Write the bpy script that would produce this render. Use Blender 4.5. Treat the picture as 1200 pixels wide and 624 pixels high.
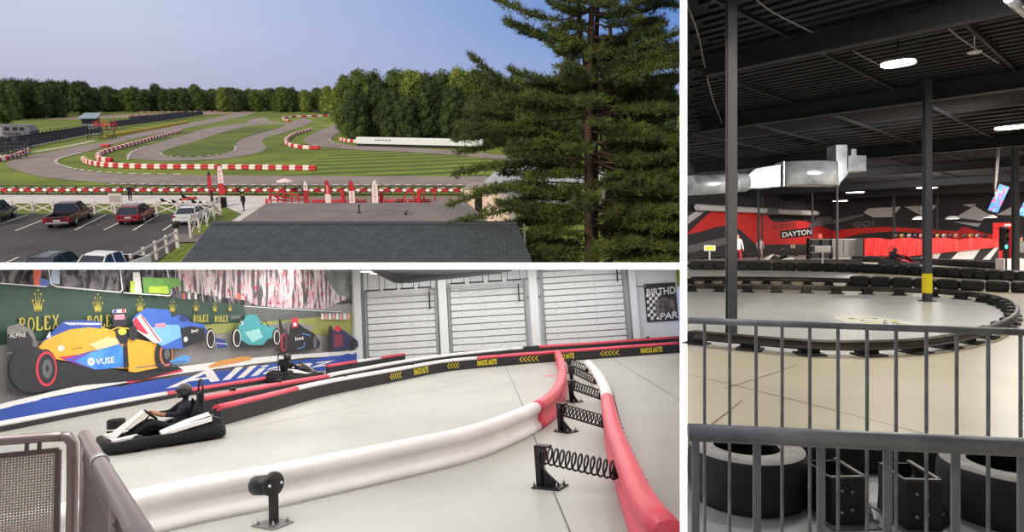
import bpy, bmesh, math, random
from mathutils import Vector, Matrix, Euler
from mathutils.geometry import tessellate_polygon
random.seed(7)
for o in list(bpy.data.objects):
    bpy.data.objects.remove(o)
SC = bpy.context.scene
COL = SC.collection
PI = math.pi
FL, PX, PY = 750.0, 600.0, 280.0          # focal length and principal point, pixels of the 1200x624 frame

# ---------------------------------------------------------------- camera, exposure
cd = bpy.data.cameras.new('camera')
cam = bpy.data.objects.new('camera', cd)
COL.objects.link(cam)
cd.sensor_fit = 'HORIZONTAL'
cd.sensor_width = 36.0
cd.lens = FL / 1200 * 36
cd.shift_x = 0.0
cd.shift_y = (PY - 312) / 1200
cd.clip_start = 0.05
cd.clip_end = 6000
cam.location = (0, 0, 0)
cam.rotation_euler = (PI / 2, 0, 0)
SC.camera = cam
SC.view_settings.view_transform = 'Standard'
SC.view_settings.look = 'None'
SC.view_settings.exposure = 0.0
SC.view_settings.gamma = 1.0
SC.view_settings.use_curve_mapping = False


def lin(c):
    return tuple(((v / 255) / 12.92 if v / 255 <= 0.04045 else ((v / 255 + 0.055) / 1.055) ** 2.4) for v in c)


def ray(x, y):
    return Vector(((x - PX) / FL, 1.0, (PY - y) / FL))


class Place:
    """One of the three places: its own level ground z = 0, seen from height H above it."""
    def __init__(s, R, H):
        s.R = R
        s.H = H
        s.Ri = R.transposed()
        s.M = R.to_4x4() @ Matrix.Translation((0, 0, -H))

    def r(s, x, y):
        return s.Ri @ ray(x, y)

    def g(s, x, y, z=0.0):
        v = s.r(x, y)
        t = (z - s.H) / v.z
        return Vector((v.x * t, v.y * t, z))

    def d(s, x, y, Y):
        v = s.r(x, y)
        t = Y / v.y
        return Vector((v.x * t, Y, s.H + v.z * t))

    def w(s, x, y, p, n):
        """the pixel's point on the plane through p with normal n"""
        v = s.r(x, y)
        e = Vector((0, 0, s.H))
        t = (Vector(p) - e).dot(n) / v.dot(n)
        return e + v * t

    def px(s, p):
        q = s.M @ Vector(p)
        return (PX + FL * q.x / q.y, PY - FL * q.z / q.y)


HZ1 = 108.0
P1 = Place(Matrix.Rotation(math.atan((PY - HZ1) / FL), 3, 'X'), 11.0)
_a, _b = ray(190, 395), ray(755, 360)
_n = _b.cross(_a)
_n = (_n if _n.z > 0 else -_n).normalized()
_fw = ray(398, 395 - 208 * 35 / 565)
_fw = (_fw - _n * _fw.dot(_n)).normalized()
_rt = _fw.cross(_n).normalized()
P2 = Place(Matrix((_rt, _fw, _n)).transposed(), 2.0)
P3 = Place(Matrix.Identity(3), 1.6)

# ---------------------------------------------------------------- sky and sun
world = bpy.data.worlds.new('world')
SC.world = world
world.use_nodes = True
nt = world.node_tree
nt.nodes.clear()
out = nt.nodes.new('ShaderNodeOutputWorld')
bg = nt.nodes.new('ShaderNodeBackground')
bg.inputs['Strength'].default_value = 1.0
tc = nt.nodes.new('ShaderNodeTexCoord')
mp = nt.nodes.new('ShaderNodeMapping')
mp.vector_type = 'POINT'
mp.inputs['Rotation'].default_value = (-math.atan((PY - HZ1) / FL), 0, 0)
sx = nt.nodes.new('ShaderNodeSeparateXYZ')
cr = nt.nodes.new('ShaderNodeValToRGB')
cr2 = nt.nodes.new('ShaderNodeValToRGB')
mixc = nt.nodes.new('ShaderNodeMix')
mixc.data_type = 'RGBA'
mr = nt.nodes.new('ShaderNodeMapRange')


def ramp(node, stops):
    e = node.color_ramp.elements
    while len(e) > 1:
        e.remove(e[-1])
    e[0].position = stops[0][0]
    e[0].color = lin(stops[0][1]) + (1,)
    for p, c in stops[1:]:
        k = e.new(p)
        k.color = lin(c) + (1,)


ramp(cr, [(0.0, (182, 184, 208)), (0.035, (190, 192, 217)), (0.08, (198, 203, 227)), (0.14, (194, 208, 231)), (0.28, (206, 206, 214)), (1.0, (232, 226, 220))])
ramp(cr2, [(0.0, (150, 168, 210)), (0.035, (138, 165, 214)), (0.08, (114, 150, 211)), (0.14, (96, 138, 205)), (0.28, (190, 196, 212)), (1.0, (226, 222, 220))])
mr.inputs['From Min'].default_value = -0.50
mr.inputs['From Max'].default_value = 0.16
L = nt.links.new
L(tc.outputs['Generated'], mp.inputs['Vector'])
L(mp.outputs['Vector'], sx.inputs['Vector'])
L(sx.outputs['Z'], cr.inputs['Fac'])
L(sx.outputs['Z'], cr2.inputs['Fac'])
L(sx.outputs['X'], mr.inputs['Value'])
L(mr.outputs['Result'], mixc.inputs['Factor'])
L(cr.outputs['Color'], mixc.inputs[6])
L(cr2.outputs['Color'], mixc.inputs[7])
L(mixc.outputs[2], bg.inputs['Color'])
L(bg.outputs['Background'], out.inputs['Surface'])


def light(name, kind, energy, M, color=(1, 1, 1), **kw):
    l = bpy.data.lights.new(name, kind)
    l.energy = energy
    l.color = color
    for k, v in kw.items():
        setattr(l, k, v)
    o = bpy.data.objects.new(name, l)
    o.matrix_basis = M
    COL.objects.link(o)
    return o


def aim(pos, direction):
    return Matrix.Translation(pos) @ Vector(direction).to_track_quat('-Z', 'Y').to_matrix().to_4x4()


SUN_DIR = P1.R @ Vector((0.62, 1.0, -0.68))
light('sun', 'SUN', 2.5, aim((0, 0, 30), SUN_DIR), (1.0, 0.86, 0.66), angle=math.radians(3))

# ---------------------------------------------------------------- materials
MATS = {}


def mat(name, c=(128, 128, 128), rough=0.6, metal=0.0, var=0.06, scale=6.0, emit=0.0, bump=0.0, coat=0.0, c2=None, detail=3.0):
    if name in MATS:
        return MATS[name]
    m = bpy.data.materials.new(name)
    m.use_nodes = True
    n = m.node_tree
    b = n.nodes['Principled BSDF']
    base = lin(c)
    b.inputs['Roughness'].default_value = rough
    b.inputs['Metallic'].default_value = metal
    b.inputs['Coat Weight'].default_value = coat
    if emit:
        b.inputs['Emission Color'].default_value = base + (1,)
        b.inputs['Emission Strength'].default_value = emit
    t = n.nodes.new('ShaderNodeTexCoord')
    z = n.nodes.new('ShaderNodeTexNoise')
    z.inputs['Scale'].default_value = scale
    z.inputs['Detail'].default_value = detail
    n.links.new(t.outputs['Object'], z.inputs['Vector'])
    r = n.nodes.new('ShaderNodeValToRGB')
    lo = tuple(max(0, v * (1 - var)) for v in base) if c2 is None else base
    hi = tuple(min(1, v * (1 + var)) for v in base) if c2 is None else lin(c2)
    r.color_ramp.elements[0].position = 0.35
    r.color_ramp.elements[1].position = 0.65
    r.color_ramp.elements[0].color = lo + (1,)
    r.color_ramp.elements[1].color = hi + (1,)
    n.links.new(z.outputs['Fac'], r.inputs['Fac'])
    n.links.new(r.outputs['Color'], b.inputs['Base Color'])
    if bump:
        bu = n.nodes.new('ShaderNodeBump')
        bu.inputs['Strength'].default_value = bump
        n.links.new(z.outputs['Fac'], bu.inputs['Height'])
        n.links.new(bu.outputs['Normal'], b.inputs['Normal'])
    MATS[name] = m
    return m


def tint(m, kind, c, scale=(1, 1, 1), rot=(0, 0, 0), lo=0.45, hi=0.55, amount=1.0, coord='Object', **kw):
    """lays a second procedural pattern of colour c over a material's base colour"""
    n = m.node_tree
    b = n.nodes['Principled BSDF']
    src = b.inputs['Base Color'].links[0].from_socket
    t = n.nodes.new('ShaderNodeTexCoord')
    mp_ = n.nodes.new('ShaderNodeMapping')
    mp_.inputs['Scale'].default_value = scale
    mp_.inputs['Rotation'].default_value = rot
    n.links.new(t.outputs[coord], mp_.inputs['Vector'])
    x = n.nodes.new({'wave': 'ShaderNodeTexWave', 'noise': 'ShaderNodeTexNoise', 'brick': 'ShaderNodeTexBrick', 'voronoi': 'ShaderNodeTexVoronoi'}[kind])
    for k, v in kw.items():
        if k in x.inputs.keys():
            x.inputs[k].default_value = v
        else:
            setattr(x, k, v)
    n.links.new(mp_.outputs['Vector'], x.inputs['Vector'])
    r = n.nodes.new('ShaderNodeMapRange')
    r.inputs['From Min'].default_value = lo
    r.inputs['From Max'].default_value = hi
    r.inputs['To Max'].default_value = amount
    n.links.new(x.outputs['Distance'] if kind == 'voronoi' else x.outputs['Fac'], r.inputs['Value'])
    mx = n.nodes.new('ShaderNodeMix')
    mx.data_type = 'RGBA'
    n.links.new(r.outputs['Result'], mx.inputs['Factor'])
    n.links.new(src, mx.inputs[6])
    mx.inputs[7].default_value = lin(c) + (1,)
    n.links.new(mx.outputs[2], b.inputs['Base Color'])
    return m


# ---------------------------------------------------------------- mesh builder
class MB:
    def __init__(s):
        s.v = []
        s.f = []
        s.m = []
        s.sm = []

    def add(s, vs, fs, mi=0, smooth=False):
        b = len(s.v)
        s.v += [Vector(v) for v in vs]
        for f in fs:
            s.f.append(tuple(b + i for i in f))
            s.m.append(mi)
            s.sm.append(smooth)
        return s

    def box(s, c, d, rz=0.0, mi=0, M=None):
        hx, hy, hz = d[0] / 2, d[1] / 2, d[2] / 2
        R = M if M is not None else Matrix.Rotation(rz, 3, 'Z')
        vs = [Vector(c) + R @ Vector((x * hx, y * hy, z * hz)) for z in (-1, 1) for y in (-1, 1) for x in (-1, 1)]
        return s.add(vs, [(0, 2, 3, 1), (4, 5, 7, 6), (0, 1, 5, 4), (2, 6, 7, 3), (0, 4, 6, 2), (1, 3, 7, 5)], mi)

    def bbox(s, c, d, bev=0.02, rz=0.0, mi=0, M=None):
        """a box with rounded (two-step bevelled) edges"""
        bm = bmesh.new()
        bmesh.ops.create_cube(bm, size=1.0)
        bmesh.ops.scale(bm, vec=d, verts=bm.verts)
        bmesh.ops.bevel(bm, geom=bm.edges[:], offset=min(bev, min(d) * 0.45), segments=2, profile=0.5, affect='EDGES')
        R = M if M is not None else Matrix.Rotation(rz, 3, 'Z')
        vs = [Vector(c) + R @ v.co for v in bm.verts]
        fs = [tuple(v.index for v in f.verts) for f in bm.faces]
        bm.free()
        return s.add(vs, fs, mi, False)

    def tube(s, path, r, seg=8, mi=0, closed=False, caps=True, smooth=True):
        path = [Vector(p) for p in path]
        n = len(path)
        rr = r if isinstance(r, (list, tuple)) else [r] * n
        rings = []
        up0 = None
        for i, p in enumerate(path):
            if closed:
                t = path[(i + 1) % n] - path[i - 1]
            else:
                t = path[min(i + 1, n - 1)] - path[max(i - 1, 0)]
            t.normalize()
            if up0 is None:
                up0 = Vector((0, 0, 1)) if abs(t.z) < 0.9 else Vector((1, 0, 0))
            a = t.cross(up0)
            if a.length < 1e-6:
                a = t.orthogonal()
            a.normalize()
            b = a.cross(t).normalized()
            up0 = b
            rings.append([p + (a * math.cos(2 * PI * k / seg) + b * math.sin(2 * PI * k / seg)) * rr[i] for k in range(seg)])
        vs = [v for q in rings for v in q]
        fs = []
        for i in range(n if closed else n - 1):
            j = (i + 1) % n
            for k in range(seg):
                l = (k + 1) % seg
                fs.append((i * seg + k, i * seg + l, j * seg + l, j * seg + k))
        s.add(vs, fs, mi, smooth)
        if caps and not closed:
            s.add(rings[0], [tuple(range(seg))], mi)
            s.add(rings[-1], [tuple(reversed(range(seg)))], mi)
        return s

    def lathe(s, prof, c=(0, 0, 0), seg=24, mi=0, M=None, smooth=True, arc=None):
        """prof: (radius, height) pairs turned about the local z axis"""
        R = M if M is not None else Matrix.Identity(3)
        vs = []
        for r_, h in prof:
            for k in range(seg):
                a = 2 * PI * k / seg
                vs.append(Vector(c) + R @ Vector((r_ * math.cos(a), r_ * math.sin(a), h)))
        fs = []
        for i in range(len(prof) - 1):
            for k in range(seg):
                l = (k + 1) % seg
                fs.append((i * seg + k, i * seg + l, (i + 1) * seg + l, (i + 1) * seg + k))
        return s.add(vs, fs, mi, smooth)

    def ball(s, c, r, seg=12, ring=8, mi=0, M=None):
        R = M if M is not None else Matrix.Identity(3)
        r = r if isinstance(r, (tuple, list)) else (r, r, r)
        vs = []
        for i in range(ring + 1):
            t = PI * i / ring
            for k in range(seg):
                a = 2 * PI * k / seg
                vs.append(Vector(c) + R @ Vector((r[0] * math.sin(t) * math.cos(a), r[1] * math.sin(t) * math.sin(a), r[2] * math.cos(t))))
        fs = [(i * seg + k, (i + 1) * seg + k, (i + 1) * seg + (k + 1) % seg, i * seg + (k + 1) % seg) for i in range(ring) for k in range(seg)]
        return s.add(vs, fs, mi, True)

    def poly(s, pts, mi=0):
        """a flat polygon, concave allowed"""
        pts = [Vector(p) for p in pts]
        tri = tessellate_polygon([pts])
        return s.add(pts, tri, mi)

    def prism(s, pts, ext, mi=0, smooth=False):
        """a flat polygon given depth along ext"""
        pts = [Vector(p) for p in pts]
        ext = Vector(ext)
        n = len(pts)
        tri = tessellate_polygon([pts])
        s.add(pts, tri, mi)
        s.add([p + ext for p in pts], [tuple(reversed(t)) for t in tri], mi)
        s.add(pts + [p + ext for p in pts], [(i, (i + 1) % n, n + (i + 1) % n, n + i) for i in range(n)], mi, smooth)
        return s

    def sweep(s, path, prof, mi=0, smooth=True, caps=True, mis=None):
        """closed profile (sideways, up) carried along a path; sideways is to the path's right"""
        path = [Vector(p) for p in path]
        n, k = len(path), len(prof)
        vs = []
        for i, p in enumerate(path):
            a = (path[i] - path[i - 1]) if i > 0 else path[1] - path[0]
            b = (path[i + 1] - path[i]) if i < n - 1 else a
            t = (a.normalized() + b.normalized())
            t.z = 0
            t.normalize()
            rt = Vector((t.y, -t.x, 0))
            for o, z in prof:
                vs.append(p + rt * o + Vector((0, 0, z)))
        for j in range(k):
            fs = [(i * k + j, i * k + (j + 1) % k, (i + 1) * k + (j + 1) % k, (i + 1) * k + j) for i in range(n - 1)]
            used = mis[j] if mis else mi
            if j == 0:
                b0 = len(s.v)
                s.v += vs
            for f in fs:
                s.f.append(tuple(b0 + q for q in f))
                s.m.append(used)
                s.sm.append(smooth)
        if caps:
            for i in (0, n - 1):
                ring = vs[i * k:(i + 1) * k]
                s.add(ring, tessellate_polygon([ring]), mi)
        return s

    def build(s, name, mats, parent=None, M=None, org=None, fix=True):
        me = bpy.data.meshes.new(name)
        o3 = Vector(org) if org is not None else Vector((0, 0, 0))
        me.from_pydata([tuple(v - o3) for v in s.v], [], s.f)
        for m in (mats if isinstance(mats, (list, tuple)) else [mats]):
            me.materials.append(m)
        me.polygons.foreach_set('material_index', s.m)
        me.polygons.foreach_set('use_smooth', s.sm)
        if fix and len(s.f) < 60000:
            bm = bmesh.new()
            bm.from_mesh(me)
            bmesh.ops.remove_doubles(bm, verts=bm.verts, dist=1e-5)
            bmesh.ops.recalc_face_normals(bm, faces=bm.faces)
            bm.to_mesh(me)
            bm.free()
        me.update()
        o = bpy.data.objects.new(name, me)
        COL.objects.link(o)
        if parent is not None:
            o.parent = parent
        if M is not None:
            o.matrix_basis = M
        return o


def tag(o, label, cat, group=None, kind=None):
    o['label'] = label
    o['category'] = cat
    if group:
        o['group'] = group
    if kind:
        o['kind'] = kind
    return o


def thing(name, label, cat, P, org=(0, 0, 0), rz=0.0, group=None, scale=1.0):
    o = bpy.data.objects.new(name, None)
    o.empty_display_size = 0.2
    COL.objects.link(o)
    o.matrix_basis = P.M @ Matrix.Translation(org) @ Matrix.Rotation(rz, 4, 'Z') @ Matrix.Scale(scale, 4)
    return tag(o, label, cat, group)


def one(name, mb, mats, label, cat, P, org=(0, 0, 0), rz=0.0, group=None, kind=None, rel=False):
    """a thing that is a single mesh; rel: the builder's points are in the place's frame"""
    o = mb.build(name, mats, org=org if rel else None)
    o.matrix_basis = P.M @ Matrix.Translation(org) @ (Matrix.Identity(4) if rel else Matrix.Rotation(rz, 4, 'Z'))
    return tag(o, label, cat, group, kind)


def struct(name, mb, mats, P):
    o = mb.build(name, mats)
    o.matrix_basis = P.M.copy()
    o['kind'] = 'structure'
    return o


def dup(root, P, org, rz=0.0, label=None, group=None, scale=1.0):
    r = root.copy()
    COL.objects.link(r)
    r.matrix_basis = P.M @ Matrix.Translation(org) @ Matrix.Rotation(rz, 4, 'Z') @ Matrix.Scale(scale, 4)
    if label:
        r['label'] = label
    if group:
        r['group'] = group
    for ch in list(root.children):
        c = ch.copy()
        COL.objects.link(c)
        c.parent = r
        for gch in list(ch.children):
            d_ = gch.copy()
            COL.objects.link(d_)
            d_.parent = c
    return r


def copy_part(src, parent, M):
    c = src.copy()
    COL.objects.link(c)
    c.parent = parent
    c.matrix_basis = M
    return c


def spline(pts, per=4, closed=False):
    """Catmull-Rom through 2-D or 3-D points"""
    P_ = [Vector(p) if len(p) == 3 else Vector((p[0], p[1], 0)) for p in pts]
    n = len(P_)
    res = []
    rng = range(n if closed else n - 1)
    for i in rng:
        p1, p2 = P_[i], P_[(i + 1) % n]
        p0 = P_[i - 1] if (closed or i > 0) else p1 * 2 - p2
        p3 = P_[(i + 2) % n] if (closed or i + 2 < n) else p2 * 2 - p1
        for k in range(per):
            t = k / per
            res.append(0.5 * ((2 * p1) + (p2 - p0) * t + (2 * p0 - 5 * p1 + 4 * p2 - p3) * t * t + (3 * p1 - p0 - 3 * p2 + p3) * t ** 3))
    if not closed:
        res.append(P_[-1])
    return res


def resample(path, n):
    """n+1 points at equal distances along a polyline"""
    path = [Vector(p) for p in path]
    L_ = [0.0]
    for a, b in zip(path, path[1:]):
        L_.append(L_[-1] + (b - a).length)
    res = []
    j = 0
    for i in range(n + 1):
        q = L_[-1] * i / n
        while j < len(path) - 2 and L_[j + 1] < q:
            j += 1
        seg = L_[j + 1] - L_[j]
        res.append(path[j].lerp(path[j + 1], (q - L_[j]) / seg if seg > 1e-9 else 0))
    return res


def plen(path):
    return sum((b - a).length for a, b in zip(path, path[1:]))


_TX = {}


def text2d(sx_, bold=0.0, res=3):
    """outline of a line of text as flat triangles, 1 high, starting at x = 0; returns (verts, faces, width)"""
    key = (sx_, bold)
    if key in _TX:
        return _TX[key]
    c = bpy.data.curves.new('t', 'FONT')
    c.body = sx_
    c.size = 1.4
    c.offset = bold
    c.resolution_u = res
    o = bpy.data.objects.new('t', c)
    COL.objects.link(o)
    dg = bpy.context.evaluated_depsgraph_get()
    me = bpy.data.meshes.new_from_object(o.evaluated_get(dg))
    vs = [v.co.copy() for v in me.vertices]
    fs = [tuple(p.vertices) for p in me.polygons]
    bpy.data.objects.remove(o)
    bpy.data.curves.remove(c)
    bpy.data.meshes.remove(me)
    x0 = min(v.x for v in vs)
    x1 = max(v.x for v in vs)
    vs = [Vector((v.x - x0, v.y, 0)) for v in vs]
    _TX[key] = (vs, fs, x1 - x0)
    return _TX[key]


def put_text(mb, s_, quad, mi=0, bold=0.0):
    """text filling a four-cornered patch: bottom-left, bottom-right, top-right, top-left (3-D points)"""
    vs, fs, w = text2d(s_, bold)
    a, b, c, d_ = [Vector(q) for q in quad]
    o = []
    for v in vs:
        u, t = v.x / w, v.y
        o.append(a.lerp(b, u).lerp(d_.lerp(c, u), t))
    mb.add(o, fs, mi)


def skin(name, verts, edges, radii, mats, parent=None, sub=1, pick=None):
    """one continuous body grown over a skeleton of joints; pick(point) chooses the material"""
    me = bpy.data.meshes.new(name)
    me.from_pydata([tuple(v) for v in verts], edges, [])
    o = bpy.data.objects.new(name, me)
    COL.objects.link(o)
    md = o.modifiers.new('s', 'SKIN')
    sv = me.skin_vertices[0].data
    for i, r_ in enumerate(radii):
        sv[i].radius = (r_, r_) if not isinstance(r_, tuple) else r_
        sv[i].use_root = (i == 0)
    md.use_smooth_shade = True
    sb = o.modifiers.new('u', 'SUBSURF')
    sb.levels = sub
    sb.render_levels = sub
    dg = bpy.context.evaluated_depsgraph_get()
    m2 = bpy.data.meshes.new_from_object(o.evaluated_get(dg))
    m2.name = name
    bpy.data.objects.remove(o)
    m2.materials.clear()
    for m in mats:
        m2.materials.append(m)
    for p in m2.polygons:
        p.use_smooth = True
        p.material_index = pick(p.center) if pick else 0
    q = bpy.data.objects.new(name, m2)
    COL.objects.link(q)
    if parent is not None:
        q.parent = parent
    return q


# ---------------------------------------------------------------- the walls between the three places
WHITE = mat('white_paint', (250, 250, 250), 0.7, var=0.01)
ID = Place(Matrix.Identity(3), 0.0)
DF = 10.0                                  # the partitions begin this far ahead
GLOW_EDGE = mat('glowing_white_edge', (255, 255, 255), 0.7, var=0.0, emit=1.0)  # emission keeps the added edges white; they are no lamps

# upright partition between the two left places and the hall on the right: a thin wall that runs along the sight plane
tk = 8.0 / FL * DF / 2
dv = Vector(((801 - PX) / FL, 1, 0)).normalized()
nv = Vector((dv.y, -dv.x, 0))
sl = (PY - 312) / FL
th = 8.0 / FL * DF / 2 / math.cos(math.atan(sl))


def plank(p, q, tp, tq, z0, z1):
    """upright strip between plan points p and q with half thicknesses tp, tq"""
    return MB().prism([p - nv * tp + Vector((0, 0, z0)), p + nv * tp + Vector((0, 0, z0)), q + nv * tq + Vector((0, 0, z0)), q - nv * tq + Vector((0, 0, z0))], (0, 0, z1 - z0))


a_, b_ = dv * (DF / dv.y), dv * (75 / dv.y)
struct('wall_partition', plank(a_, b_, tk, tk, -3.6, 4.6), WHITE, ID)
# added white edging that glows without a lamp, and the low kerb, glowing on top, that carries on across the floor
struct('trim_glow_end', plank(a_ - dv * .02, a_ - dv * .001, tk, tk, -3.6, 4.6), GLOW_EDGE, ID)
k0 = 2.6
kr = 4.0 / FL
q0 = dv * (k0 / dv.y)
struct('trim_5', plank(q0, a_ - dv * .021, k0 * kr, DF * kr, -3.6, -1.6), WHITE, ID)
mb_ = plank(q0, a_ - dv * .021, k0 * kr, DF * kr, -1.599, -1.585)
struct('trim_glow_kerb', mb_, GLOW_EDGE, ID)
# the deck between the outdoor track and the hall below it
m_ = MB()
pts = [Vector((-26, DF, 0)), Vector((DF * dv.x / dv.y - tk, DF, 0)), Vector((34.5 * dv.x / dv.y - tk, 34.5, 0)), Vector((-26, 34.5, 0))]
m_.prism([Vector((p.x, p.y, p.y * sl - th)) for p in pts], (0, 0, 2 * th))
struct('ceiling_deck', m_, WHITE, ID)
m_ = MB()
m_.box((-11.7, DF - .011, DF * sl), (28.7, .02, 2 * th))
struct('trim_glow_deck', m_, GLOW_EDGE, ID)  # self-glowing strip added along the front of the deck
# unseen wall behind the viewer, closing both halls; made tall to block the sun
m_ = MB()
m_.box((-12.9, -1.6, 0.6), (26.2, 0.2, 7.6))
m_.box((15.3, -1.6, 0.95), (30.2, 0.2, 7.7))
struct('wall_unseen_back', m_, mat('unseen_back_wall', (225, 225, 222), 0.8), ID)

# ================================================================ PLACE 1: the outdoor kart track seen from above
g1 = P1.g
GRASS = mat('grass', (90, 108, 26), 0.95, var=0.25, scale=0.12, c2=(124, 136, 40), detail=8)
tint(GRASS, 'noise', (62, 82, 20), scale=(0.02, 0.02, 0.02), lo=0.48, hi=0.62, amount=0.7, Scale=1.0, Detail=6.0)
LAWN = mat('mown_lawn', (98, 118, 28), 0.95, c2=(126, 138, 42), scale=0.25, detail=8)
tint(LAWN, 'wave', (58, 78, 24), scale=(0.06, 0.06, 0.06), rot=(0, 0, 1.2), lo=0.35, hi=0.85, amount=0.8, Scale=1.0, Distortion=1.6, Detail=2.0)
ASPH = mat('asphalt_track', (148, 134, 130), 0.9, c2=(130, 118, 116), scale=0.2, detail=6)
LOT = mat('asphalt_lot', (62, 60, 64), 0.9, c2=(76, 73, 75), scale=0.25, detail=6)
CONC = mat('concrete', (206, 200, 200), 0.85, var=0.06, scale=0.6)
PAINT = mat('white_line', (232, 226, 220), 0.8, var=0.04)
RED = mat('red_plastic', (196, 34, 48), 0.55, var=0.08)
WPL = mat('white_plastic', (236, 230, 228), 0.55, var=0.03)
DARK = mat('dark_metal', (44, 42, 48), 0.6, var=0.1)
BLACK = mat('black_rubber', (26, 26, 28), 0.75, var=0.15)
FENCEW = mat('white_wood', (214, 206, 204), 0.75, var=0.05)
GLASS = mat('dark_glass', (36, 46, 60), 0.12, var=0.05)
CHROME = mat('chrome', (190, 190, 195), 0.25, metal=1.0, var=0.03)


def flat(name, pxs, z, m, P=P1, smooth=0, closed=True):
    pts = [P.g(x, y, 0) for x, y in pxs]
    if smooth:
        pts = spline(pts, smooth, closed)
    pts = [Vector((p.x, p.y, z)) for p in pts]
    mb = MB().poly(pts)
    if sum((pts[i - 1].x * pts[i].y - pts[i].x * pts[i - 1].y) for i in range(len(pts))) < 0:
        mb.f = [tuple(reversed(f)) for f in mb.f]
    o = mb.build(name, m, fix=False)
    # every face looks up
    me = o.data
    for p in me.polygons:
        if p.normal.z < 0:
            p.flip()
    o.matrix_basis = P.M.copy()
    o['kind'] = 'structure'
    return o


# ground
gp = [(-420, 336), (798, 336), (799.5, 250), (800, 180), (800.5, 125), (800.8, 112.5), (-1500, 112.5)]
flat('ground', gp, 0.0, GRASS)
flat('lawn', [(430, 174), (494, 178), (549, 183), (590, 189), (606, 196), (604, 203), (590, 206.5), (480, 207), (330, 206), (372, 203), (360, 194), (380, 184)], 0.03, LAWN, smooth=3)
flat('road', [(799, 221), (640, 219.5), (470, 218.7), (300, 218), (160, 217), (110, 214), (70, 210.5), (40, 206), (20, 200), (9, 195), (8, 191.5), (15, 187.5), (30, 184), (48, 180.5), (62, 178), (90, 172), (120, 167), (136, 162), (168, 154.5), (210, 146.5), (235, 142), (259, 136.5), (280, 132.5), (294, 130.8), (299, 131.6), (287, 136.5), (270, 139.5), (256, 143), (216, 151), (184, 157.5), (152, 164), (120, 173), (95, 180), (75, 185), (66, 189), (67, 192.5), (75, 195.6), (88, 199), (109, 201.7), (136, 203.8), (160, 204.8), (300, 206.2), (470, 207), (640, 207.5), (799, 208)], 0.05, ASPH, smooth=3)
flat('road', [(148, 181), (150, 185), (166, 187.6), (198, 189), (246, 187.6), (278, 184.4), (302, 179.6), (311, 175.5), (312, 172), (307.7, 168), (308.5, 164.5), (316, 160), (334, 155.3), (359.7, 146), (367, 142), (356.5, 139), (347, 140), (341, 143.3), (334, 144), (320, 143), (308.5, 138.5), (292, 140.5), (290, 143.8), (276, 146), (248, 149.5), (216, 158.5), (184, 168), (160, 175)], 0.05, ASPH, smooth=3)
flat('lawn', [(188.5, 180), (192, 178), (200, 174.5), (232, 165), (256, 157), (280, 150.5), (300, 147), (320, 146), (334, 146.2), (326, 150.5), (294, 159.3), (278, 166), (275.5, 172), (275, 177), (259, 181.5), (233, 184.4), (214, 184.7), (195, 183.3)], 0.12, GRASS, smooth=3)
flat('road', [(395, 145), (375, 153.5), (360, 160.5), (356, 164), (358, 168), (366, 171), (382, 173), (430, 176.8), (470, 178.5), (513, 181), (556, 184.5), (590, 188), (604, 192), (611, 197), (610, 201), (600, 207.6), (690, 208), (670, 196), (640, 191), (603, 184.5), (549, 178.5), (494, 174.5), (440, 172), (412, 171), (394, 168.4), (388, 165), (391, 160), (404, 152), (412, 146)], 0.07, ASPH, smooth=3)
flat('road', [(60, 165), (15, 163), (-40, 166), (-40, 178), (20, 177), (40, 172)], 0.05, LOT, smooth=2)
flat('road', [(150, 134.5), (230, 131.8), (262, 131.4), (296, 130.6), (298, 132.2), (262, 133.4), (236, 134.6), (190, 136.2), (120, 139), (60, 140.5), (60, 138.4)], 0.06, mat('dirt_road', (150, 128, 122), 0.95), smooth=2)
flat('path', [(-60, 229), (150, 229.6), (330, 230.5), (330, 247), (308, 250), (296, 256), (278, 262), (268, 262), (283, 252), (262, 242), (150, 240), (-60, 239)], 0.06, CONC)
flat('path', [(330, 231), (552, 231), (560, 250), (330, 250)], 0.05, mat('deck_paving', (132, 116, 112), .9))
flat('path', [(0, 181.5), (40, 177.5), (80, 170.5), (108, 164.5), (112, 166), (82, 172.5), (42, 179.5), (0, 184)], 0.06, mat('pale_path', (170, 168, 140), 0.9), smooth=2)
flat('parking_lot', [(-420, 252), (190, 251.5), (224, 250), (226, 268), (206, 290), (150, 336), (-420, 336)], 0.06, LOT)
flat('path', [(204, 276), (240, 275), (234, 285), (196, 286)], 0.09, mat('footpath', (118, 108, 104), 0.9))


def strip(mb, a, b, w, z, mi=0):
    a, b = Vector((a.x, a.y, z)), Vector((b.x, b.y, z))
    t = (b - a).normalized()
    s_ = Vector((t.y, -t.x, 0)) * w / 2
    mb.add([a - s_, a + s_, b + s_, b - s_], [(0, 1, 2, 3)], mi)


# painted kerb dashes along the tarmac
mb = MB()
for pxs, n, w in [([(95, 180), (75, 185), (66, 189), (67, 192.5), (75, 195.6), (88, 199), (109, 201.7), (136, 203.8), (160, 204.8), (220, 205.6)], 24, 0.5),
                  ([(130, 217), (200, 217.6), (300, 218), (400, 218.2), (560, 218.4)], 36, 0.35),
                  ([(188.5, 180.5), (190, 182.5), (196, 184), (214, 185), (233, 184.7), (259, 181.8), (275, 177.4), (275.5, 172)], 20, 0.45),
                  ([(387, 163), (387, 165.5), (393, 168.3), (406, 170.5), (421, 171.4), (440, 172)], 12, 0.4),
                  ([(590, 187), (604, 191.5), (611.5, 197), (609, 201.5), (604, 205)], 14, 0.6),
                  ([(150, 188), (151, 184), (155, 179), (172, 172)], 8, 0.4),
                  ([(300, 142), (308.5, 138.7), (318, 143), (330, 145)], 8, 0.4)]:
    p = resample(spline([g1(x, y) for x, y in pxs], 6), n * 2)
    for i in range(0, 2 * n, 2):
        strip(mb, p[i], p[i + 1], w, 0.16)
o = mb.build('kerb', PAINT, fix=False)
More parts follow.
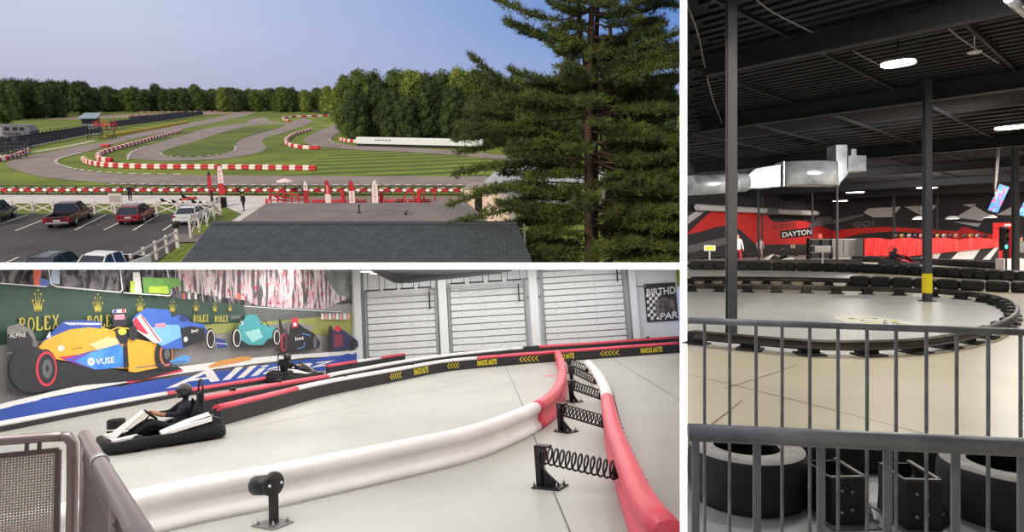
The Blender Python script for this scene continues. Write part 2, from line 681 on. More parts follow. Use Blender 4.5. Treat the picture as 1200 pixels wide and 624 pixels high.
o.matrix_basis = P1.M.copy()
o['kind'] = 'structure'
# painted bay lines in the parking lot
mb = MB()
for (a, b) in [((-12, 268), (33, 253)), ((18, 272), (66, 253)), ((88, 271), (124, 253)), ((122, 271), (140, 262)), ((156, 271.5), (186, 253)), ((191, 271.5), (208, 260)), ((2, 312), (22, 303)), ((92, 310), (106, 302))]:
    strip(mb, g1(*a), g1(*b), 0.14, 0.09)
o = mb.build('parking_line_marking', PAINT, fix=False)
o.matrix_basis = P1.M.copy()
o['kind'] = 'structure'


# ---------------------------------------------------------------- trees
def leaf_cloud(mb, c, r, n, size, rnd, mi=0, flat_=0.0):
    for _ in range(n):
        u, t = rnd.uniform(-1, 1), rnd.uniform(0, 2 * PI)
        q = math.sqrt(1 - u * u)
        d_ = Vector((q * math.cos(t), q * math.sin(t), u))
        k = rnd.uniform(0.62, 1.28)
        p = Vector((c[0] + d_.x * r[0] * k, c[1] + d_.y * r[1] * k, c[2] + d_.z * r[2] * k))
        nrm = (d_ + Vector((rnd.gauss(0, .5), rnd.gauss(0, .5), rnd.gauss(0, .5) + flat_))).normalized()
        a = nrm.orthogonal().normalized()
        a = Matrix.Rotation(rnd.uniform(0, 6.28), 3, nrm) @ a
        b = nrm.cross(a)
        s_ = size * rnd.uniform(0.6, 1.3)
        mb.add([p - a * s_, p + b * s_ * 0.6, p + a * s_, p - b * s_ * 0.6], [(0, 1, 2, 3)], mi)


BARK = mat('bark', (74, 60, 50), 0.95, c2=(52, 42, 36), scale=3)


def leafmat(name, a, b):
    return mat(name, a, 0.9, c2=b, scale=0.35, detail=6)


def make_tree(seed, h, w, leaf, label, group, low=0.12, n_blob=22, per=120, size=0.5, lean=0.0, top=1.0):
    """a broadleaf tree h tall and w wide: trunk with limbs, crown of leaf clumps"""
    rnd = random.Random(seed)
    t = thing('broadleaf_tree', label, 'tree', P1, (0, 0, 0), 0, group)
    tr = MB()
    tr.tube([(0, 0, 0), (0.1, 0, h * .25), (0.05, 0.1, h * .55), (0, 0, h * .8)], [w * .035, w * .028, w * .02, w * .008], 7)
    for k in range(5):
        a = rnd.uniform(0, 6.28)
        z = h * rnd.uniform(.2, .5)
        tr.tube([(0, 0, z), (math.cos(a) * w * .15, math.sin(a) * w * .15, z + h * .1), (math.cos(a) * w * .28, math.sin(a) * w * .28, z + h * .25)], [w * .014, w * .01, w * .004], 5)
    tr.build('trunk', BARK, t)
    cr_ = MB()
    for k in range(n_blob):
        f = (k + .5) / n_blob
        z = h * (low + (1 - low) * f * 0.9)
        rad = w / 2 * math.sqrt(max(0.05, 1 - ((f - .38) / .66) ** 2)) * top ** f
        a = k * 2.4 + rnd.uniform(-.4, .4)
        q = rad * rnd.uniform(.35, .68)
        br = w * rnd.uniform(.15, .27) * (1.15 - .4 * f)
        c = (math.cos(a) * q, math.sin(a) * q, z)
        cr_.ball(c, (br * .62, br * .62, br * .5), 7, 5)
        leaf_cloud(cr_, c, (br, br, br * .85), per, size, rnd)
    cr_.build('crown', leaf, t, fix=False)
    return t


LEAF_D = leafmat('leaf_dark', (44, 58, 26), (68, 84, 36))
LEAF_M = leafmat('leaf_mid', (60, 80, 32), (94, 112, 44))
LEAF_L = leafmat('leaf_light', (92, 108, 44), (128, 138, 60))
LEAF_B = leafmat('leaf_brownish', (54, 52, 32), (74, 70, 42))
TG = 'trees along the edge of the outdoor track'
KINDS = [('dark green broadleaf tree with a dense rounded crown in the tree line', LEAF_D, 1.0),
         ('mid green broadleaf tree with a loose crown in the tree line', LEAF_M, 0.9),
         ('pale yellow-green broadleaf tree catching the light in the tree line', LEAF_L, 0.85),  # pale by its own leaf colours, LEAF_L
         ('olive brown broadleaf tree among the green ones of the tree line', LEAF_B, 0.9)]
protos = {}
placed = 0


def put_tree(x, y, top_y, wpx, k, var_):
    """tree whose foot stands at pixel (x, y), whose top reaches top_y, crown wpx wide"""
    global placed
    p = g1(x, y)
    t_ = P1.d(x, top_y, p.y)
    h = t_.z
    w = wpx * (P1.d(x + 1, y, p.y) - P1.d(x, y, p.y)).x
    key = (k, var_)
    if key not in protos:
        lab, lf, tp = KINDS[k]
        protos[key] = make_tree(100 + k * 7 + var_, 16.0, 12.0, lf, lab, TG, low=0.05 if var_ else 0.12, size=0.3, top=tp, n_blob=34, per=230)
        r = protos[key]
        r.matrix_basis = P1.M @ Matrix.Translation(p) @ Matrix.Rotation(random.uniform(0, 6.28), 4, 'Z') @ Matrix.Diagonal((w / 12, w / 12, h / 16, 1))
    else:
        r = dup(protos[key], P1, p, random.uniform(0, 6.28))
        r.matrix_basis = r.matrix_basis @ Matrix.Diagonal((w / 12, w / 12, h / 16, 1))
    r['group'] = TG + ', ' + KINDS[k][0].split()[0] + ' ones'
    placed += 1


rt = random.Random(3)
# far line across the back
x = -30
while x < 420:
    top = 104 + 1.5 * math.sin(x * .11) + rt.uniform(-2.0, 1.5)
    put_tree(x, rt.uniform(127.5, 129.2), top, rt.uniform(15, 24), rt.choice([0, 1, 1, 0, 2 if x > 180 else 0]), rt.randint(0, 1))
    x += rt.uniform(9, 13)
x = -30
while x < 420:
    put_tree(x, rt.uniform(129.6, 131.6), 106 + rt.uniform(-2, 5), rt.uniform(14, 22), rt.choice([0, 0, 1, 0]), rt.randint(0, 1))
    x += rt.uniform(9, 13)
for x, y, ty, w, k in [(185, 131, 97.5, 20, 0), (231, 131, 97.5, 21, 1), (262, 131, 101, 17, 2), (275, 131, 103, 15, 0), (333, 131.5, 101, 20, 1), (343, 131.5, 102, 16, 0), (358, 132, 104, 15, 2), (212, 131, 103, 18, 1), (300, 131, 104, 20, 1), (385, 134, 100, 20, 2), (155, 131, 104, 20, 1), (128, 131, 100.5, 24, 0)]:
    put_tree(x, y, ty, w, k, 1)
# dark clump towards the west
for x, y, ty, w, k in [(112, 133, 101, 22, 0), (95, 134, 94, 27, 0), (78, 134, 93, 26, 0), (60, 136, 94, 26, 0), (44, 137, 92, 27, 0), (26, 138, 91.5, 28, 0), (104, 133, 95, 20, 3), (66, 138, 97, 26, 0), (36, 139, 95, 24, 0), (14, 140, 92, 26, 0), (52, 139, 100, 22, 0), (-10, 141, 92, 30, 0), (4, 147, 95, 26, 1), (-14, 150, 93, 28, 1), (18, 91 + 50, 96, 20, 1), (66, 133, 93, 20, 3)]:
    put_tree(x, y, ty, w, k, rt.randint(0, 1))
# tall wood behind the long white trailer wall
for x, y, ty, w, k in [(398, 142, 100, 26, 2), (408, 158, 86, 34, 1), (424, 162, 79, 44, 1), (440, 160, 82, 34, 0), (447, 163, 90, 32, 0), (466, 162, 79, 46, 1), (486, 163, 79, 44, 2), (479, 160, 82, 40, 2), (506, 163, 83, 42, 0), (524, 163, 82, 42, 0), (540, 164, 78, 44, 2), (556, 162, 80, 40, 1), (500, 165, 96, 38, 0), (532, 166, 98, 40, 0), (568, 166, 84, 44, 0), (588, 166, 88, 46, 0), (606, 166, 84, 46, 1), (630, 167, 88, 46, 0), (654, 166, 84, 46, 0), (678, 167, 86, 46, 0), (704, 166, 84, 46, 0), (728, 167, 84, 46, 0), (752, 167, 86, 46, 0), (772, 168, 84, 42, 0), (460, 165, 104, 34, 0), (478, 166, 110, 34, 0), (420, 164, 104, 34, 0), (556, 168, 108, 36, 0), (580, 168, 112, 36, 0)]:
    put_tree(x, y, ty, w, k, rt.randint(0, 1))

# ---------------------------------------------------------------- the big pine beside the roof
pr = random.Random(11)
PB = P1.d(690, 309.6, 25.0)
pine = thing('pine_tree', 'tall dark pine with long reaching boughs in front of the outdoor track', 'tree', P1, PB)
PBARK = mat('pine_bark', (82, 58, 48), 0.95, c2=(52, 40, 36), scale=2.2, detail=8, bump=0.4)
NEED = mat('pine_needles', (46, 60, 22), 0.85, c2=(88, 102, 38), scale=1.1, detail=5)
NEEDR = mat('pine_tips', (112, 78, 50), 0.85, c2=(80, 80, 38), scale=1.5, detail=5)


def pd(x, y, Y):
    return P1.d(x, y, Y) - PB


tr = MB()
tr.tube([pd(691, 309.6, 25), pd(690.5, 260, 25), pd(690, 200, 25), pd(689, 150, 25), pd(690, 100, 25), pd(692, 50, 25), pd(694, 0, 25), pd(695, -60, 25.1)], [.21, .19, .175, .155, .14, .12, .1, .08], 9)
tr.tube([pd(690, 104, 25), pd(683, 60, 25.1), pd(678, 20, 25.1), pd(676, -30, 25.1)], [.09, .08, .07, .05], 8)
tr.build('trunk', PBARK, pine)
tr = MB()
tr.tube([pd(697, 309.6, 25.8), pd(697, 200, 25.7), pd(697, 120, 25.6), pd(699, 40, 25.6), pd(702, -40, 25.6)], [.17, .15, .12, .1, .06], 9)
tr.tube([pd(713, 309.6, 27), pd(714, 240, 27), pd(715, 180, 27), pd(716, 100, 27), pd(715, 30, 27)], [.22, .2, .17, .13, .08], 9)
tr.build('trunk', PBARK, pine)
wood = MB()
needles = MB()
tips = MB()


def limit(p):
    """keep foliage on this side of the upright partition and above the deck"""
    q = P1.M @ (p + PB)
    u = PX + FL * q.x / q.y
    v = PY - FL * q.z / q.y
    return u < 798.5 and v < 309.5


def tuft(p, axis, L_, n, mb=None):
    if not limit(p):
        return
    mb = mb or needles
    axis = axis.normalized()
    for _ in range(n):
        d_ = (axis * pr.uniform(.2, 1.0) + Vector((pr.gauss(0, .55), pr.gauss(0, .55), pr.gauss(0.12, .45)))).normalized()
        s_ = d_.cross(Vector((pr.gauss(0, 1), pr.gauss(0, 1), pr.gauss(0, 1)))).normalized() * 0.017
        a = p + Vector((pr.gauss(0, .03), pr.gauss(0, .03), pr.gauss(0, .03)))
        e = a + d_ * L_ * pr.uniform(.7, 1.2)
        if limit(e):
            mb.add([a - s_, a + s_, e], [(0, 1, 2)])


def bough(path, r0, dens=1.0, spread=1.0, start=0.3):
    """a limb with side twigs that carry needle tufts"""
    path = spline(path, 6)
    n = len(path)
    ok = [p for p in path if limit(p)]
    if len(ok) < 3:
        return
    wood.tube(ok, [r0 * (1 - .8 * i / len(ok)) + .006 for i in range(len(ok))], 6)
    L_ = plen(path)
    m = int(L_ * 13 * dens)
    pp = resample(path, m)
    for i in range(int(m * start), m + 1):
        f = i / m
        p = pp[i]
        t = (pp[min(i + 1, m)] - pp[max(i - 1, 0)]).normalized()
        side = t.cross(Vector((0, 0, 1))).normalized()
        for s_ in (-1, 1):
            ln = spread * pr.uniform(.35, 1.0) * (1.15 - .75 * f) * min(1.0, 0.35 + 2.2 * (f - start))
            d_ = (t * pr.uniform(.4, .9) + side * s_ * pr.uniform(.5, 1.0) + Vector((0, 0, pr.uniform(-.25, .32)))).normalized()
            e = p + d_ * ln
            if not limit(e):
                continue
            if ln > .3:
                wood.add([p + Vector((0, 0, .008)), p - Vector((0, 0, .008)), e], [(0, 1, 2)])
            k = max(1, int(ln / .15))
            for q in range(1, k + 1):
                tuft(p.lerp(e, q / k) + Vector((0, 0, pr.uniform(-.06, .1))), d_ + Vector((0, 0, .35)), .25, 9)
        if f > .8:
            tuft(p, t + Vector((0, 0, .4)), .2, 10, tips if pr.random() < .25 else needles)


def B(x0, y0, x1, y1, sag=0.0, dY=0.0, r=0.05, **kw):
    a, b = pd(x0, y0, 25), pd(x1, y1, 25 + dY)
    m1 = a.lerp(b, .35) + Vector((0, 0, sag))
    m2 = a.lerp(b, .7) + Vector((0, 0, sag * .8))
    bough([a, m1, m2, b], r, **kw)


# limbs reaching towards the track
for a in [(694, 12, 585, 1, -.45, -.8), (690, 34, 598, 26, -.4, .6), (681, 52, 598, 29, -.2, 1.2), (690, 80, 645, 53, -.1, 0), (690, 88, 600, 84, -.3, .5),
          (690, 108, 553, 68, -.75, -.6), (690, 112, 560, 88, -.3, 1.0), (689, 118, 548, 104, -.3, .4), (689, 128, 556, 122, -.2, -.5), (689, 138, 548, 131, -.2, .6), (689, 148, 540, 148, -.1, -.4),
          (689, 158, 534, 165, .1, .5), (689, 166, 600, 170, 0, -1.2), (689, 174, 540, 178, .2, 1.2), (690, 186, 600, 184, 0, -.9), (690, 196, 536, 204, .25, -.3), (690, 206, 590, 204, 0, .8), (690, 216, 529, 240, .35, .2), (690, 226, 560, 224, .1, -.8), (690, 236, 588, 240, .2, .7),
          (690, 246, 532, 262, .3, -.3), (690, 252, 590, 268, .2, .8), (690, 262, 605, 284, .2, -.9), (690, 270, 600, 296, .2, .2), (690, 286, 620, 306, .1, .6), (690, 292, 640, 300, .1, -.6)]:
    B(*a[:4], sag=a[4], dY=a[5], r=.036, spread=.85)
# limbs on the far side of the trunk
for i in range(46):
    y0 = pr.uniform(-20, 300)
    dy = pr.uniform(-34, 22) if y0 < 120 else pr.uniform(-10, 26)
    x1 = pr.uniform(745, 835)
    B(694 if y0 < 240 else 691, y0, x1, y0 + dy, sag=pr.uniform(-.3, .2), dY=pr.uniform(-2.0, 3.5), r=.036, spread=1.0, start=.15 if y0 < 100 else .3)
# shorter limbs around the stem, towards and away from the viewer
for i in range(30):
    y0 = -10 + 310 * (i + pr.random()) / 30
    B(692, y0, pr.uniform(640, 750), y0 + pr.uniform(-22, 20), sag=pr.uniform(-.2, .1), dY=pr.choice([-1, 1]) * pr.uniform(1.2, 2.6), r=.035, spread=.7, start=.35)
# upper crown
for i in range(16):
    y0 = pr.uniform(-40, 60)
    B(694, y0, pr.choice([pr.uniform(620, 670), pr.uniform(725, 800)]), y0 - pr.uniform(0, 26), sag=-.2, dY=pr.uniform(-1.5, 1.5), r=.04, spread=.85, start=.2)
# dense sprays of the trees standing behind it
for i in range(60):
    x0, y0 = pr.uniform(725, 800), pr.uniform(30, 305)
    B(x0 - 20, y0, x0 + pr.uniform(-20, 40), y0 + pr.uniform(-18, 18), sag=pr.uniform(-.2, .2), dY=pr.uniform(2.5, 5.5), r=.03, spread=1.1, start=.05)
# inner sprays that close the gaps near the stem
for i in range(44):
    y0 = pr.uniform(95, 306)
    B(690, y0, pr.uniform(575, 665), y0 + pr.uniform(-14, 12), sag=pr.uniform(-.15, .15), dY=pr.uniform(-1.6, 2.6), r=.02, spread=.8, start=.08)
for i in range(34):
    y0 = pr.uniform(150, 306)
    B(712, y0, pr.uniform(745, 820), y0 + pr.uniform(-14, 12), sag=pr.uniform(-.15, .15), dY=pr.uniform(-2.5, 2.6), r=.02, spread=1.0, start=.05)
for i in range(16):
    y0 = pr.uniform(0, 110)
    B(692, y0, pr.choice([pr.uniform(655, 675), pr.uniform(710, 735)]), y0 + pr.uniform(-14, 8), sag=0, dY=pr.uniform(-1.5, 1), r=.02, spread=.7, start=.05)
# bare dead twigs by the stem
for x0, y0, x1, y1 in [(700, 177, 755, 197), (700, 215, 745, 235), (695, 245, 768, 262), (690, 140, 668, 128), (700, 60, 722, 46), (692, 82, 732, 70)]:
    a, b = pd(x0, y0, 24.9), pd(x1, y1, 24.2)
    wood.tube([a, a.lerp(b, .5) + Vector((0, 0, .08)), b], [.035, .022, .006], 5)
    wood.tube([a.lerp(b, .6), b + Vector((0, 0, .22))], [.014, .004], 4)
wood.build('branches', PBARK, pine, fix=False)
o = needles.build('needles', NEED, pine, fix=False)
o = tips.build('needle_tips', NEEDR, pine, fix=False)

# ---------------------------------------------------------------- roofs below the viewer
ROOF = mat('slate_shingle', (70, 78, 86), 0.85, c2=(57, 64, 71), scale=3)
tint(ROOF, 'brick', (42, 46, 52), scale=(1.6, 1.6, 1.6), rot=(0, 0, 0), lo=0.4, hi=0.6, amount=1.0, Scale=1.0, offset=0.5)
MATS['slate_shingle'].node_tree.nodes['Brick Texture'].inputs['Mortar Size'].default_value = 0.02
BZ = 6.0
r1, r2 = g1(248, 262, BZ), g1(606, 262, BZ)
bldg = thing('shingle_roofed_building', 'building with a slate grey shingle roof below the viewer', 'building', P1, (r1.x, r1.y, 0))


def cutdown(p, slope, px_y=309.6):
    """continue from ridge point p towards the viewer, falling with the slope, until the pixel row px_y"""
    t = 0.0
    while t < 20:
        q = Vector((p.x, p.y - t, p.z - slope * t))
        if P1.px(q)[1] >= px_y:
            break
        t += .02
    return q


ea, eb = cutdown(r1, .33), cutdown(r2, .33)
eb.x += .55
ea.x += .02
mb = MB()
mb.prism([p - Vector((r1.x, r1.y, 0)) for p in (r1, r2, eb, ea)], (0, 0, -.12))
o = mb.build('roof', ROOF, bldg)
mb = MB()
mb.box((r2 - r1) / 2 + Vector((0, .05, BZ + .02)), ((r2 - r1).length, .3, .06))
mb.build('ridge_cap', mat('ridge_shingle', (70, 72, 78), .85), bldg)
mb = MB()
for a, b in ((r1, ea), (r2, eb)):
    mb.box((a.lerp(b, .5)) - Vector((r1.x, r1.y, .12)), (.06, (b - a).length, .2), M=Matrix.Rotation(math.atan(.33), 3, 'X'))
mb.build('rake_board', mat('grey_board', (120, 120, 122), .7), bldg)
mb = MB()
mb.box((r2 - r1) / 2 + Vector((0, -.2, BZ - .4)), ((r2 - r1).length - .8, .3, .5))
mb.build('gable_wall', mat('grey_siding', (120, 118, 116), .8), bldg)
# the flat roof beyond the ridge
FZ = 4.6
f = [g1(268, 268, FZ), g1(580, 268, FZ), g1(549, 238, FZ), g1(313, 238, FZ)]
fr = thing('flat_roofed_building', 'low building with a flat grey membrane roof behind the shingle roof', 'building', P1, (f[0].x, f[0].y, 0))
fo = Vector((f[0].x, f[0].y, 0))
mb = MB().prism([p - fo for p in f], (0, 0, -.25))
mb.build('roof', mat('roof_membrane', (128, 120, 118), .9, c2=(112, 106, 105), scale=.5), fr)
mb = MB().prism([p - fo + (Vector((c_[0], c_[1], -.3))) for p, c_ in zip(f, ((.6, .4), (-.6, .4), (-.5, -.5), (.5, -.5)))], (0, 0, -.9))
mb.build('wall', mat('tan_siding', (168, 150, 140), .8), fr)
for x, y, lab in [(421, 250, 'thin vent pipe on the flat grey roof, nearer the pink-white flags'), (475.5, 252, 'squat dark roof vent on the flat grey roof, nearer the pine')]:
    p = g1(x, y, FZ)
    t = thing('roof_vent', lab, 'vent', P1, p)
    h = .45 if x < 450 else .18
    MB().lathe([(0, 0), (.09, 0), (.09, .04), (.05, .06), (.05, h), (0, h)], seg=10).build('pipe', DARK, t)
    MB().lathe([(0, h), (.14 if x > 450 else .08, h), (.14 if x > 450 else .08, h + .07), (0, h + .12)], seg=10).build('cap', mat('grey_metal', (120, 118, 118), .5), t)

# ---------------------------------------------------------------- small buildings of the outdoor track
def gz(x, y, z=0.0):
    return g1(x, y, z)


# teal-roofed timing hut
p0 = g1(108, 152.5)
hut = thing('timing_hut', 'small dark hut with a pale teal shed roof beside the bleachers', 'hut', P1, p0, rz=0.25, scale=.88)
MB().box((0, 0, 1.1), (4.4, 3.6, 2.2)).build('base_wall', mat('grey_cladding', (128, 128, 134), .8), hut)
MB().box((-.2, -.1, 3.1), (4.2, 3.4, 1.8)).build('window_band', mat('hut_window', (30, 36, 44), .25), hut)
mb = MB()
for x_ in (-2.15, 2.1):
    for y_ in (-1.75, 1.7):
        mb.box((x_, y_, 2.1), (.14, .14, 4.2))
mb.build('corner_post', mat('grey_cladding'), hut)
MB().add([(-3.0, -2.6, 4.0), (2.6, -2.6, 4.0), (2.8, 2.4, 5.7), (-2.3, 2.4, 5.7), (-3.0, -2.6, 3.85), (2.6, -2.6, 3.85), (2.8, 2.4, 5.55), (-2.3, 2.4, 5.55)], [(0, 1, 2, 3), (7, 6, 5, 4), (0, 4, 5, 1), (1, 5, 6, 2), (2, 6, 7, 3), (3, 7, 4, 0)]).build('roof', mat('teal_roof', (130, 152, 164), .5, var=.04), hut)
mb = MB()
for k in range(5):
    mb.box((2.7 + k * .5, -.6, 2.6 - k * .5), (.5, 1.1, .1))
for s_ in (-1.15, -.05):
    mb.tube([(2.4, s_, 3.0), (5.2, s_, .2)], .06, 5)
mb.build('staircase', mat('red_paint', (170, 44, 50), .6), hut)
# red viewing platform
p0 = g1(124, 153)
t = thing('viewing_platform', 'red railed viewing platform next to the timing hut', 'platform', P1, p0, rz=.2)
MB().box((0, 0, 1.5), (5.5, 2.6, .16)).build('deck', RED, t)
for x_ in (-2.5, 0, 2.5):
    for y_ in (-1.1, 1.1):
        MB().box((x_, y_, 1.3), (.16, .16, 2.6)).build('post', RED, t)
mb = MB()
for z_ in (2.1, 2.6):
    mb.tube([(-2.6, -1.2, z_), (2.6, -1.2, z_), (2.6, 1.2, z_)], .06, 5)
mb.build('rail', RED, t)
# travel trailer at the paddock edge
p0 = g1(13, 164.5)
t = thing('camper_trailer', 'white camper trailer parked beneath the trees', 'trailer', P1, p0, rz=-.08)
LW = 12.6
prof = [(-LW / 2, .9), (LW / 2 - 1.6, .9), (LW / 2 - .2, 1.5), (LW / 2, 2.3), (LW / 2 - .8, 3.5), (LW / 2 - 1.6, 3.7), (-LW / 2, 3.7)]
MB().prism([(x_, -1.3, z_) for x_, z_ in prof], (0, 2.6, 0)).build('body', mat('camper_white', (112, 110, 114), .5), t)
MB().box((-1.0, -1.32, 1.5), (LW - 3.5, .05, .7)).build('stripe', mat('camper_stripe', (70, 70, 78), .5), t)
for x_ in (-4.6, -2.4, .6, 2.6, 4.3):
    MB().bbox((x_, -1.33, 2.7), (1.2, .06, .8), .05).build('window', GLASS, t)
MB().bbox((-.9, -1.34, 2.1), (.8, .06, 2.0), .05).build('door', mat('camper_door', (150, 148, 150), .5), t)
for x_ in (-2.2, -.9):
    MB().lathe([(0, -.12), (.3, -.12), (.42, -.08), (.42, .08), (.3, .12), (0, .12)], (x_, -1.1, .42), 14, M=Matrix.Rotation(PI / 2, 3, 'X')).build('wheel', BLACK, t)
MB().box((5.5, 0, .45), (.2, .5, .9)).build('hitch_jack', DARK, t)
p0 = g1(3, 172)
t = thing('equipment_trailer', 'boxy grey equipment trailer by the dark bleachers', 'trailer', P1, p0, rz=-.05)
MB().bbox((0, 0, 1.3), (5.2, 2.2, 2.0), .12).build('body', mat('grey_van', (120, 120, 128), .5), t)
for x_ in (-1.6, 1.6):
    for y_ in (-.95, .95):
        MB().lathe([(0, -.1), (.25, -.1), (.36, -.07), (.36, .07), (.25, .1), (0, .1)], (x_, y_, .36), 12, M=Matrix.Rotation(PI / 2, 3, 'X')).build('wheel', BLACK, t)
MB().bbox((.6, -1.12, 1.7), (2.2, .06, .6), .03).build('window', GLASS, t)

# dark catch fences with banners along the paddock side
def catch_fence(pxs, n, h, label, cat='fence', panel=(60, 58, 66), rails=True, dash=False):
    path = resample(spline([g1(x, y) for x, y in pxs], 6), n)
    o0 = path[0]
    t = thing('catch_fence', label, cat, P1, o0)
    mb = MB()
    for a, b in zip(path, path[1:]):
        m_ = (a + b) / 2 - o0
        ang = math.atan2((b - a).y, (b - a).x)
        mb.box(m_ + Vector((0, 0, h * .5)), ((b - a).length * .96, .08, h * .72), ang)
    mb.build('panels', mat('fence_panel_%d' % panel[0], panel, .8, var=.25, scale=1.5), t)
    pm = MB().box((0, 0, h / 2 + .1), (.12, .12, h + .2)).build('post', DARK, t)
    pm.matrix_basis = Matrix.Translation(path[0] - o0)
    for p in path[1:]:
        copy_part(pm, t, Matrix.Translation(p - o0))
    if rails:
        MB().tube([p - o0 + Vector((0, 0, h + .12)) for p in path], .05, 5).build('top_rail', DARK, t)
    if dash:
        mb = MB()
        for i, (a, b) in enumerate(zip(path, path[1:])):
            mb.box((a + b) / 2 - o0 + Vector((0, -.35, .2)), ((b - a).length * .55, .25, .4), math.atan2((b - a).y, (b - a).x))
        mb.build('kerb_block', WPL, t)
    return t


catch_fence([(0, 181), (20, 176), (55, 168.5), (90, 161.5), (120, 156.5)], 26, 1.9, 'long dark slatted fence running up beside the left hairpin paddock', dash=True)
catch_fence([(0, 176), (30, 169), (70, 162), (104, 156)], 24, 2.3, 'second dark fence behind the slatted one, nearer the trailers', panel=(46, 44, 52))
catch_fence([(130, 151), (160, 147), (200, 141.5), (238, 135.5)], 30, 2.6, 'dark tyre-faced wall behind the yellow barrier', panel=(66, 64, 74), rails=False)
catch_fence([(152, 143), (190, 139), (222, 135)], 18, 2.2, 'farther dark wall beyond the tyre-faced wall', panel=(86, 78, 86), rails=False)
catch_fence([(150, 130.6), (230, 130.2), (300, 130.2), (360, 131.5), (398, 137.5)], 34, 1.9, 'thin dark fence at the foot of the far tree line', panel=(40, 38, 42), rails=False)
# dark grandstand frames near the lower corner of the paddock
for i, (x, y, rz) in enumerate([(6, 187, .3), (12, 181, .3), (119, 163.5, .3)]):
    p0 = g1(x, y)
    t = thing('bleacher', ['dark bleacher frame at the paddock corner closest to the hairpin', 'dark bleacher frame behind the one closest to the hairpin', 'dark bleacher frame under the red platform'][i], 'bleacher', P1, p0, rz)
    for k in range(4):
        MB().box((0, k * .8 - 1.2, .5 + .5 * k), (5.5, .5, .1)).build('bench', DARK, t)
    for x_ in (-2.6, 0, 2.6):
        mb = MB()
        mb.tube([(x_, -1.6, 0), (x_, 1.5, 2.3)], .07, 5)
        mb.tube([(x_, 1.5, 0), (x_, 1.5, 3.0)], .07, 5)
        mb.build('frame', DARK, t)
    MB().tube([(-2.7, 1.5, 3.0), (2.7, 1.5, 3.0)], .06, 5).build('back_rail', DARK, t)

# ---------------------------------------------------------------- red and white barriers of tyre blocks
RBK = mat('red_block', (200, 48, 56), .6, var=.1)
WBK = mat('white_block', (240, 228, 222), .6, var=.03)
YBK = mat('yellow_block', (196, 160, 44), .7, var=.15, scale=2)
MRD = mat('muted_red_block', (150, 84, 82), .8)
MWH = mat('muted_white_block', (176, 164, 158), .8)  # duller versions of the block colours for the far barriers
_bm = {}


def block_barrier(pxs, n, label, cols=(RBK, WBK), h=.75, w=.7, first=0, smooth=8):
    path = resample(spline([g1(x, y) for x, y in pxs], smooth), n)
    o0 = path[0]
    t = thing('track_barrier', label, 'barrier', P1, o0)
    for i, (a, b) in enumerate(zip(path, path[1:])):
        m_ = cols[(i + first) % len(cols)]
        L_ = (b - a).length
        key = (m_.name, round(L_, 2), h, w)
        M_ = Matrix.Translation((a + b) / 2 - o0) @ Matrix.Rotation(math.atan2((b - a).y, (b - a).x), 4, 'Z')
        if key not in _bm:
            mb = MB()
            mb.bbox((0, 0, h * .28), (L_ * .98, w, h * .5), .12)
            mb.bbox((0, 0, h * .74), (L_ * .98, w * .92, h * .5), .14)
            _bm[key] = mb.build('tyre_block', m_, t)
            _bm[key].matrix_basis = M_
        else:
            copy_part(_bm[key], t, M_)
    return t


block_barrier([(98, 188.5), (100, 191), (107, 193.5), (120, 195.5), (140, 197), (180, 198.2), (240, 198.6), (300, 199), (371, 200)], 46, 'long red and white barrier on the grass just behind the front straight', first=1)
block_barrier([(132, 190.5), (122, 189.5), (115, 187), (117, 182.5), (126, 179), (150, 172), (180, 163.5), (213, 154.5)], 60, 'red and white barrier that hooks round and runs up between the two tarmac lanes')
block_barrier([(375, 175.5), (364, 175.5), (350, 174), (338, 171), (335, 167.5), (337, 164), (346, 158.5), (365, 153)], 34, 'curved red and white barrier at the middle of the infield')
block_barrier([(339, 143), (332, 141), (333, 138.6), (342, 137.8), (360, 137.2), (390, 136.4)], 26, 'small red and white barrier near the far bend of the track')
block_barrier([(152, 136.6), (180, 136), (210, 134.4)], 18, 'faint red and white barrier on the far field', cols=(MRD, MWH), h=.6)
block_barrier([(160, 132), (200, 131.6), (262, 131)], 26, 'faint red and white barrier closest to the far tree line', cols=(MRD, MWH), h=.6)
block_barrier([(-6, 190.5), (8, 188), (20, 184), (28, 180.8), (33, 178.2)], 16, 'short red and white barrier at the paddock corner')
block_barrier([(398, 164.5), (405, 166.6), (418, 167.8), (428, 168.2)], 12, 'short red and white barrier next to the long white wall')
block_barrier([(122, 161.5), (135, 159.6), (160, 155.5), (190, 150), (220, 144)], 30, 'faded yellow barrier along the upper straight', cols=(YBK, YBK))
t = one('cone_marker', MB().bbox((0, 0, .3), (1.6, 1.2, .6), .2), RBK, 'small red block lying on the grass by the upper straight', 'marker', P1, g1(124, 172.5))

# long white trailer wall below the wood
a, b = g1(419, 171.5), g1(566, 175)
t = thing('trailer_wall', 'long white trailer-like wall at the edge of the wood', 'wall panel', P1, a, math.atan2((b - a).y, (b - a).x))
Lw = (b - a).length
MB().bbox((Lw / 2, 0, 1.25), (Lw, 1.2, 1.35), .06).build('panel', mat('trailer_white', (226, 230, 232), .5), t)
MB().box((Lw / 2, .1, .3), (Lw, .8, .55)).build('skirt', mat('dark_skirt', (40, 42, 40), .8), t)
mb = MB()
for q in range(5):
    mb.box((4.6 + q * .75, -.62, 1.4), (.55, .03, .22))
mb.build('lettering', mat('grey_letter', (120, 126, 130), .6), t)

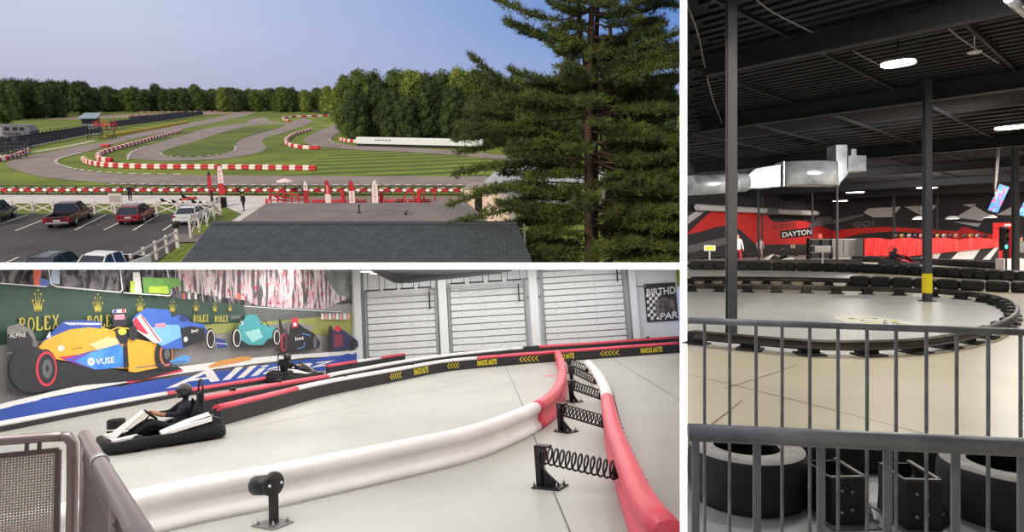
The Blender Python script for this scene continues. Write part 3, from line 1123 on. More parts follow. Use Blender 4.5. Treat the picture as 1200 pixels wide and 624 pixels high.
# ---------------------------------------------------------------- banner fence along the front straight
a, b = g1(-14, 228.6), g1(545, 229.0)
n = 32
fo = a
t = thing('banner_fence', 'dark post fence hung with red and white bunting along the front straight', 'fence', P1, a, math.atan2((b - a).y, (b - a).x))
Lf = (b - a).length
FH = 1.02
pm = MB().box((0, 0, FH / 2), (.11, .11, FH + .06)).build('post', DARK, t)
for i in range(1, n + 1):
    copy_part(pm, t, Matrix.Translation((Lf * i / n, 0, 0)))
for z_ in (FH, .1):
    MB().box((Lf / 2, 0, z_), (Lf, .07, .08)).build('rail', DARK, t)
MB().box((Lf / 2, .3, .03), (Lf, .5, .06)).build('plinth', mat('dark_green', (52, 62, 44), .9), t)
wh, rd, dk = MB(), MB(), MB()
per = 1.27
k = int(Lf / per)
for i in range(k):
    x0 = i * per
    wh.add([(x0, -.075, .78), (x0 + .42, -.075, .58), (x0, -.075, .38)], [(0, 1, 2)])
    wh.add([(x0 + .1, -.075, .82), (x0 + per * .5, -.075, .84), (x0 + per * .35, -.075, .74)], [(0, 1, 2)])
    wh.add([(x0 + per, -.075, .78), (x0 + per - .42, -.075, .58), (x0 + per, -.075, .38)], [(0, 2, 1)])
    rd.add([(x0 + .22, -.08, .62), (x0 + .45, -.08, .76), (x0 + per - .45, -.08, .76), (x0 + per - .22, -.08, .62), (x0 + per - .4, -.08, .36), (x0 + .4, -.08, .36)], [(0, 1, 2, 3, 4, 5)])
    dk.add([(x0, -.07, .86), (x0 + per, -.07, .86), (x0 + per, -.07, .34), (x0, -.07, .34)], [(0, 3, 2, 1)])
for nm, q, m_ in (('white_bunting', wh, WPL), ('red_bunting', rd, mat('red_cloth', (176, 34, 50), .8)), ('netting', dk, mat('fence_net', (46, 48, 42), .9))):
    q.build(nm, m_, t, fix=False)


# white crossbuck paddock fences
def x_fence(pa, pb, n, h, label, x_brace=True):
    a, b = g1(*pa), g1(*pb)
    t = thing('paddock_fence', label, 'fence', P1, a, math.atan2((b - a).y, (b - a).x))
    L_ = (b - a).length
    s_ = L_ / n
    pm = MB().bbox((0, 0, h / 2 + .04), (.17, .17, h + .08), .02).build('post', FENCEW, t)
    for i in range(1, n + 1):
        copy_part(pm, t, Matrix.Translation((s_ * i, 0, 0)))
    rm = MB().box((s_ / 2, 0, h - .08), (s_, .05, .13)).build('rail', FENCEW, t)
    for i in range(1, n):
        copy_part(rm, t, Matrix.Translation((s_ * i, 0, 0)))
    if x_brace:
        q = MB()
        for sg in (1, -1):
            an = math.atan2((h - .3) * sg, s_)
            q.box((s_ / 2, .03 * sg, h * .5), (math.hypot(s_, h - .3), .04, .11), M=Matrix.Rotation(-an, 3, 'Y'))
        bm_ = q.build('cross_brace', FENCEW, t)
        for i in range(1, n):
            copy_part(bm_, t, Matrix.Translation((s_ * i, 0, 0)))
    else:
        rm = MB().box((s_ / 2, 0, h * .5), (s_, .05, .12)).build('rail', FENCEW, t)
        for i in range(1, n):
            copy_part(rm, t, Matrix.Translation((s_ * i, 0, 0)))
    return t


x_fence((-8, 250), (258, 252.5), 11, 1.1, 'white crossbuck fence between the parking lot and the concrete paddock')
x_fence((259, 252.5), (224, 280), 4, 1.55, 'white crossbuck fence that runs back from the paddock corner towards the roof')
x_fence((208, 291), (156, 322), 4, 1.25, 'white two-rail fence by the footpath at the lot corner', False)
p = g1(209.5, 291)
t = thing('lamp_post', 'short post lamp at the end of the two-rail fence', 'lamp', P1, p)
MB().box((0, 0, .75), (.14, .14, 1.5)).build('post', FENCEW, t)
MB().lathe([(0, 1.5), (.16, 1.5), (.3, 1.85), (.3, 1.92), (0, 2.02)], seg=8).build('lamp_head', DARK, t)


# ---------------------------------------------------------------- vehicles
def loft(mb, secs, mi=0, smooth=False, caps=True):
    """secs: lists of points, equal length, joined in order"""
    k = len(secs[0])
    vs = [v for s_ in secs for v in s_]
    fs = [(i * k + j, i * k + (j + 1) % k, (i + 1) * k + (j + 1) % k, (i + 1) * k + j) for i in range(len(secs) - 1) for j in range(k)]
    mb.add(vs, fs, mi, smooth)
    if caps:
        mb.add(secs[0], tessellate_polygon([[Vector(v) for v in secs[0]]]), mi)
        mb.add(secs[-1], tessellate_polygon([[Vector(v) for v in secs[-1]]]), mi)


def car(name, label, paint, kind, rear, front, length):
    """x runs from the tail (0) to the nose; parts as on a real car"""
    a, b = g1(*rear), g1(*front)
    t = thing(name, label, 'truck' if kind == 'pickup' else 'car', P1, a, math.atan2((b - a).y, (b - a).x))
    S = length
    if kind == 'pickup':
        W, belt, top, sill = 1.0, 1.08, 1.88, .42
        body = [(0, .55, .7, .96), (.05, .5, .72, 1.0), (.36 * S, .42, .72, 1.0), (.365 * S, .42, 1.12, 1.0), (.72 * S, .42, 1.14, 1.0), (.78 * S, .42, 1.12, 1.0), (.95 * S, .45, 1.0, .97), (.99 * S, .5, .92, .92), (S, .55, .8, .88)]
        cab = [(.37 * S, 1.1, .93), (.385 * S, top - .06, .76), (.43 * S, top, .74), (.56 * S, top, .74), (.60 * S, top - .05, .75), (.73 * S, 1.12, .92)]
        wr, wx = .42, (.2 * S, .8 * S)
    elif kind == 'suv':
        W, belt, top, sill = .93, 1.0, 1.68, .36
        body = [(0, .5, .95, .84), (.03, .42, 1.0, .9), (.1 * S, .36, 1.03, .93), (.6 * S, .33, 1.02, .93), (.72 * S, .33, .99, .93), (.93 * S, .38, .84, .87), (.98 * S, .42, .76, .8), (S, .5, .66, .72)]
        cab = [(.01 * S, 1.0, .84), (.09 * S, top - .12, .68), (.15 * S, top - .03, .66), (.30 * S, top, .66), (.48 * S, top - .05, .67), (.70 * S, 1.0, .85)]
        wr, wx = .36, (.2 * S, .8 * S)
    else:
        W, belt, top, sill = .9, .92, 1.44, .33
        body = [(0, .48, .9, .8), (.03, .38, .98, .86), (.12 * S, .33, 1.0, .9), (.6 * S, .3, .94, .9), (.72 * S, .3, .9, .9), (.93 * S, .34, .74, .84), (.98 * S, .38, .66, .78), (S, .45, .58, .7)]
        cab = [(.11 * S, .98, .8), (.24 * S, top - .05, .64), (.32 * S, top, .62), (.46 * S, top - .01, .62), (.52 * S, top - .05, .63), (.70 * S, .92, .82)]
        wr, wx = .33, (.2 * S, .8 * S)
    mb = MB()
    loft(mb, [[(x_, -w, z0 + .1), (x_, -w * .9, z0), (x_, w * .9, z0), (x_, w, z0 + .1), (x_, w, (z0 + z1) / 2 + .1), (x_, w * .92, z1), (x_, -w * .92, z1), (x_, -w, (z0 + z1) / 2 + .1)] for x_, z0, z1, w in body])
    mb.build('body', paint, t)
    # cabin: dark glass all round, painted roof and pillars
    mb = MB()
    zb = cab[0][1]
    for i in range(len(cab) - 1):
        (x0, z0, w0), (x1, z1, w1) = cab[i], cab[i + 1]
        wb = .9 * W
        mb.add([(x0, -w0, z0), (x1, -w1, z1), (x1, w1, z1), (x0, w0, z0)], [(0, 1, 2, 3)])
    side = [(x_, z_, w) for x_, z_, w in cab]
    for s_ in (-1, 1):
        mb.add([(x_, s_ * w, z_) for x_, z_, w in side], [tuple(range(len(side)))])
    mb.build('windows', GLASS, t)
    mb = MB()
    rp = cab[1:-1]
    loft(mb, [[(x_, -w * 1.015, z_ - .015), (x_, -w * .9, z_ + .02), (x_, w * .9, z_ + .02), (x_, w * 1.015, z_ - .015), (x_, w * .9, z_ - .03), (x_, -w * .9, z_ - .03)] for x_, z_, w in rp])
    for s_ in (-1, 1):
        for (x0, z0, w0), (x1, z1, w1) in ((cab[0], cab[1]), (cab[-1], cab[-2])):
            mb.tube([(x0, s_ * w0, z0), (x1, s_ * w1, z1)], .045, 5)
        xm = (cab[2][0] + cab[-2][0]) / 2
        mb.tube([(xm, s_ * (cab[2][2] + .02), cab[2][1] - .02), (xm, s_ * (cab[0][2] + .03), zb)], .04, 5)
    mb.build('roof', paint, t)
    if kind == 'pickup':
        LN = mat('bed_liner', (22, 21, 24), .9)
        mb = MB()
        mb.box((.185 * S, 0, .735), (.35 * S, 1.8, .02))
        for s_ in (-1, 1):
            mb.box((.185 * S, s_ * .865, .9), (.35 * S, .015, .36))
        mb.box((.355 * S, 0, .9), (.02, 1.74, .36))
        mb.box((.1, 0, .9), (.02, 1.74, .36))
        mb.build('bed_liner', LN, t)
        for s_ in (-1, 1):
            MB().bbox((.185 * S, s_ * .935, .86), (.365 * S, .12, .52), .03).build('bed_side', paint, t)
        MB().bbox((.05, 0, .84), (.09, 1.76, .5), .03).build('tailgate', paint, t)
        MB().box((-.0, 0, .98), (.04, .4, .05)).build('tailgate_handle', DARK, t)
    MB().bbox((.0, 0, .56), (.18, 1.7 * W, .2), .05).build('rear_bumper', CHROME if kind == 'pickup' else paint, t)
    MB().bbox((S - .03, 0, .5), (.16, 1.45 * W, .2), .05).build('front_bumper', DARK if kind != 'pickup' else CHROME, t)
    for s_ in (-1, 1):
        MB().bbox((.02, s_ * W * .82, .88), (.1, .24, .3 if kind != 'sedan' else .18), .03).build('tail_lamp', mat('tail_lamp', (150, 26, 30), .3), t)
        MB().bbox((S * .97, s_ * W * .7, .72), (.2, .34, .16), .04).build('headlamp', mat('headlamp', (220, 222, 226), .2), t)
        MB().bbox((.66 * S, s_ * (W + .1), 1.05), (.12, .2, .14), .04).build('wing_mirror', paint, t)
        for x_ in wx:
            w_ = MB().lathe([(.0, -.1), (wr * .62, -.1), (wr * .94, -.1), (wr, -.05), (wr, .05), (wr * .94, .1), (0, .1)], (x_, s_ * (W - .08), wr), 18, M=Matrix.Rotation(PI / 2, 3, 'X')).build('wheel', BLACK, t)
            MB().lathe([(0, -.005), (wr * .58, -.005), (wr * .6, .012), (wr * .2, .03), (0, .03)], (x_, s_ * (W + .025), wr), 10, M=Matrix.Rotation(-s_ * PI / 2, 3, 'X')).build('hub', CHROME, w_)
    MB().box((-.015, 0, .78), (.03, .5, .14)).build('number_plate', mat('plate', (190, 190, 190), .5), t)
    return t


MAROON = mat('maroon_paint', (92, 26, 38), .3, var=.04, coat=.5)
CRIM = mat('crimson_paint', (118, 24, 44), .3, var=.04, coat=.5)
SILV = mat('silver_white_paint', (200, 204, 210), .3, var=.03, coat=.4)
BLKP = mat('black_paint', (24, 24, 30), .3, var=.05, coat=.5)
WHTP = mat('white_paint_car', (226, 228, 230), .3, var=.02, coat=.4)
car('pickup_truck', 'maroon pickup truck with an open bed parked beside the white fence', MAROON, 'pickup', (68, 270), (102, 252.5), 5.8)
car('sport_utility_car', 'crimson hatchback car parked beside the white fence', CRIM, 'suv', (151, 266), (175, 252.5), 4.5)
car('sedan', 'silver white saloon car parked at the fence corner', SILV, 'sedan', (216, 266), (236, 253), 4.6)
car('pickup_truck', 'black pickup truck cut by the picture edge beside the white fence', BLKP, 'pickup', (-24, 268), (10, 252.5), 5.8)
t = car('estate_car', 'dark estate car with roof rails nosing towards the viewer', BLKP, 'suv', (79, 322), (53, 334), 4.4)
for s_ in (-1, 1):
    MB().tube([(.5, s_ * .6, 1.66), (.7, s_ * .6, 1.75), (2.2, s_ * .6, 1.75), (2.4, s_ * .6, 1.68)], .025, 5).build('roof_rail', DARK, t)
car('pickup_truck', 'white pickup truck with a dark bed nosing towards the viewer', WHTP, 'pickup', (163, 318), (120, 334), 5.4)

# ---------------------------------------------------------------- paddock: flags, parasol, people, karts
def feather_flag(x, y0, y1, w, label, tone, P=P1):
    p = g1(x, y0)
    top = P1.d(x, y1, p.y).z
    W_ = w * (P1.d(x + 1, y0, p.y) - P1.d(x, y0, p.y)).x
    t = thing('feather_flag', label, 'flag', P1, p, group=None)
    MB().lathe([(0, 0), (.3, 0), (.3, .05), (.05, .09), (0, .09)], seg=10).build('base', DARK, t)
    MB().tube([(-W_ * .5, 0, 0.05), (-W_ * .5, 0, top * .6), (-W_ * .38, 0, top * .88), (-W_ * .05, 0, top * .99)], .025, 5).build('pole', DARK, t)
    outl = [(-.48, .1), (.5, .1), (.5, .62), (.44, .78), (.3, .9), (.08, .985), (-.06, 1.0), (-.2, .96), (-.36, .86), (-.48, .62)]
    mats_ = tone
    rows = [0.1, .35, .6, .8, .92, 1.0]

    def halfw(z):
        pts_r = [(.1, .5), (.62, .5), (.78, .44), (.9, .3), (.985, .08), (1.0, 0)]
        pts_l = [(.1, -.48), (.62, -.48), (.86, -.36), (.96, -.2), (1.0, -.06)]

        def f(pts):
            for (a, va), (b, vb) in zip(pts, pts[1:]):
                if z <= b:
                    return va + (vb - va) * (z - a) / (b - a)
            return pts[-1][1]
        return f(pts_l), f(pts_r)
    mb = MB()
    N = 14
    zs = [.1 + .9 * i / N for i in range(N + 1)]
    for i in range(N):
        z0, z1 = zs[i], zs[i + 1]
        l0, r0 = halfw(z0)
        l1, r1_ = halfw(z1)
        mi = tone[1](i / N)
        for sgn, fl in ((-.012, False), (.012, True)):
            q = [(l0 * W_, sgn, z0 * top), (r0 * W_, sgn, z0 * top), (r1_ * W_, sgn, z1 * top), (l1 * W_, sgn, z1 * top)]
            mb.add(q, [(0, 1, 2, 3) if not fl else (3, 2, 1, 0)], mi)
    fl_ = mb.build('banner', tone[0], t)
    # upright lettering
    mb = MB()
    tx = tone[2]
    if tx:      # a column of worn, unreadable marks
        rf = random.Random(int(x))
        for k in range(5):
            zc = (.24 + .12 * k) * top
            for q in range(2):
                w_ = rf.uniform(.18, .42) * W_
                mb.add([(-w_ / 2, -.02, zc + q * .05 * top), (w_ / 2, -.02, zc + q * .05 * top + .01), (w_ / 2, -.02, zc + q * .05 * top + .028 * top), (-w_ / 2, -.02, zc + q * .05 * top + .025 * top)], [(0, 1, 2, 3)])
        mb.build('lettering', tone[3], fl_)
    return t


FRED = mat('flag_red', (186, 40, 58), .8, var=.04)
FPNK = mat('flag_pale', (236, 216, 220), .8, var=.03)
FBLK = mat('flag_black', (50, 40, 46), .8)
FGRY = mat('flag_grey', (168, 160, 168), .8)
feather_flag(247.5, 231, 200, 4.5, 'narrow dark red feather flag on the concrete paddock', ([FRED, FBLK], lambda f: 1 if f > .72 else 0, None, None))
feather_flag(260.5, 232, 192, 6.5, 'tall pink and red feather flag with a dark tip on the concrete paddock', ([FPNK, FRED, FBLK], lambda f: 2 if f > .9 else (1 if f < .3 else 0), True, FRED))
feather_flag(359.5, 243, 211, 5.5, 'white-topped dark red feather flag by the parasol', ([FRED, FPNK], lambda f: 1 if f > .55 else 0, True, FBLK))
feather_flag(385, 244, 211, 7, 'bright red feather flag fading to pink behind the flat roof', ([FPNK, FRED], lambda f: 1 if f > .38 else 0, True, FPNK))
feather_flag(413, 244, 211, 7, 'red-pointed pink feather flag between two red pillars', ([FPNK, FRED], lambda f: 1 if f > .52 else 0, True, FRED))
feather_flag(440, 244, 210, 7.5, 'pale grey feather flag with dark lettering behind the flat roof', ([FPNK], lambda f: 0, True, FGRY))

p = g1(335, 231.5)
t = thing('parasol', 'pink white parasol behind the red ramp railing', 'parasol', P1, p)
zt = P1.d(335, 209.5, p.y).z
MB().tube([(0, 0, 0), (0, 0, zt)], .04, 6).build('pole', DARK, t)
MB().lathe([(.92, zt - .3), (.6, zt - .15), (.1, zt), (0, zt + .03), (0, zt - .02), (.6, zt - .19), (.9, zt - .33)], seg=8, smooth=False).build('canopy', mat('pink_canvas', (232, 206, 208), .8), t)
MB().lathe([(0, 0), (.35, 0), (.35, .08), (0, .12)], seg=10).build('base', DARK, t)


def person(x, y, label, shirt, trousers, h=1.75, rz=0.0, P=P1, pos=None, hair=(40, 30, 26), skin_c=(190, 140, 112), arms=0.12, stride=.1):
    p = pos if pos is not None else P.g(x, y)
    k = h / 1.75
    t = thing('person', label, 'person', P, p, rz, scale=k)
    V = [(0, 0, .95), (0, 0, 1.15), (0, 0, 1.4), (0, -.01, 1.5), (0, -.02, 1.62), (0, -.02, 1.7),
         (.19, 0, 1.4), (.24 + arms * .4, .0, 1.13), (.24 + arms * .5, -.06, .88), (.24 + arms * .5, -.08, .8),
         (-.19, 0, 1.4), (-.24 - arms * .4, 0, 1.13), (-.24 - arms * .5, -.06, .88), (-.24 - arms * .5, -.08, .8),
         (.1, 0, .88), (.11, -stride, .5), (.11, -stride * .6, .09), (.11, -stride * .6 - .14, .04),
         (-.1, 0, .88), (-.11, stride * .6, .5), (-.11, stride, .09), (-.11, stride - .14, .04)]
    E = [(0, 1), (1, 2), (2, 3), (3, 4), (4, 5), (2, 6), (6, 7), (7, 8), (8, 9), (2, 10), (10, 11), (11, 12), (12, 13), (0, 14), (14, 15), (15, 16), (16, 17), (0, 18), (18, 19), (19, 20), (20, 21)]
    R_ = [.15, .14, .15, .06, .095, .08, .07, .05, .038, .035, .07, .05, .038, .035, .1, .075, .05, .04, .1, .075, .05, .04]
    mts = [mat('cloth_%d_%d_%d' % shirt, shirt, .9), mat('cloth_%d_%d_%d' % trousers, trousers, .9), mat('skin_tone', skin_c, .6), mat('shoe', (30, 28, 28), .7)]

    def pick(c):
        if c.z > 1.5 or (abs(c.x) > .22 and c.z < .9):
            return 2
        if c.z < .07:
            return 3
        return 0 if c.z > .93 else 1
    skin('body', V, E, R_, mts, t, 1, pick)
    MB().ball((0, .015, 1.7), (.095, .105, .085), 10, 6).build('hair', mat('hair_%d' % hair[0], hair, .9), t)
    return t


person(153, 236, 'person in dark clothes standing by the banner fence', (34, 32, 40), (30, 30, 36), rz=.4)
person(286, 247.5, 'person in black standing alone on the concrete near the roof', (24, 24, 28), (26, 26, 30), rz=-.5)
person(249, 240, 'person in black beside the parked karts under the red flag', (32, 32, 38), (30, 30, 36), rz=2.0)
# noticeboard
p = g1(137, 247)
t = thing('noticeboard', 'white noticeboard standing by the crossbuck fence', 'sign', P1, p)
for x_ in (-.45, .45):
    MB().box((x_, 0, .6), (.1, .1, 1.2)).build('leg', FENCEW, t)
MB().bbox((0, 0, 1.15), (1.3, .1, .95), .04).build('board', FENCEW, t)
MB().box((0, -.06, 1.15), (1.0, .02, .6)).build('notice', mat('notice_grey', (170, 164, 162), .8), t)


def mini_kart(x, y, rz, label, body, group=None):
    t = thing('go_kart', label, 'kart', P1, g1(x, y), rz, group, scale=.85)
    MB().bbox((0, 0, .12), (1.6, .9, .1), .04).build('chassis', DARK, t)
    MB().bbox((.75, 0, .24), (.5, .9, .25), .08).build('nose', body, t)
    for s_ in (-1, 1):
        MB().bbox((0, s_ * .55, .2), (.8, .22, .2), .06).build('side_pod', body, t)
    MB().add([(-.5, -.22, .15), (.05, -.22, .15), (.05, .22, .15), (-.5, .22, .15), (-.65, -.24, .65), (-.65, .24, .65)], [(0, 1, 2, 3), (0, 3, 5, 4), (0, 4, 1), (3, 2, 5)]).build('seat', BLACK, t)
    MB().lathe([(.1, 0), (.13, .015), (.1, .03)], (.35, 0, .5), 12, M=Matrix.Rotation(.9, 3, 'Y')).build('steering_wheel', BLACK, t)
    for sx_ in (-.62, .5):
        for s_ in (-1, 1):
            MB().lathe([(0, -.09), (.13, -.09), (.14, 0), (.13, .09), (0, .09)], (sx_, s_ * .55, .14), 10, M=Matrix.Rotation(PI / 2, 3, 'X')).build('wheel', BLACK, t)
    return t


mini_kart(196, 239, .1, 'kart with a white nose parked on the paddock, farthest from the flags', WPL)
mini_kart(209, 240.5, .15, 'black and white kart second from the parked row end', WPL)
mini_kart(220, 234.5, 0, 'red kart parked behind the row of black and white ones', RED)
mini_kart(221, 243.5, .05, 'dark kart nearest the fence in the parked row', DARK)
mini_kart(232, 240.5, .1, 'black and white kart in the middle of the parked row', WPL)
mini_kart(241, 242.5, .1, 'dark kart beside the person in black', DARK)
# black motorbike-like stack beside the karts
t = thing('tyre_stack', 'short stack of black tyres beside the tall pink flag', 'tyre stack', P1, g1(260, 243))
for k in range(4):
    MB().lathe([(.22, .02), (.42, 0), (.5, .06), (.5, .18), (.42, .24), (.22, .22)], (0.02 * (k % 2), 0, .24 * k), 16).build('tyre', BLACK, t)

# ---------------------------------------------------------------- red deck and ramp behind the flat roof
pa = g1(318, 244)
t = thing('ramp_railing', 'red ramp railing at the corner of the flat roof', 'railing', P1, pa)


def rel(x, y, z=0.0):
    p = g1(x, y) - pa
    return Vector((p.x, p.y, z))


mb = MB()
for a, b in [((316, 241), (338, 239.5)), ((322, 236), (360, 239))]:
    for z_ in (.55, 1.05):
        mb.tube([rel(*a, z_), rel(*b, z_ * .7)], .06, 5)
mb.tube([rel(312, 248, .3), rel(318, 240, 1.1), rel(330, 238, .3)], .07, 5)
mb.build('rail', RED, t)
for x_, y_ in [(313, 246), (318, 241), (326, 239), (334, 239), (342, 239), (350, 239), (359, 239)]:
    MB().box(rel(x_, y_, .55), (.12, .12, 1.1)).build('post', RED, t)
MB().box(rel(332, 240, .08), (4.2, 1.6, .1), .0).build('deck', mat('pale_deck', (206, 190, 180), .8), t)
pa = g1(366, 238.5)
t = thing('deck_railing', 'low red deck railing behind the row of feather flags', 'railing', P1, pa)
for a, b in [((366, 238.5), (430, 238)), ((436, 238), (505, 237.5))]:
    for z_ in (.12, .3):
        MB().tube([rel(*a, z_), rel(*b, z_)], .07, 5).build('rail', RED, t)
for x_ in range(366, 506, 14):
    MB().box(rel(x_, 238.2, .18), (.13, .13, .36)).build('post', mat('pink_post', (190, 120, 120), .7), t)
for a in [(470, 237, 480, 223), (480, 223, 490, 237), (497, 237, 497, 222), (510, 236, 510, 222)]:
    q0, q1 = rel(a[0], 238), rel(a[2], 238)
    MB().tube([Vector((q0.x, q0.y, (238 - a[1]) * .09 + .05)), Vector((q1.x, q1.y, (238 - a[3]) * .09))], .07, 5).build('brace', RED, t)
for x_, y_, lab in [(402.5, 242, 'red pillar between the bright red flag and the pink one'), (447.5, 242, 'red pillar beside the pale grey flag'), (491, 240, 'red pillar farthest along the roof edge, nearest the pine')]:
    p = g1(x_, y_)
    q = thing('pillar_cover', lab, 'post', P1, p)
    MB().bbox((0, 0, .72), (.34, .34, 1.4), .05).build('sleeve', RED, q)
    MB().lathe([(.17, 1.42), (.12, 1.5), (0, 1.52)], seg=10).build('cap', RED, q)
    MB().bbox((0, 0, .04), (.5, .5, .08), .02).build('foot', DARK, q)

# pale pink kiosk half hidden by the pine
pa = g1(546, 262)
t = thing('kiosk', 'pale pink kiosk with a dark doorway half hidden by pine boughs', 'kiosk', P1, pa, rz=-.25)
MB().box((.35, .9, 1.5), (.9, 1.8, 3.0)).build('wall', mat('pink_wall', (228, 202, 190), .8), t)
MB().box((1.15, 1.0, 1.5), (.8, 1.5, 2.7)).build('doorway', mat('doorway_dark', (28, 24, 26), .9), t)
MB().prism([(1.5, 0, .0), (4.1, 0, 0), (3.5, 0, 1.9), (2.6, 0, 3.1), (1.5, 0, 2.9)], (0, 1.8, 0)).build('gable', mat('pink_wall'), t)
MB().add([(-.2, -.1, 3.05), (2.7, -.1, 3.25), (2.9, 2.0, 3.4), (-.2, 2.0, 3.2), (-.2, -.1, 2.95), (2.7, -.1, 3.12), (2.9, 2.0, 3.3), (-.2, 2.0, 3.1)], [(0, 1, 2, 3), (7, 6, 5, 4), (0, 4, 5, 1), (1, 5, 6, 2), (2, 6, 7, 3), (3, 7, 4, 0)]).build('roof', mat('kiosk_roof', (150, 140, 136), .8), t)
# grey metal building behind the pine
a = g1(572, 236)
b = g1(792, 244)
t = thing('metal_building', 'long grey metal building with a pale roof behind the pine', 'building', P1, a, math.atan2((b - a).y, (b - a).x))
Lb = (b - a).length - 1.5
MB().box((Lb / 2, 4.0, 1.0), (Lb, 7.6, 2.0)).build('wall', mat('grey_sheet', (120, 122, 128), .6), t)
MB().add([(-.4, -.4, 2.0), (Lb + .2, -.4, 2.0), (Lb + .2, 8.2, 2.9), (-.4, 8.2, 2.9), (-.4, -.4, 1.85), (Lb + .2, -.4, 1.85), (Lb + .2, 8.2, 2.7), (-.4, 8.2, 2.7)], [(0, 1, 2, 3), (7, 6, 5, 4), (0, 4, 5, 1), (1, 5, 6, 2), (2, 6, 7, 3), (3, 7, 4, 0)]).build('roof', mat('pale_roof', (168, 170, 178), .55), t)
MB().box((Lb / 2, 8.2, 2.86), (Lb + .4, .2, .2)).build('ridge', DARK, t)

# ================================================================ PLACE 2: the indoor hall with red and white rail barriers
g2 = P2.g
FLOOR2 = mat('grey_floor_paint', (176, 175, 168), 0.45, c2=(168, 167, 160), scale=.7, detail=8)
tint(FLOOR2, 'noise', (148, 145, 140), scale=(.5, .5, .5), lo=.58, hi=.8, amount=.5, Scale=1.0, Detail=8.0)
WALL2 = mat('white_wall', (232, 234, 236), .7, var=.02)
RBAR = mat('red_sleeve', (218, 74, 92), .42, var=.05, scale=2)
WBAR = mat('white_sleeve', (232, 228, 226), .42, var=.03, scale=2)
BPAN = mat('black_panel', (38, 38, 40), .5, var=.12)
STEEL = mat('black_steel', (20, 20, 22), .45, var=.1)
ZINC = mat('zinc', (150, 150, 150), .4, metal=.8)
YEL = mat('yellow_print', (226, 206, 40), .6, var=.03)

cA, cB, cC = g2(0, 497), g2(415, 428), g2(800, 404)
dm = (cB - cA).normalized()
nm = Vector((dm.y, -dm.x, 0))                  # from the mural into the hall
dw = (cC - cB).normalized()
nw = Vector((dw.y, -dw.x, 0))                  # from the door wall into the hall
if nw.y > 0:
    nw = -nw
TOPW = 60


def clip_top(p):
    """height at point p where the sloping deck meets the wall, in hall heights"""
    lo_, hi_ = 0.0, 30.0
    for _ in range(40):
        m_ = (lo_ + hi_) / 2
        q = P2.M @ Vector((p.x, p.y, m_))
        if q.z > q.y * sl - (th if q.y > DF else 0):
            hi_ = m_
        else:
            lo_ = m_
    return lo_


def wall_mesh(a, b, n_out, th_=.25, steps=12):
    mb = MB()
    pts = [a.lerp(b, i / steps) for i in range(steps + 1)]
    lo_ = pts + []
    hi_ = [Vector((p.x, p.y, clip_top(p))) for p in pts]
    ring = lo_ + hi_[::-1]
    mb.prism(ring, n_out * th_)
    return mb


a0 = cB - dm * (plen([cA, cB]) + 18.5)
struct('wall_left', wall_mesh(a0, cB, -nm), WALL2, P2)
# stop the door wall and the floor at the upright partition
def at_partition(p, d_):
    """distance along d_ from p to the partition plane"""
    t0, t1 = 0.0, 60.0
    for _ in range(50):
        t = (t0 + t1) / 2
        q = P2.M @ (p + d_ * t)
        if q.x > q.y * dv.x / dv.y - (tk / dv.y if q.y > DF else 4.0 / FL * q.y):
            t1 = t
        else:
            t0 = t
    return t0


wl = at_partition(cB, dw)
struct('wall_far', wall_mesh(cB - dw * .25, cB + dw * wl, -nw, .25), WALL2, P2)
edge = []
for yy in (.35, 2, 4, 6, 8, 9.5, 10.2, 10.8, 12, 20, 28):
    p = Vector((0, yy, 0))
    q = Vector((-20, yy, 0))
    edge.append(q + Vector((1, 0, 0)) * at_partition(q, Vector((1, 0, 0))))
fl = [Vector((-20, .35, 0))] + edge + [cB + dw * wl - nw * .1, cB - nw * .1 - nm * .1, a0 - nm * .1]
fl = [Vector((a0.x - 1, -1.4, 0)), Vector((.02, -1.4, 0))] + edge + [cB + dw * wl - nw * .1, cB - nw * .1 - nm * .1, a0 - nm * .1]
mb = MB()
mb.prism(fl, (0, 0, -.08))
struct('floor', mb, FLOOR2, P2)
mb = MB()
for pxs in ([(590, 426), (604, 455), (620, 495), (647, 573), (668, 624), (690, 680)], [(716, 420), (798, 470)], [(300, 500), (560, 446)]):
    pts = [g2(x, y) for x, y in pxs]
    for a, b in zip(pts, pts[1:]):
        strip(mb, a, b, .018, .004)
struct('floor_joint', mb, mat('joint_grey', (104, 102, 100), .8), P2)

for i, (yc, xc, sx__, sy__) in enumerate([(12, -5.5, 10, 3.0), (16, -3, 11, 3.2), (21, -2, 12, 3.2), (26.5, 0, 12, 3.2), (12, 1.2, 2.2, 3.0), (19, -10, 3.0, 5), (26, -8.6, 2.4, 5), (13.5, -12.6, 2.8, 3), (30.5, 0, 12, 2)]):
    light('ceiling_panel_fill', 'AREA', (4.0 if xc < -8 else 1.6 if yc < 13 else 2.3) * PI * sx__ * sy__, aim((xc, yc, sl * yc - th - .02), (0, sl, -1)), (1.0, .985, .96), shape='RECTANGLE', size=sx__, size_y=sy__)  # unseen area lights under the deck, those beside the mural added to brighten it


# fill lights added over the open front of the hall, facing down, without fixtures
for x_, y_ in ((-6.5, 4.6), (-2.6, 4.6), (-8.5, 8.0), (-4.0, 8.0)):
    light('overhead_fill', 'AREA', 82, aim((x_, y_, y_ * .373 + 1.2), (0, 0, -1)), (1.0, .985, .96), shape='RECTANGLE', size=3.0, size_y=2.0, spread=math.radians(110))


# ---------------------------------------------------------------- the race mural: a printed wall covering
def W2(x, y, off=0.0):
    return P2.w(min(x, 412.6), max(y, 315.4), cA, nm) + nm * off


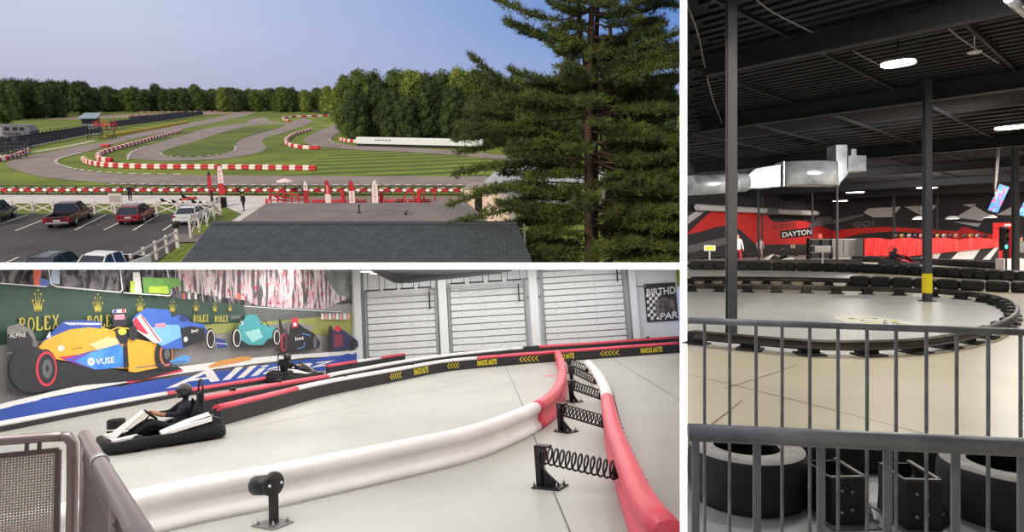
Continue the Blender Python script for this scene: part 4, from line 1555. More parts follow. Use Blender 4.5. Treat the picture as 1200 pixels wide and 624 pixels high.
class Art:
    """flat coloured shapes of one print; each later shape lies a hair in front of the earlier ones"""
    def __init__(s, fn):
        s.mb = MB()
        s.mats = []
        s.k = 0
        s.fn = fn

    def mi(s, m):
        if m not in s.mats:
            s.mats.append(m)
        return s.mats.index(m)

    def off(s):
        s.k += 1
        return .006 + s.k * .0011

    def p(s, pts, m):
        o_ = s.off()
        s.mb.poly([s.fn(x, y, o_) for x, y in pts], s.mi(m))

    def e(s, x, y, rx, ry, m, rot=0.0, n=20):
        c_, s_ = math.cos(rot), math.sin(rot)
        s.p([(x + rx * math.cos(2 * PI * i / n) * c_ - ry * math.sin(2 * PI * i / n) * s_, y + rx * math.cos(2 * PI * i / n) * s_ + ry * math.sin(2 * PI * i / n) * c_) for i in range(n)], m)

    def line(s, pts, w, m):
        o_ = s.off()
        for (x0, y0), (x1, y1) in zip(pts, pts[1:]):
            L_ = math.hypot(x1 - x0, y1 - y0) or 1
            nx, ny = -(y1 - y0) / L_ * w / 2, (x1 - x0) / L_ * w / 2
            s.mb.add([s.fn(x0 + nx, y0 + ny, o_), s.fn(x1 + nx, y1 + ny, o_), s.fn(x1 - nx, y1 - ny, o_), s.fn(x0 - nx, y0 - ny, o_)], [(0, 1, 2, 3)], s.mi(m))

    def t(s, text, q, m, bold=0.0):
        o_ = s.off()
        put_text(s.mb, text, [s.fn(x, y, o_) for x, y in q], s.mi(m), bold)


def pm(name, c, **k):
    f = lambda c_: tuple(255 * (v / 255) ** .78 for v in c_)
    if 'c2' in k:
        k['c2'] = f(k['c2'])
    return mat('print_' + name, f(c), .55, **k)


GREY = pm('tarmac', (150, 146, 144), c2=(138, 134, 134), scale=.8)
GRN = pm('green', (42, 66, 54), var=.05)
GOLD = pm('gold', (196, 178, 60))
CROWD = pm('crowd', (62, 58, 62), c2=(120, 112, 118), scale=3.5, detail=10)
tint(CROWD, 'noise', (30, 30, 34), scale=(3, 3, 1.2), lo=.5, hi=.56, amount=.9, Scale=2.0, Detail=6.0)
CROWDP = pm('crowd_pink', (206, 150, 158), c2=(232, 224, 224), scale=2.0, detail=10)
tint(CROWDP, 'noise', (92, 88, 94), scale=(4, 4, .6), lo=.5, hi=.58, amount=1.0, Scale=1.6, Detail=8.0)
tint(CROWDP, 'noise', (196, 40, 70), scale=(3, 3, 2), lo=.6, hi=.64, amount=.9, Scale=2.0, Detail=6.0)
WHT = pm('white', (236, 234, 230))
BLU = pm('blue', (38, 66, 160), var=.08, scale=1.0)
BLK = pm('black', (30, 30, 34), var=.1)
ORA = pm('orange', (244, 164, 44), var=.05)
REDP = pm('red', (210, 40, 60))
SKYB = pm('sky_blue', (70, 140, 220))
DKB = pm('dark_blue', (34, 52, 120))
TEAL = pm('teal', (60, 150, 156), var=.1)
GRASSP = pm('grass', (156, 160, 78), c2=(140, 148, 70), scale=1)
SILVP = pm('silver', (120, 116, 110), c2=(90, 86, 82), scale=3)
PINKP = pm('pink', (232, 150, 170))
LIME = pm('lime', (170, 200, 50))
DGRY = pm('dark_grey', (84, 88, 86), var=.08)

A = Art(W2)
A.p([(-60, 508), (0, 497), (415, 428.2), (412.5, 312), (-60, 312)], GREY)
A.p([(-60, 312), (412.5, 312), (412.5, 356), (330, 362), (285, 358), (200, 349), (140, 344), (-60, 331)], CROWD)
A.p([(205, 312), (412.5, 312), (412.8, 348), (380, 362), (330, 361), (300, 358), (286, 352), (240, 346), (205, 340)], CROWDP)
A.p([(378, 312), (412.5, 312), (412.8, 350), (395, 345), (384, 330)], pm('stand_grey', (150, 158, 152), c2=(90, 100, 96), scale=1.5))
# green hoarding with gold crowns and lettering
A.p([(-60, 328), (0, 333), (60, 337), (140, 344), (200, 349), (290, 358), (292, 379), (240, 382), (120, 392), (0, 405), (-60, 412)], GRN)
A.p([(285, 358), (330, 361), (400, 365), (400, 371), (330, 376), (291, 379)], DGRY)
A.line([(286, 359), (330, 362), (400, 366)], .8, WHT)
A.p([(225, 383), (250, 380), (292, 378), (330, 376), (400, 369), (413, 366), (413, 391), (380, 394), (362, 390), (370, 382), (345, 379), (310, 384), (270, 390), (225, 394)], GRASSP)
A.p([(292, 384), (330, 379), (352, 379), (362, 383), (352, 390), (292, 394)], GREY)


def crown(x, y, h):
    w = h * .36
    A.p([(x - w * .45, y + h), (x + w * .45, y + h), (x + w * .62, y + h * .55), (x + w * .28, y + h * .8), (x + w * .34, y + h * .25), (x + w * .06, y + h * .75), (x, y + h * .08), (x - w * .1, y + h * .75), (x - w * .38, y + h * .25), (x - w * .3, y + h * .8), (x - w * .66, y + h * .55)], GOLD)
    for dx, dy in ((-.7, .5), (-.4, .2), (0, .02), (.38, .2), (.7, .5)):
        A.e(x + dx * w, y + dy * h, h * .05, h * .05, GOLD, n=8)
    A.e(x, y + h * .97, w * .42, h * .06, pm('gold_dark', (120, 100, 30)), n=10)


def letters(s_, x0, y0, x1, y1, h, m=GOLD):
    """serif capitals from strokes, along a slanting baseline"""
    S = {'R': [((.15, 0), (.15, 1)), ((.15, 1), (.6, 1)), ((.6, 1), (.78, .78)), ((.78, .78), (.6, .52)), ((.6, .52), (.15, .52)), ((.45, .52), (.9, 0)), ((0, 0), (.32, 0)), ((0, 1), (.2, 1)), ((.75, 0), (1, 0))],
         'O': [((.5 + .42 * math.cos(a * PI / 6), .5 + .5 * math.sin(a * PI / 6)), (.5 + .42 * math.cos((a + 1) * PI / 6), .5 + .5 * math.sin((a + 1) * PI / 6))) for a in range(12)],
         'L': [((.2, 0), (.2, 1)), ((.05, 0), (.85, 0)), ((.85, 0), (.88, .25)), ((.05, 1), (.38, 1))],
         'E': [((.2, 0), (.2, 1)), ((.05, 0), (.85, 0)), ((.85, 0), (.88, .22)), ((.05, 1), (.8, 1)), ((.8, 1), (.82, .8)), ((.2, .52), (.6, .52))],
         'X': [((.1, 0), (.85, 1)), ((.15, 1), (.9, 0)), ((0, 0), (.25, 0)), ((.75, 0), (1, 0)), ((0, 1), (.3, 1)), ((.72, 1), (.95, 1))]}
    n = len(s_)
    for i, ch in enumerate(s_):
        for (a, b) in S[ch]:
            q = []
            for u, v in (a, b):
                f_ = (i + .06 + .86 * u) / n
                q.append((x0 + (x1 - x0) * f_, y0 + (y1 - y0) * f_ - v * h))
            thick = h * (.16 if abs(a[0] - b[0]) < .4 and abs(a[1] - b[1]) > .3 else .1)
            A.line(q, thick, m)


for x, y, h in [(44, 340, 25), (114, 345, 21), (163.5, 348, 18), (201, 351, 15), (228.5, 353, 12), (250.5, 354.5, 11), (268, 356, 9)]:
    crown(x, y, h)
letters('ROLEX', 20, 389, 67, 385, 15)
letters('ROLEX', 99, 384.5, 134, 382.5, 13)
letters('ROLEX', 223, 378, 240, 377.6, 8)
letters('ROLEX', 247, 378, 262, 377.6, 7)
# marshals, posts and rails above the hoarding
A.p([(32, 316), (42, 316), (40, 336), (33, 336)], pm('orange_red', (214, 84, 60)))
A.p([(40, 326), (52, 330), (50, 336.5), (40, 336)], pm('blue_cloth', (60, 90, 170)))
A.p([(54, 316), (63, 316), (63, 334), (53, 333)], pm('pale_blue_cloth', (160, 180, 205)))
A.line([(-60, 329), (0, 333.5), (48, 337)], 1.2, WHT)
A.line([(50, 312), (53, 334), (60, 337), (135, 343.5), (137, 340), (134, 312)], 1.4, WHT)
A.line([(138, 344), (193, 347.5), (195, 344), (189, 312)], 1.2, WHT)
A.p([(160, 326), (204, 327), (206, 336), (196, 338), (190, 346), (162, 344)], pm('green_cloth', (84, 140, 56), var=.12))
A.p([(168, 337), (190, 336), (192, 345), (168, 344)], LIME)
A.p([(149, 320), (157, 320), (160, 344.5), (150, 344)], pm('white_cloth', (214, 208, 200)))
A.p([(146, 330), (151, 331), (151, 344), (146, 343.5)], LIME)
for x, y0 in [(228, 312), (242, 312), (262, 312), (281, 312), (300, 312), (322, 312), (344, 312), (362, 312)]:
    A.line([(x, y0), (x + 4, y0 + 42)], 1.1, pm('post_grey', (196, 194, 192)))
for x, w in [(208, 2), (214, 2), (222, 2), (250, 2), (272, 3)]:
    A.p([(x, 344), (x + w, 344), (x + w + .5, 352), (x - .5, 351)], WHT if x % 4 else pm('orange_red', (214, 84, 60)))
for i in range(8):
    x = 371 + i * 4.4
    A.p([(x, 368), (x + 2.6, 368), (x + 3, 375), (x - .4, 375)], PINKP if i % 2 else WHT)
# kerbs and the blue hoarding
A.p([(-60, 488), (0, 472), (60, 458), (140, 440), (200, 431), (245, 425), (300, 419), (413, 411), (413, 417), (350, 420), (300, 426), (245, 433), (200, 439), (140, 449), (50, 466), (0, 480), (-60, 496)], WHT)
A.p([(140, 447), (206, 433), (207, 436), (143, 450)], REDP)
A.p([(236, 430), (252, 423), (280, 418), (290, 419.5), (286, 423), (240, 432)], pm('kerb_orange', (214, 140, 70)))
top = [(-60, 492)]
jr = random.Random(5)
for i in range(60):
    x = i / 59 * 415
    yb = 478 - 64 * (x / 415) ** .82
    top.append((x, yb + jr.uniform(-.9, .9)))
A.p(top + [(415, 428.1), (0, 496.8), (-60, 507)], BLU)
A.t('Allianz', [(187, 455.5), (380, 428.5), (392, 419.5), (207, 436.5)], WHT, .02)
# the orange car
A.p([(0, 384), (14, 380), (30, 388), (36, 404), (34, 440), (0, 440)], SILVP)
A.p([(0, 393), (24, 389), (30, 398), (30, 412), (0, 414)], BLK)
A.t('ALPINE', [(3, 397), (22, 395.5), (22, 390), (3, 391.5)], WHT)
A.p([(0, 416), (20, 410), (44, 410), (60, 424), (140, 436), (200, 430), (206, 433), (160, 446), (90, 452), (30, 461), (0, 461)], BLK)
A.p([(33, 412), (44, 400), (56, 392), (75, 384), (100, 381), (118, 386), (135, 392), (150, 398), (178, 403), (192, 409), (197, 420), (190, 431), (160, 433), (110, 432), (70, 424), (40, 418)], ORA)
A.p([(40, 402), (52, 391), (66, 377.5), (90, 376), (111, 378), (111, 386), (96, 384.5), (74, 387), (56, 394)], BLU)
A.p([(66, 379), (110, 379.5), (110, 381.5), (74, 382)], WHT)
A.t('DELL', [(74, 382.2), (92, 381.6), (92, 379.4), (74, 380)], BLU)
A.p([(60, 419), (88, 416), (70, 424)], REDP)
A.p([(66, 422), (92, 414), (132, 404), (137, 411), (137, 431), (104, 434), (84, 428)], pm('violet', (96, 60, 170)))
A.p([(80, 424), (98, 414), (133, 404), (138, 411), (138, 431), (104, 434)], pm('azure', (30, 100, 220), c2=(70, 150, 236), scale=1.5))
A.p([(96, 404), (118, 396), (140, 399), (128, 405), (106, 411)], pm('pale_orange', (246, 206, 140)))
A.e(98.5, 424.5, 4.2, 4.6, WHT)
A.t('V', [(96.6, 427), (100.6, 426.6), (100.6, 422), (96.6, 422.4)], BLU)
A.t('VUSE', [(104, 428.4), (126, 425.5), (126, 418.8), (104, 421)], WHT, .02)
A.t('4', [(46, 399.5), (51, 398), (51, 389), (46, 390.5)], WHT, .02)
A.e(63, 409, 3.6, 3.6, WHT)
A.line([(76, 410), (88, 407.6)], 1.0, pm('orange_dark', (170, 100, 40)))
A.p([(127, 388), (139, 386), (144, 392), (141, 404), (133, 404), (128, 396)], BLK)
A.line([(120, 389), (130, 384.5), (143, 386), (150, 396)], 1.5, ORA)
A.e(135, 389.5, 5, 4, pm('helmet_yellow', (214, 214, 60)))
A.p([(136, 405), (141, 404), (143, 431), (137, 432)], BLK)
A.e(28, 434, 27, 27, BLK)
A.e(44, 433, 14.5, 23, BLK)
A.e(45.5, 433, 12.5, 20.5, REDP)
A.e(46, 433, 10.2, 17.4, BLK)
A.e(46.5, 433, 6.0, 11, pm('rim', (80, 84, 84)))
A.e(46.5, 433, 2.0, 4, BLK)
A.e(182, 417, 9, 17.5, BLK)
A.e(186.5, 416, 9.6, 16.5, BLK)
A.e(187, 416, 8.0, 14, pm('orange_ring', (226, 110, 60)))
A.e(187.3, 416, 6.4, 11.8, BLK)
A.e(187.6, 416, 3.2, 6, pm('rim', (80, 84, 84)))
A.p([(190, 424), (206, 417), (215, 418), (214, 425), (196, 428)], SKYB)
A.p([(142, 430), (170, 428), (176, 432), (150, 437), (142, 436)], ORA)
A.line([(150, 432), (210, 424)], 1.0, DKB)
# the blue car
A.p([(122, 365), (140, 362), (140, 382), (124, 384)], BLK)
A.p([(123, 364), (139, 363), (139, 367), (123, 368)], WHT)
A.p([(124, 364.2), (128, 364), (128, 367.4), (124, 367.8)], BLU)
A.p([(134, 363.4), (138, 363.2), (138, 366.8), (134, 367)], REDP)
A.p([(125, 370), (137, 369.2), (138, 375), (125, 375.8)], PINKP)
A.t('Castrol', [(126, 374.6), (137, 374), (137, 370.6), (126, 371.2)], REDP)
A.p([(146, 376), (150, 370), (163, 362), (190, 364), (193, 373), (200, 370), (208, 370), (215, 378), (231, 381), (236, 392), (226, 401), (206, 409), (184, 410), (168, 396), (150, 388)], pm('alpine_blue', (50, 90, 190), var=.06))
A.p([(160, 390), (178, 381), (202, 382), (204, 396), (182, 406), (172, 402)], pm('alpine_pale', (110, 180, 230)))
A.p([(147, 376), (156, 369), (160, 373), (182, 401), (172, 403), (150, 387)], pm('alpine_white', (226, 220, 230)))
A.p([(147, 377), (151, 372.5), (157, 381), (166, 393), (160, 392), (150, 386)], REDP)
A.line([(157, 371), (178, 401)], 1.5, REDP)
A.p([(173, 380.5), (185, 379.2), (186, 384), (174, 385.2)], PINKP)
A.t('Castrol', [(174.5, 384.3), (185, 383.2), (185, 380.3), (174.5, 381.4)], REDP)
A.p([(203, 386), (216, 383), (232, 386), (232, 400), (206, 408)], BLK)
A.t('bwt', [(216, 391), (224, 389.6), (224, 385.2), (216, 386.6)], WHT, .02)
A.e(206.5, 374, 5, 4, DKB)
A.e(209, 398.5, 2.4, 3, WHT)
A.line([(192, 372), (200, 369), (210, 371), (215, 378)], 1.2, BLK)
A.e(147, 391, 5, 9, BLK)
A.e(238, 398, 6.2, 12.6, BLK)
A.e(238.5, 398, 5.0, 10.8, pm('tyre_white', (226, 222, 206)))
A.e(238.7, 398, 4.0, 9.4, BLK)
A.p([(244, 397), (256, 399), (258, 408), (246, 409)], DKB)
A.line([(245, 403), (258, 404)], .9, WHT)
# the teal car
A.p([(272, 392), (320, 392), (324, 402), (300, 408), (274, 408)], BLK)
A.p([(271, 383), (276, 375), (282, 369.5), (293, 370), (298, 380), (308, 383), (318, 386), (320, 394), (306, 398), (300, 405), (284, 405), (272, 398)], TEAL)
A.p([(278, 390), (296, 386), (300, 396), (288, 402)], pm('teal_pale', (140, 206, 206)))
A.p([(272, 376), (277, 370), (279, 373), (274, 382)], BLK)
A.t('5', [(273.5, 382), (277, 381.4), (277, 376.5), (273.5, 377)], WHT)
A.p([(262, 371), (273, 370), (273, 374), (262, 375)], DGRY)
A.e(268, 397, 5.6, 12, BLK)
A.e(269, 397, 4.6, 10.4, pm('tyre_white', (226, 222, 206)))
A.e(269.3, 397, 3.6, 9, BLK)
A.e(316, 396, 5, 10.5, BLK)
A.e(316.4, 396, 3.8, 8.6, pm('tyre_white', (226, 222, 206)))
A.e(316.6, 396, 3.0, 7.4, BLK)
A.line([(297, 381), (303, 377), (307, 384)], 1.1, BLK)
# the black car
A.p([(318, 376), (321, 376), (332, 414), (323, 416)], BLK)
A.p([(328, 384), (334, 378), (342, 380), (350, 386), (360, 391), (368, 402), (366, 409), (340, 413), (328, 412)], BLK)
A.e(324.5, 402, 3.6, 11, REDP)
A.e(325, 402, 2.6, 9.4, BLK)
A.p([(325, 380), (333, 376), (330, 394)], SILVP)
A.t('bwt', [(338, 400), (348, 398.6), (348, 394), (338, 395.4)], WHT, .02)
A.p([(334, 374), (341, 373), (341, 384), (334, 385)], REDP)
A.e(337.5, 381, 2.0, 2.2, WHT)
A.e(361, 402, 3.0, 9.5, BLK)
A.e(361.3, 402, 2.2, 8, DGRY)
A.line([(346, 392), (356, 394)], 1.0, SKYB)
A.line([(340, 410), (348, 407), (349, 402)], .9, SKYB)
# the last car, dark blue
A.p([(378, 394), (384, 386), (392, 386), (398, 390), (412, 400), (413, 407), (396, 411), (378, 412)], pm('navy', (40, 40, 76)))
A.e(379.5, 397, 3.2, 15, BLK)
A.p([(384, 392), (394, 393), (395, 406), (384, 408)], pm('maroon', (120, 40, 56)))
A.e(388, 386, 4, 3.6, REDP)
A.e(405, 404, 3.4, 7, BLK)
mural = A.mb.build('race_mural', A.mats, fix=False)
mural.matrix_basis = P2.M.copy()
tag(mural, 'printed wall mural of open wheel racing cars above a blue hoarding', 'mural')

# ---------------------------------------------------------------- door wall
def Wd(x, y, off=0.0):
    return P2.w(x, y, cB, nw) + nw * off


def wu(x, y):
    return (Wd(x, y) - cB).dot(dw)


DOORW = mat('door_white', (226, 228, 228), .5, var=.03)
SLATG = mat('slat_gap', (140, 144, 148), .6, var=.05)
TRK = mat('door_track', (150, 153, 156), .45, var=.05)


def wframe(u, z=0.0, off=0.0):
    q = cB + dw * u + nw * off
    return Vector((q.x, q.y, z))


WA = math.atan2(dw.y, dw.x)
for i, (x0, y0, x1, y1) in enumerate([(431, 370, 510.5, 366), (528.5, 368, 615, 362), (637, 358, 731, 352)]):
    u0, u1 = wu(x0, y0), wu(x1, y1)
    DH = (3.3, 3.4, 4.1)[i]
    w_ = u1 - u0
    t = bpy.data.objects.new('door_%d' % (i + 1), None)
    COL.objects.link(t)
    t['kind'] = 'structure'
    t.matrix_basis = P2.M @ Matrix.Translation(wframe(u0, 0, .02)) @ Matrix.Rotation(WA, 4, 'Z')
    mb = MB()
    mb.box((w_ / 2, -.03, DH / 2), (w_, .05, DH), mi=1)
    k = int(DH / .31)
    for q in range(k):
        mb.bbox((w_ / 2, -.085, .155 + q * DH / k), (w_ * .99, .06, DH / k - .05), .02)
        for r_ in range(4):
            mb.box((w_ * (r_ + .5) / 4 + .1, -.12, .2 + q * DH / k), (.04, .02, .04), mi=1)
    mb.build('slat_panel', [DOORW, SLATG], t)
    mb = MB()
    for s_ in (-.05, w_ + .05):
        mb.box((s_, -.1, DH / 2 + .2), (.1, .16, DH + .4))
    mb.build('track', TRK, t)
    mb = MB()
    for q in range(4):
        xx = w_ * (q + .5) / 4
        mb.box((xx, -.55, DH + .35), (w_ / 5.2, .5, .06))
        mb.box((xx + w_ / 12, -.4, DH + .9), (.03, .03, 1.1))
        mb.box((xx - w_ / 12, -.4, DH + .9), (.03, .03, 1.1))
    mb.build('strip_brush', STEEL, t)
    MB().box((w_ * .93, -.3, DH - .3), (.07, .07, .9)).build('spring_arm', STEEL, t)
# wall columns, conduit and girts
mb = MB()
for x, y, w_ in [(421, 380, .35), (520, 367, .42), (626, 360, .42), (742, 352, .35)]:
    u = wu(x, y)
    tz = min(clip_top(wframe(u)), 12)
    mb.box(wframe(u, tz / 2, .12), (w_, .24, tz), WA)
struct('column', mb, WALL2, P2)
mb = MB()
for (x0, y0), (x1, y1) in [((611, 327), (636, 327)), ((598, 349), (636, 348)), ((742, 336), (757, 336)), ((502, 339), (528, 339)), ((503, 361), (527, 361)), ((417, 346), (426, 346)), ((418, 372), (428, 371))]:
    mb.tube([Wd(x0, y0, .1), Wd(x1, y1, .1)], .03, 5)
for x, y0, y1 in [(738, 316, 388), (513, 338, 400), (426, 316, 412)]:
    u = wu(x, 360)
    mb.tube([wframe(u, .3, .1), wframe(u, 5, .1)], .05, 6)
struct('trim_1', mb, TRK, P2)
# slim free posts in front of the doors
for x, yb, w_, lab in [(704.5, 391, .16, 'slim white post in front of the third garage door'), (789, 392, .2, 'white post that crosses the birthday poster')]:
    p = g2(x, yb + 8)
    u = clip_top(p) - .02
    t = thing('post', lab, 'post', P2, p)
    MB().box((0, 0, u / 2), (w_, w_, u)).build('shaft', WALL2, t)
    MB().box((0, 0, .02), (w_ * 2, w_ * 2, .04)).build('base_plate', WALL2, t)

# poster
t = thing('poster', 'black and white birthday parties poster with a chequered flag on the white wall', 'poster', P2, wframe(wu(757, 377), 0, .03), WA)
uz = lambda x, y: (wu(x, y) - wu(757, 377), (Wd(x, y)).z)
x0, z0 = uz(758, 378)
x1, z1 = uz(808, 330)
x1 = min(x1, wl - wu(757, 377) - .1)
MB().box(((x0 + x1) / 2, -.02, (z0 + z1) / 2), (x1 - x0, .04, z1 - z0)).build('frame', BLK, t)
mb = MB()
W_, H_ = x1 - x0, z1 - z0
for i in range(5):
    for j in range(8):
        if (i + j) % 2:
            xx, zz = x0 + .06 + i * W_ * .09, z0 + .1 + j * H_ * .085
            mb.add([(xx, -.045, zz), (xx + W_ * .09, -.045, zz + .02), (xx + W_ * .09, -.045, zz + H_ * .085 + .02), (xx, -.045, zz + H_ * .085)], [(0, 1, 2, 3)])
mb.build('chequered_print', WHT, t)
mb = MB()
for fx, fz, s_ in ((.42, .5, .1), (.55, .55, .11), (.68, .52, .1), (.8, .5, .1)):
    c = (x0 + W_ * fx, -.05, z0 + H_ * fz)
    mb.poly([(c[0] + W_ * s_ * math.cos(a * .52), -.05, c[2] + W_ * s_ * math.sin(a * .52)) for a in range(12)])
    mb.poly([(c[0] - W_ * .11, -.052, c[2] - .1), (c[0] + W_ * .11, -.052, c[2] - .1), (c[0] + W_ * .13, -.052, c[2] - .75), (c[0] - W_ * .13, -.052, c[2] - .75)])
mb.build('kart_group_print', pm('poster_dark', (52, 46, 48), c2=(110, 96, 92), scale=4), t)
mb = MB()
put_text(mb, 'BIRTHDAY', [(x0 + .1, -.06, z1 - .62), (x1 + .55, -.06, z1 - .55), (x1 + .55, -.06, z1 - .18), (x0 + .1, -.06, z1 - .25)], bold=.02)
mb.build('title', WHT, t)
mb = MB()
put_text(mb, 'PARTIES', [(x0 + W_ * .42, -.06, z0 + .08), (x1 + .9, -.06, z0 + .2), (x1 + .9, -.06, z0 + .55), (x0 + W_ * .45, -.06, z0 + .42)], bold=.02)
mb.build('title', WHT, t)
# ceiling lamps over the mural corner
for x, y, lab in [(443, 321, 'small bright lamp above the first garage door'), (431, 319, 'small bright lamp at the top of the mural corner')]:
    p = P2.d(x, y, 25.0)
    t = thing('lamp', lab, 'lamp', P2, p)
    MB().lathe([(0, .16), (.1, .16), (.3, .06), (.32, 0), (.28, 0), (.28, .02), (0, .02)], seg=16).build('reflector', WALL2, t)
    MB().lathe([(0, .005), (.27, .005), (.27, .018), (0, .018)], seg=16).build('lens', mat('lamp_glow', (255, 252, 240), .5, emit=6), t)
# black screen hanging into view at the top
Ys = 15.0
pc = P2.d(515, 323, Ys)
t = thing('hanging_monitor', 'black monitor hanging close under the hall ceiling, its lower edge in view', 'monitor', P2, pc)
q = [P2.d(x, y, Ys) - pc for x, y in ((434, 316.3), (462, 331), (470, 332), (600, 317.5), (600, 316.3))]
mb = MB()
mb.prism(q, (0, .2, 0))
mb.build('housing', mat('monitor_black', (22, 22, 24), .4), t)
q = [P2.d(x, y, Ys) - pc + Vector((0, -.02, 0)) for x, y in ((476, 329), (588, 317.5), (588, 320.6), (478, 332))]
MB().prism(q, (0, .14, 0)).build('lower_lip', mat('monitor_lip', (44, 44, 48), .35), t)
q = [P2.d(x, y, Ys) - pc + Vector((0, -.012, 0)) for x, y in ((450, 316.5), (474, 327.5), (580, 316.8), (580, 316.4))]
MB().prism(q, (0, .01, 0)).build('screen', mat('screen_dark', (30, 30, 36), .15), t)

# ---------------------------------------------------------------- rail barriers
PROF = [(.10, .0), (.115, .05), (.10, .10), (.07, .125), (.05, .16), (.05, .24), (.07, .275), (.10, .30), (.12, .35), (.112, .41), (.07, .455), (0, .47)]
PROF = PROF + [(-o_, z_) for o_, z_ in PROF[-2::-1]]


def cut(path, fr0, fr1):
    """the stretch of a polyline between two fractions of its length"""
    N = 160
    q = resample(path, N)
    i0, i1 = round(fr0 * N), round(fr1 * N)
    return q[i0:i1 + 1]


def frac_at(path, xpx, P=P2):
    """fraction of a path's length where it crosses pixel column xpx"""
    q = resample(path, 160)
    best = min(range(161), key=lambda i: abs(P.px(q[i])[0] - xpx))
    return best / 160


def sleeve_barrier(pxs, cuts, cols, label, prof=PROF, per=5):
    path = spline([g2(x, y) for x, y in pxs], per)
    o0 = path[0].copy()
    t = thing('rail_barrier', label, 'barrier', P2, o0)
    fr = [0] + cuts + [1]
    for a, b, m in zip(fr, fr[1:], cols):
        p = [v - o0 for v in cut(path, a, b)]
        p = resample(p, max(4, int(plen(p) / .35)))
        MB().sweep(p, prof).build('sleeve', m, t)
    p = [v - o0 for v in cut(path, 0, 1)]
    MB().sweep(p, [(.085, .0), (.085, .012), (-.085, .012), (-.085, .0)]).build('foot_strip', BPAN, t)
    return t, path, o0


pa = [(-10, 668), (80, 648), (150, 632), (240, 610), (313, 596), (387, 579), (460, 562), (548, 540), (600, 519), (628, 504), (646, 490), (656, 474), (660, 456), (659, 440), (654, 424)]
path_ = spline([g2(x, y) for x, y in pa], 5)
L0 = plen(path_)
f_red = None
qq = resample(path_, 160)
f_red = max(i for i in range(161) if P2.px(qq[i])[0] < 628.5 and P2.px(qq[i])[1] > 495) / 160
sleeve_barrier(pa, [f_red], [WBAR, RBAR], 'long white rail barrier ending in a red sleeve beside the springs')
pb = [(790, 690), (757, 640), (742, 600), (731, 568), (722, 540), (717, 515), (714, 495), (711, 478), (704, 461), (697, 449), (690, 440)]
path_ = spline([g2(x, y) for x, y in pb], 5)
qq = resample(path_, 160)
f_w = min(i for i in range(161) if P2.px(qq[i])[1] < 492) / 160
tb, path_b, ob = sleeve_barrier(pb, [f_w], [RBAR, WBAR], 'red and white rail barrier held by the row of springs')
pr_ = resample(path_b, 44)
src_ = None
for i, (a, b) in enumerate(zip(pr_, pr_[1:])):
    d_ = (b - a).normalized()
    M_ = Matrix.Translation((a + b) / 2 - ob + Vector((d_.y, -d_.x, 0)) * .118 + Vector((0, 0, .33)))
    if src_ is None:
        src_ = MB().bbox((0, 0, 0), (.05, .03, .05), .01).build('edge_bolt', STEEL, tb)
        src_.matrix_basis = M_
    else:
        copy_part(src_, tb, M_)


def panel_barrier(pxs, cuts, cols, label, h=.46, texts=(), per=5, knobs=()):
    """black faced barrier with a coloured top tube and yellow print"""
    path = spline([g2(x, y) for x, y in pxs], per)
    o0 = path[0].copy()
    t = thing('rail_barrier', label, 'barrier', P2, o0)
    p = resample([v - o0 for v in path], max(6, int(plen(path) / .5)))
    hp = h - .11
    MB().sweep(p, [(.09, 0), (.09, hp), (.05, hp + .04), (-.05, hp + .04), (-.09, hp), (-.09, 0)], smooth=False).build('face_panel', BPAN, t)
    fr = [0] + [frac_at(path, c) for c in cuts] + [1]
    k = 12
    tp = [(.11 * math.cos(2 * PI * i / k), h - .075 + .075 * math.sin(2 * PI * i / k)) for i in range(k)]
    for a, b, m in zip(fr, fr[1:], cols):
        q = [v - o0 for v in cut(path, a, b)]
        if len(q) < 2:
            continue
        MB().sweep(resample(q, max(2, int(plen(q) / .5))), tp).build('top_rail', m, t)
    for xk in knobs:
        q = resample(path, 160)[round(frac_at(path, xk) * 160)]
        MB().bbox(q - o0 + Vector((0, 0, h + .03)), (.16, .1, .08), .02).build('clamp', STEEL, t)
    if texts:
        q = resample(path, 160)
        for kind, x0, x1 in texts:
            mb = MB()
            a = q[round(frac_at(path, x0) * 160)]
            b = q[round(frac_at(path, x1) * 160)]
            # exact ends
            d_ = (b - a).normalized()
            n_ = Vector((d_.y, -d_.x, 0))
            if (P2.R @ n_).y > 0:
                n_ = -n_
            off = n_ * .094
            A_, B_ = a - o0 + off, b - o0 + off
            zl, zh = Vector((0, 0, .09)), Vector((0, 0, .3))
            if kind == 'T':          # the print hangs upside down, as in the hall
                put_text(mb, 'SLOW DOWN', [B_ + zh, A_ + zh, A_ + zl, B_ + zl], bold=.05)
            else:
                n = 5
                for i in range(n):
                    f0, f1 = (i + .05) / n, (i + .85) / n
                    zc = Vector((0, 0, .195))
                    P0, P1_ = A_.lerp(B_, f0), A_.lerp(B_, f1)
                    P0b, P1b = A_.lerp(B_, f0 + .06), A_.lerp(B_, f1 + .06)
                    mb.add([P0 + zc, P1_ + zh, P1b + zh, P0b + zc, P1b + zl, P1_ + zl], [(0, 1, 2, 3), (0, 3, 4, 5)])
            mb.build('lettering' if kind == 'T' else 'chevron_print', YEL, t, fix=False)
    return t


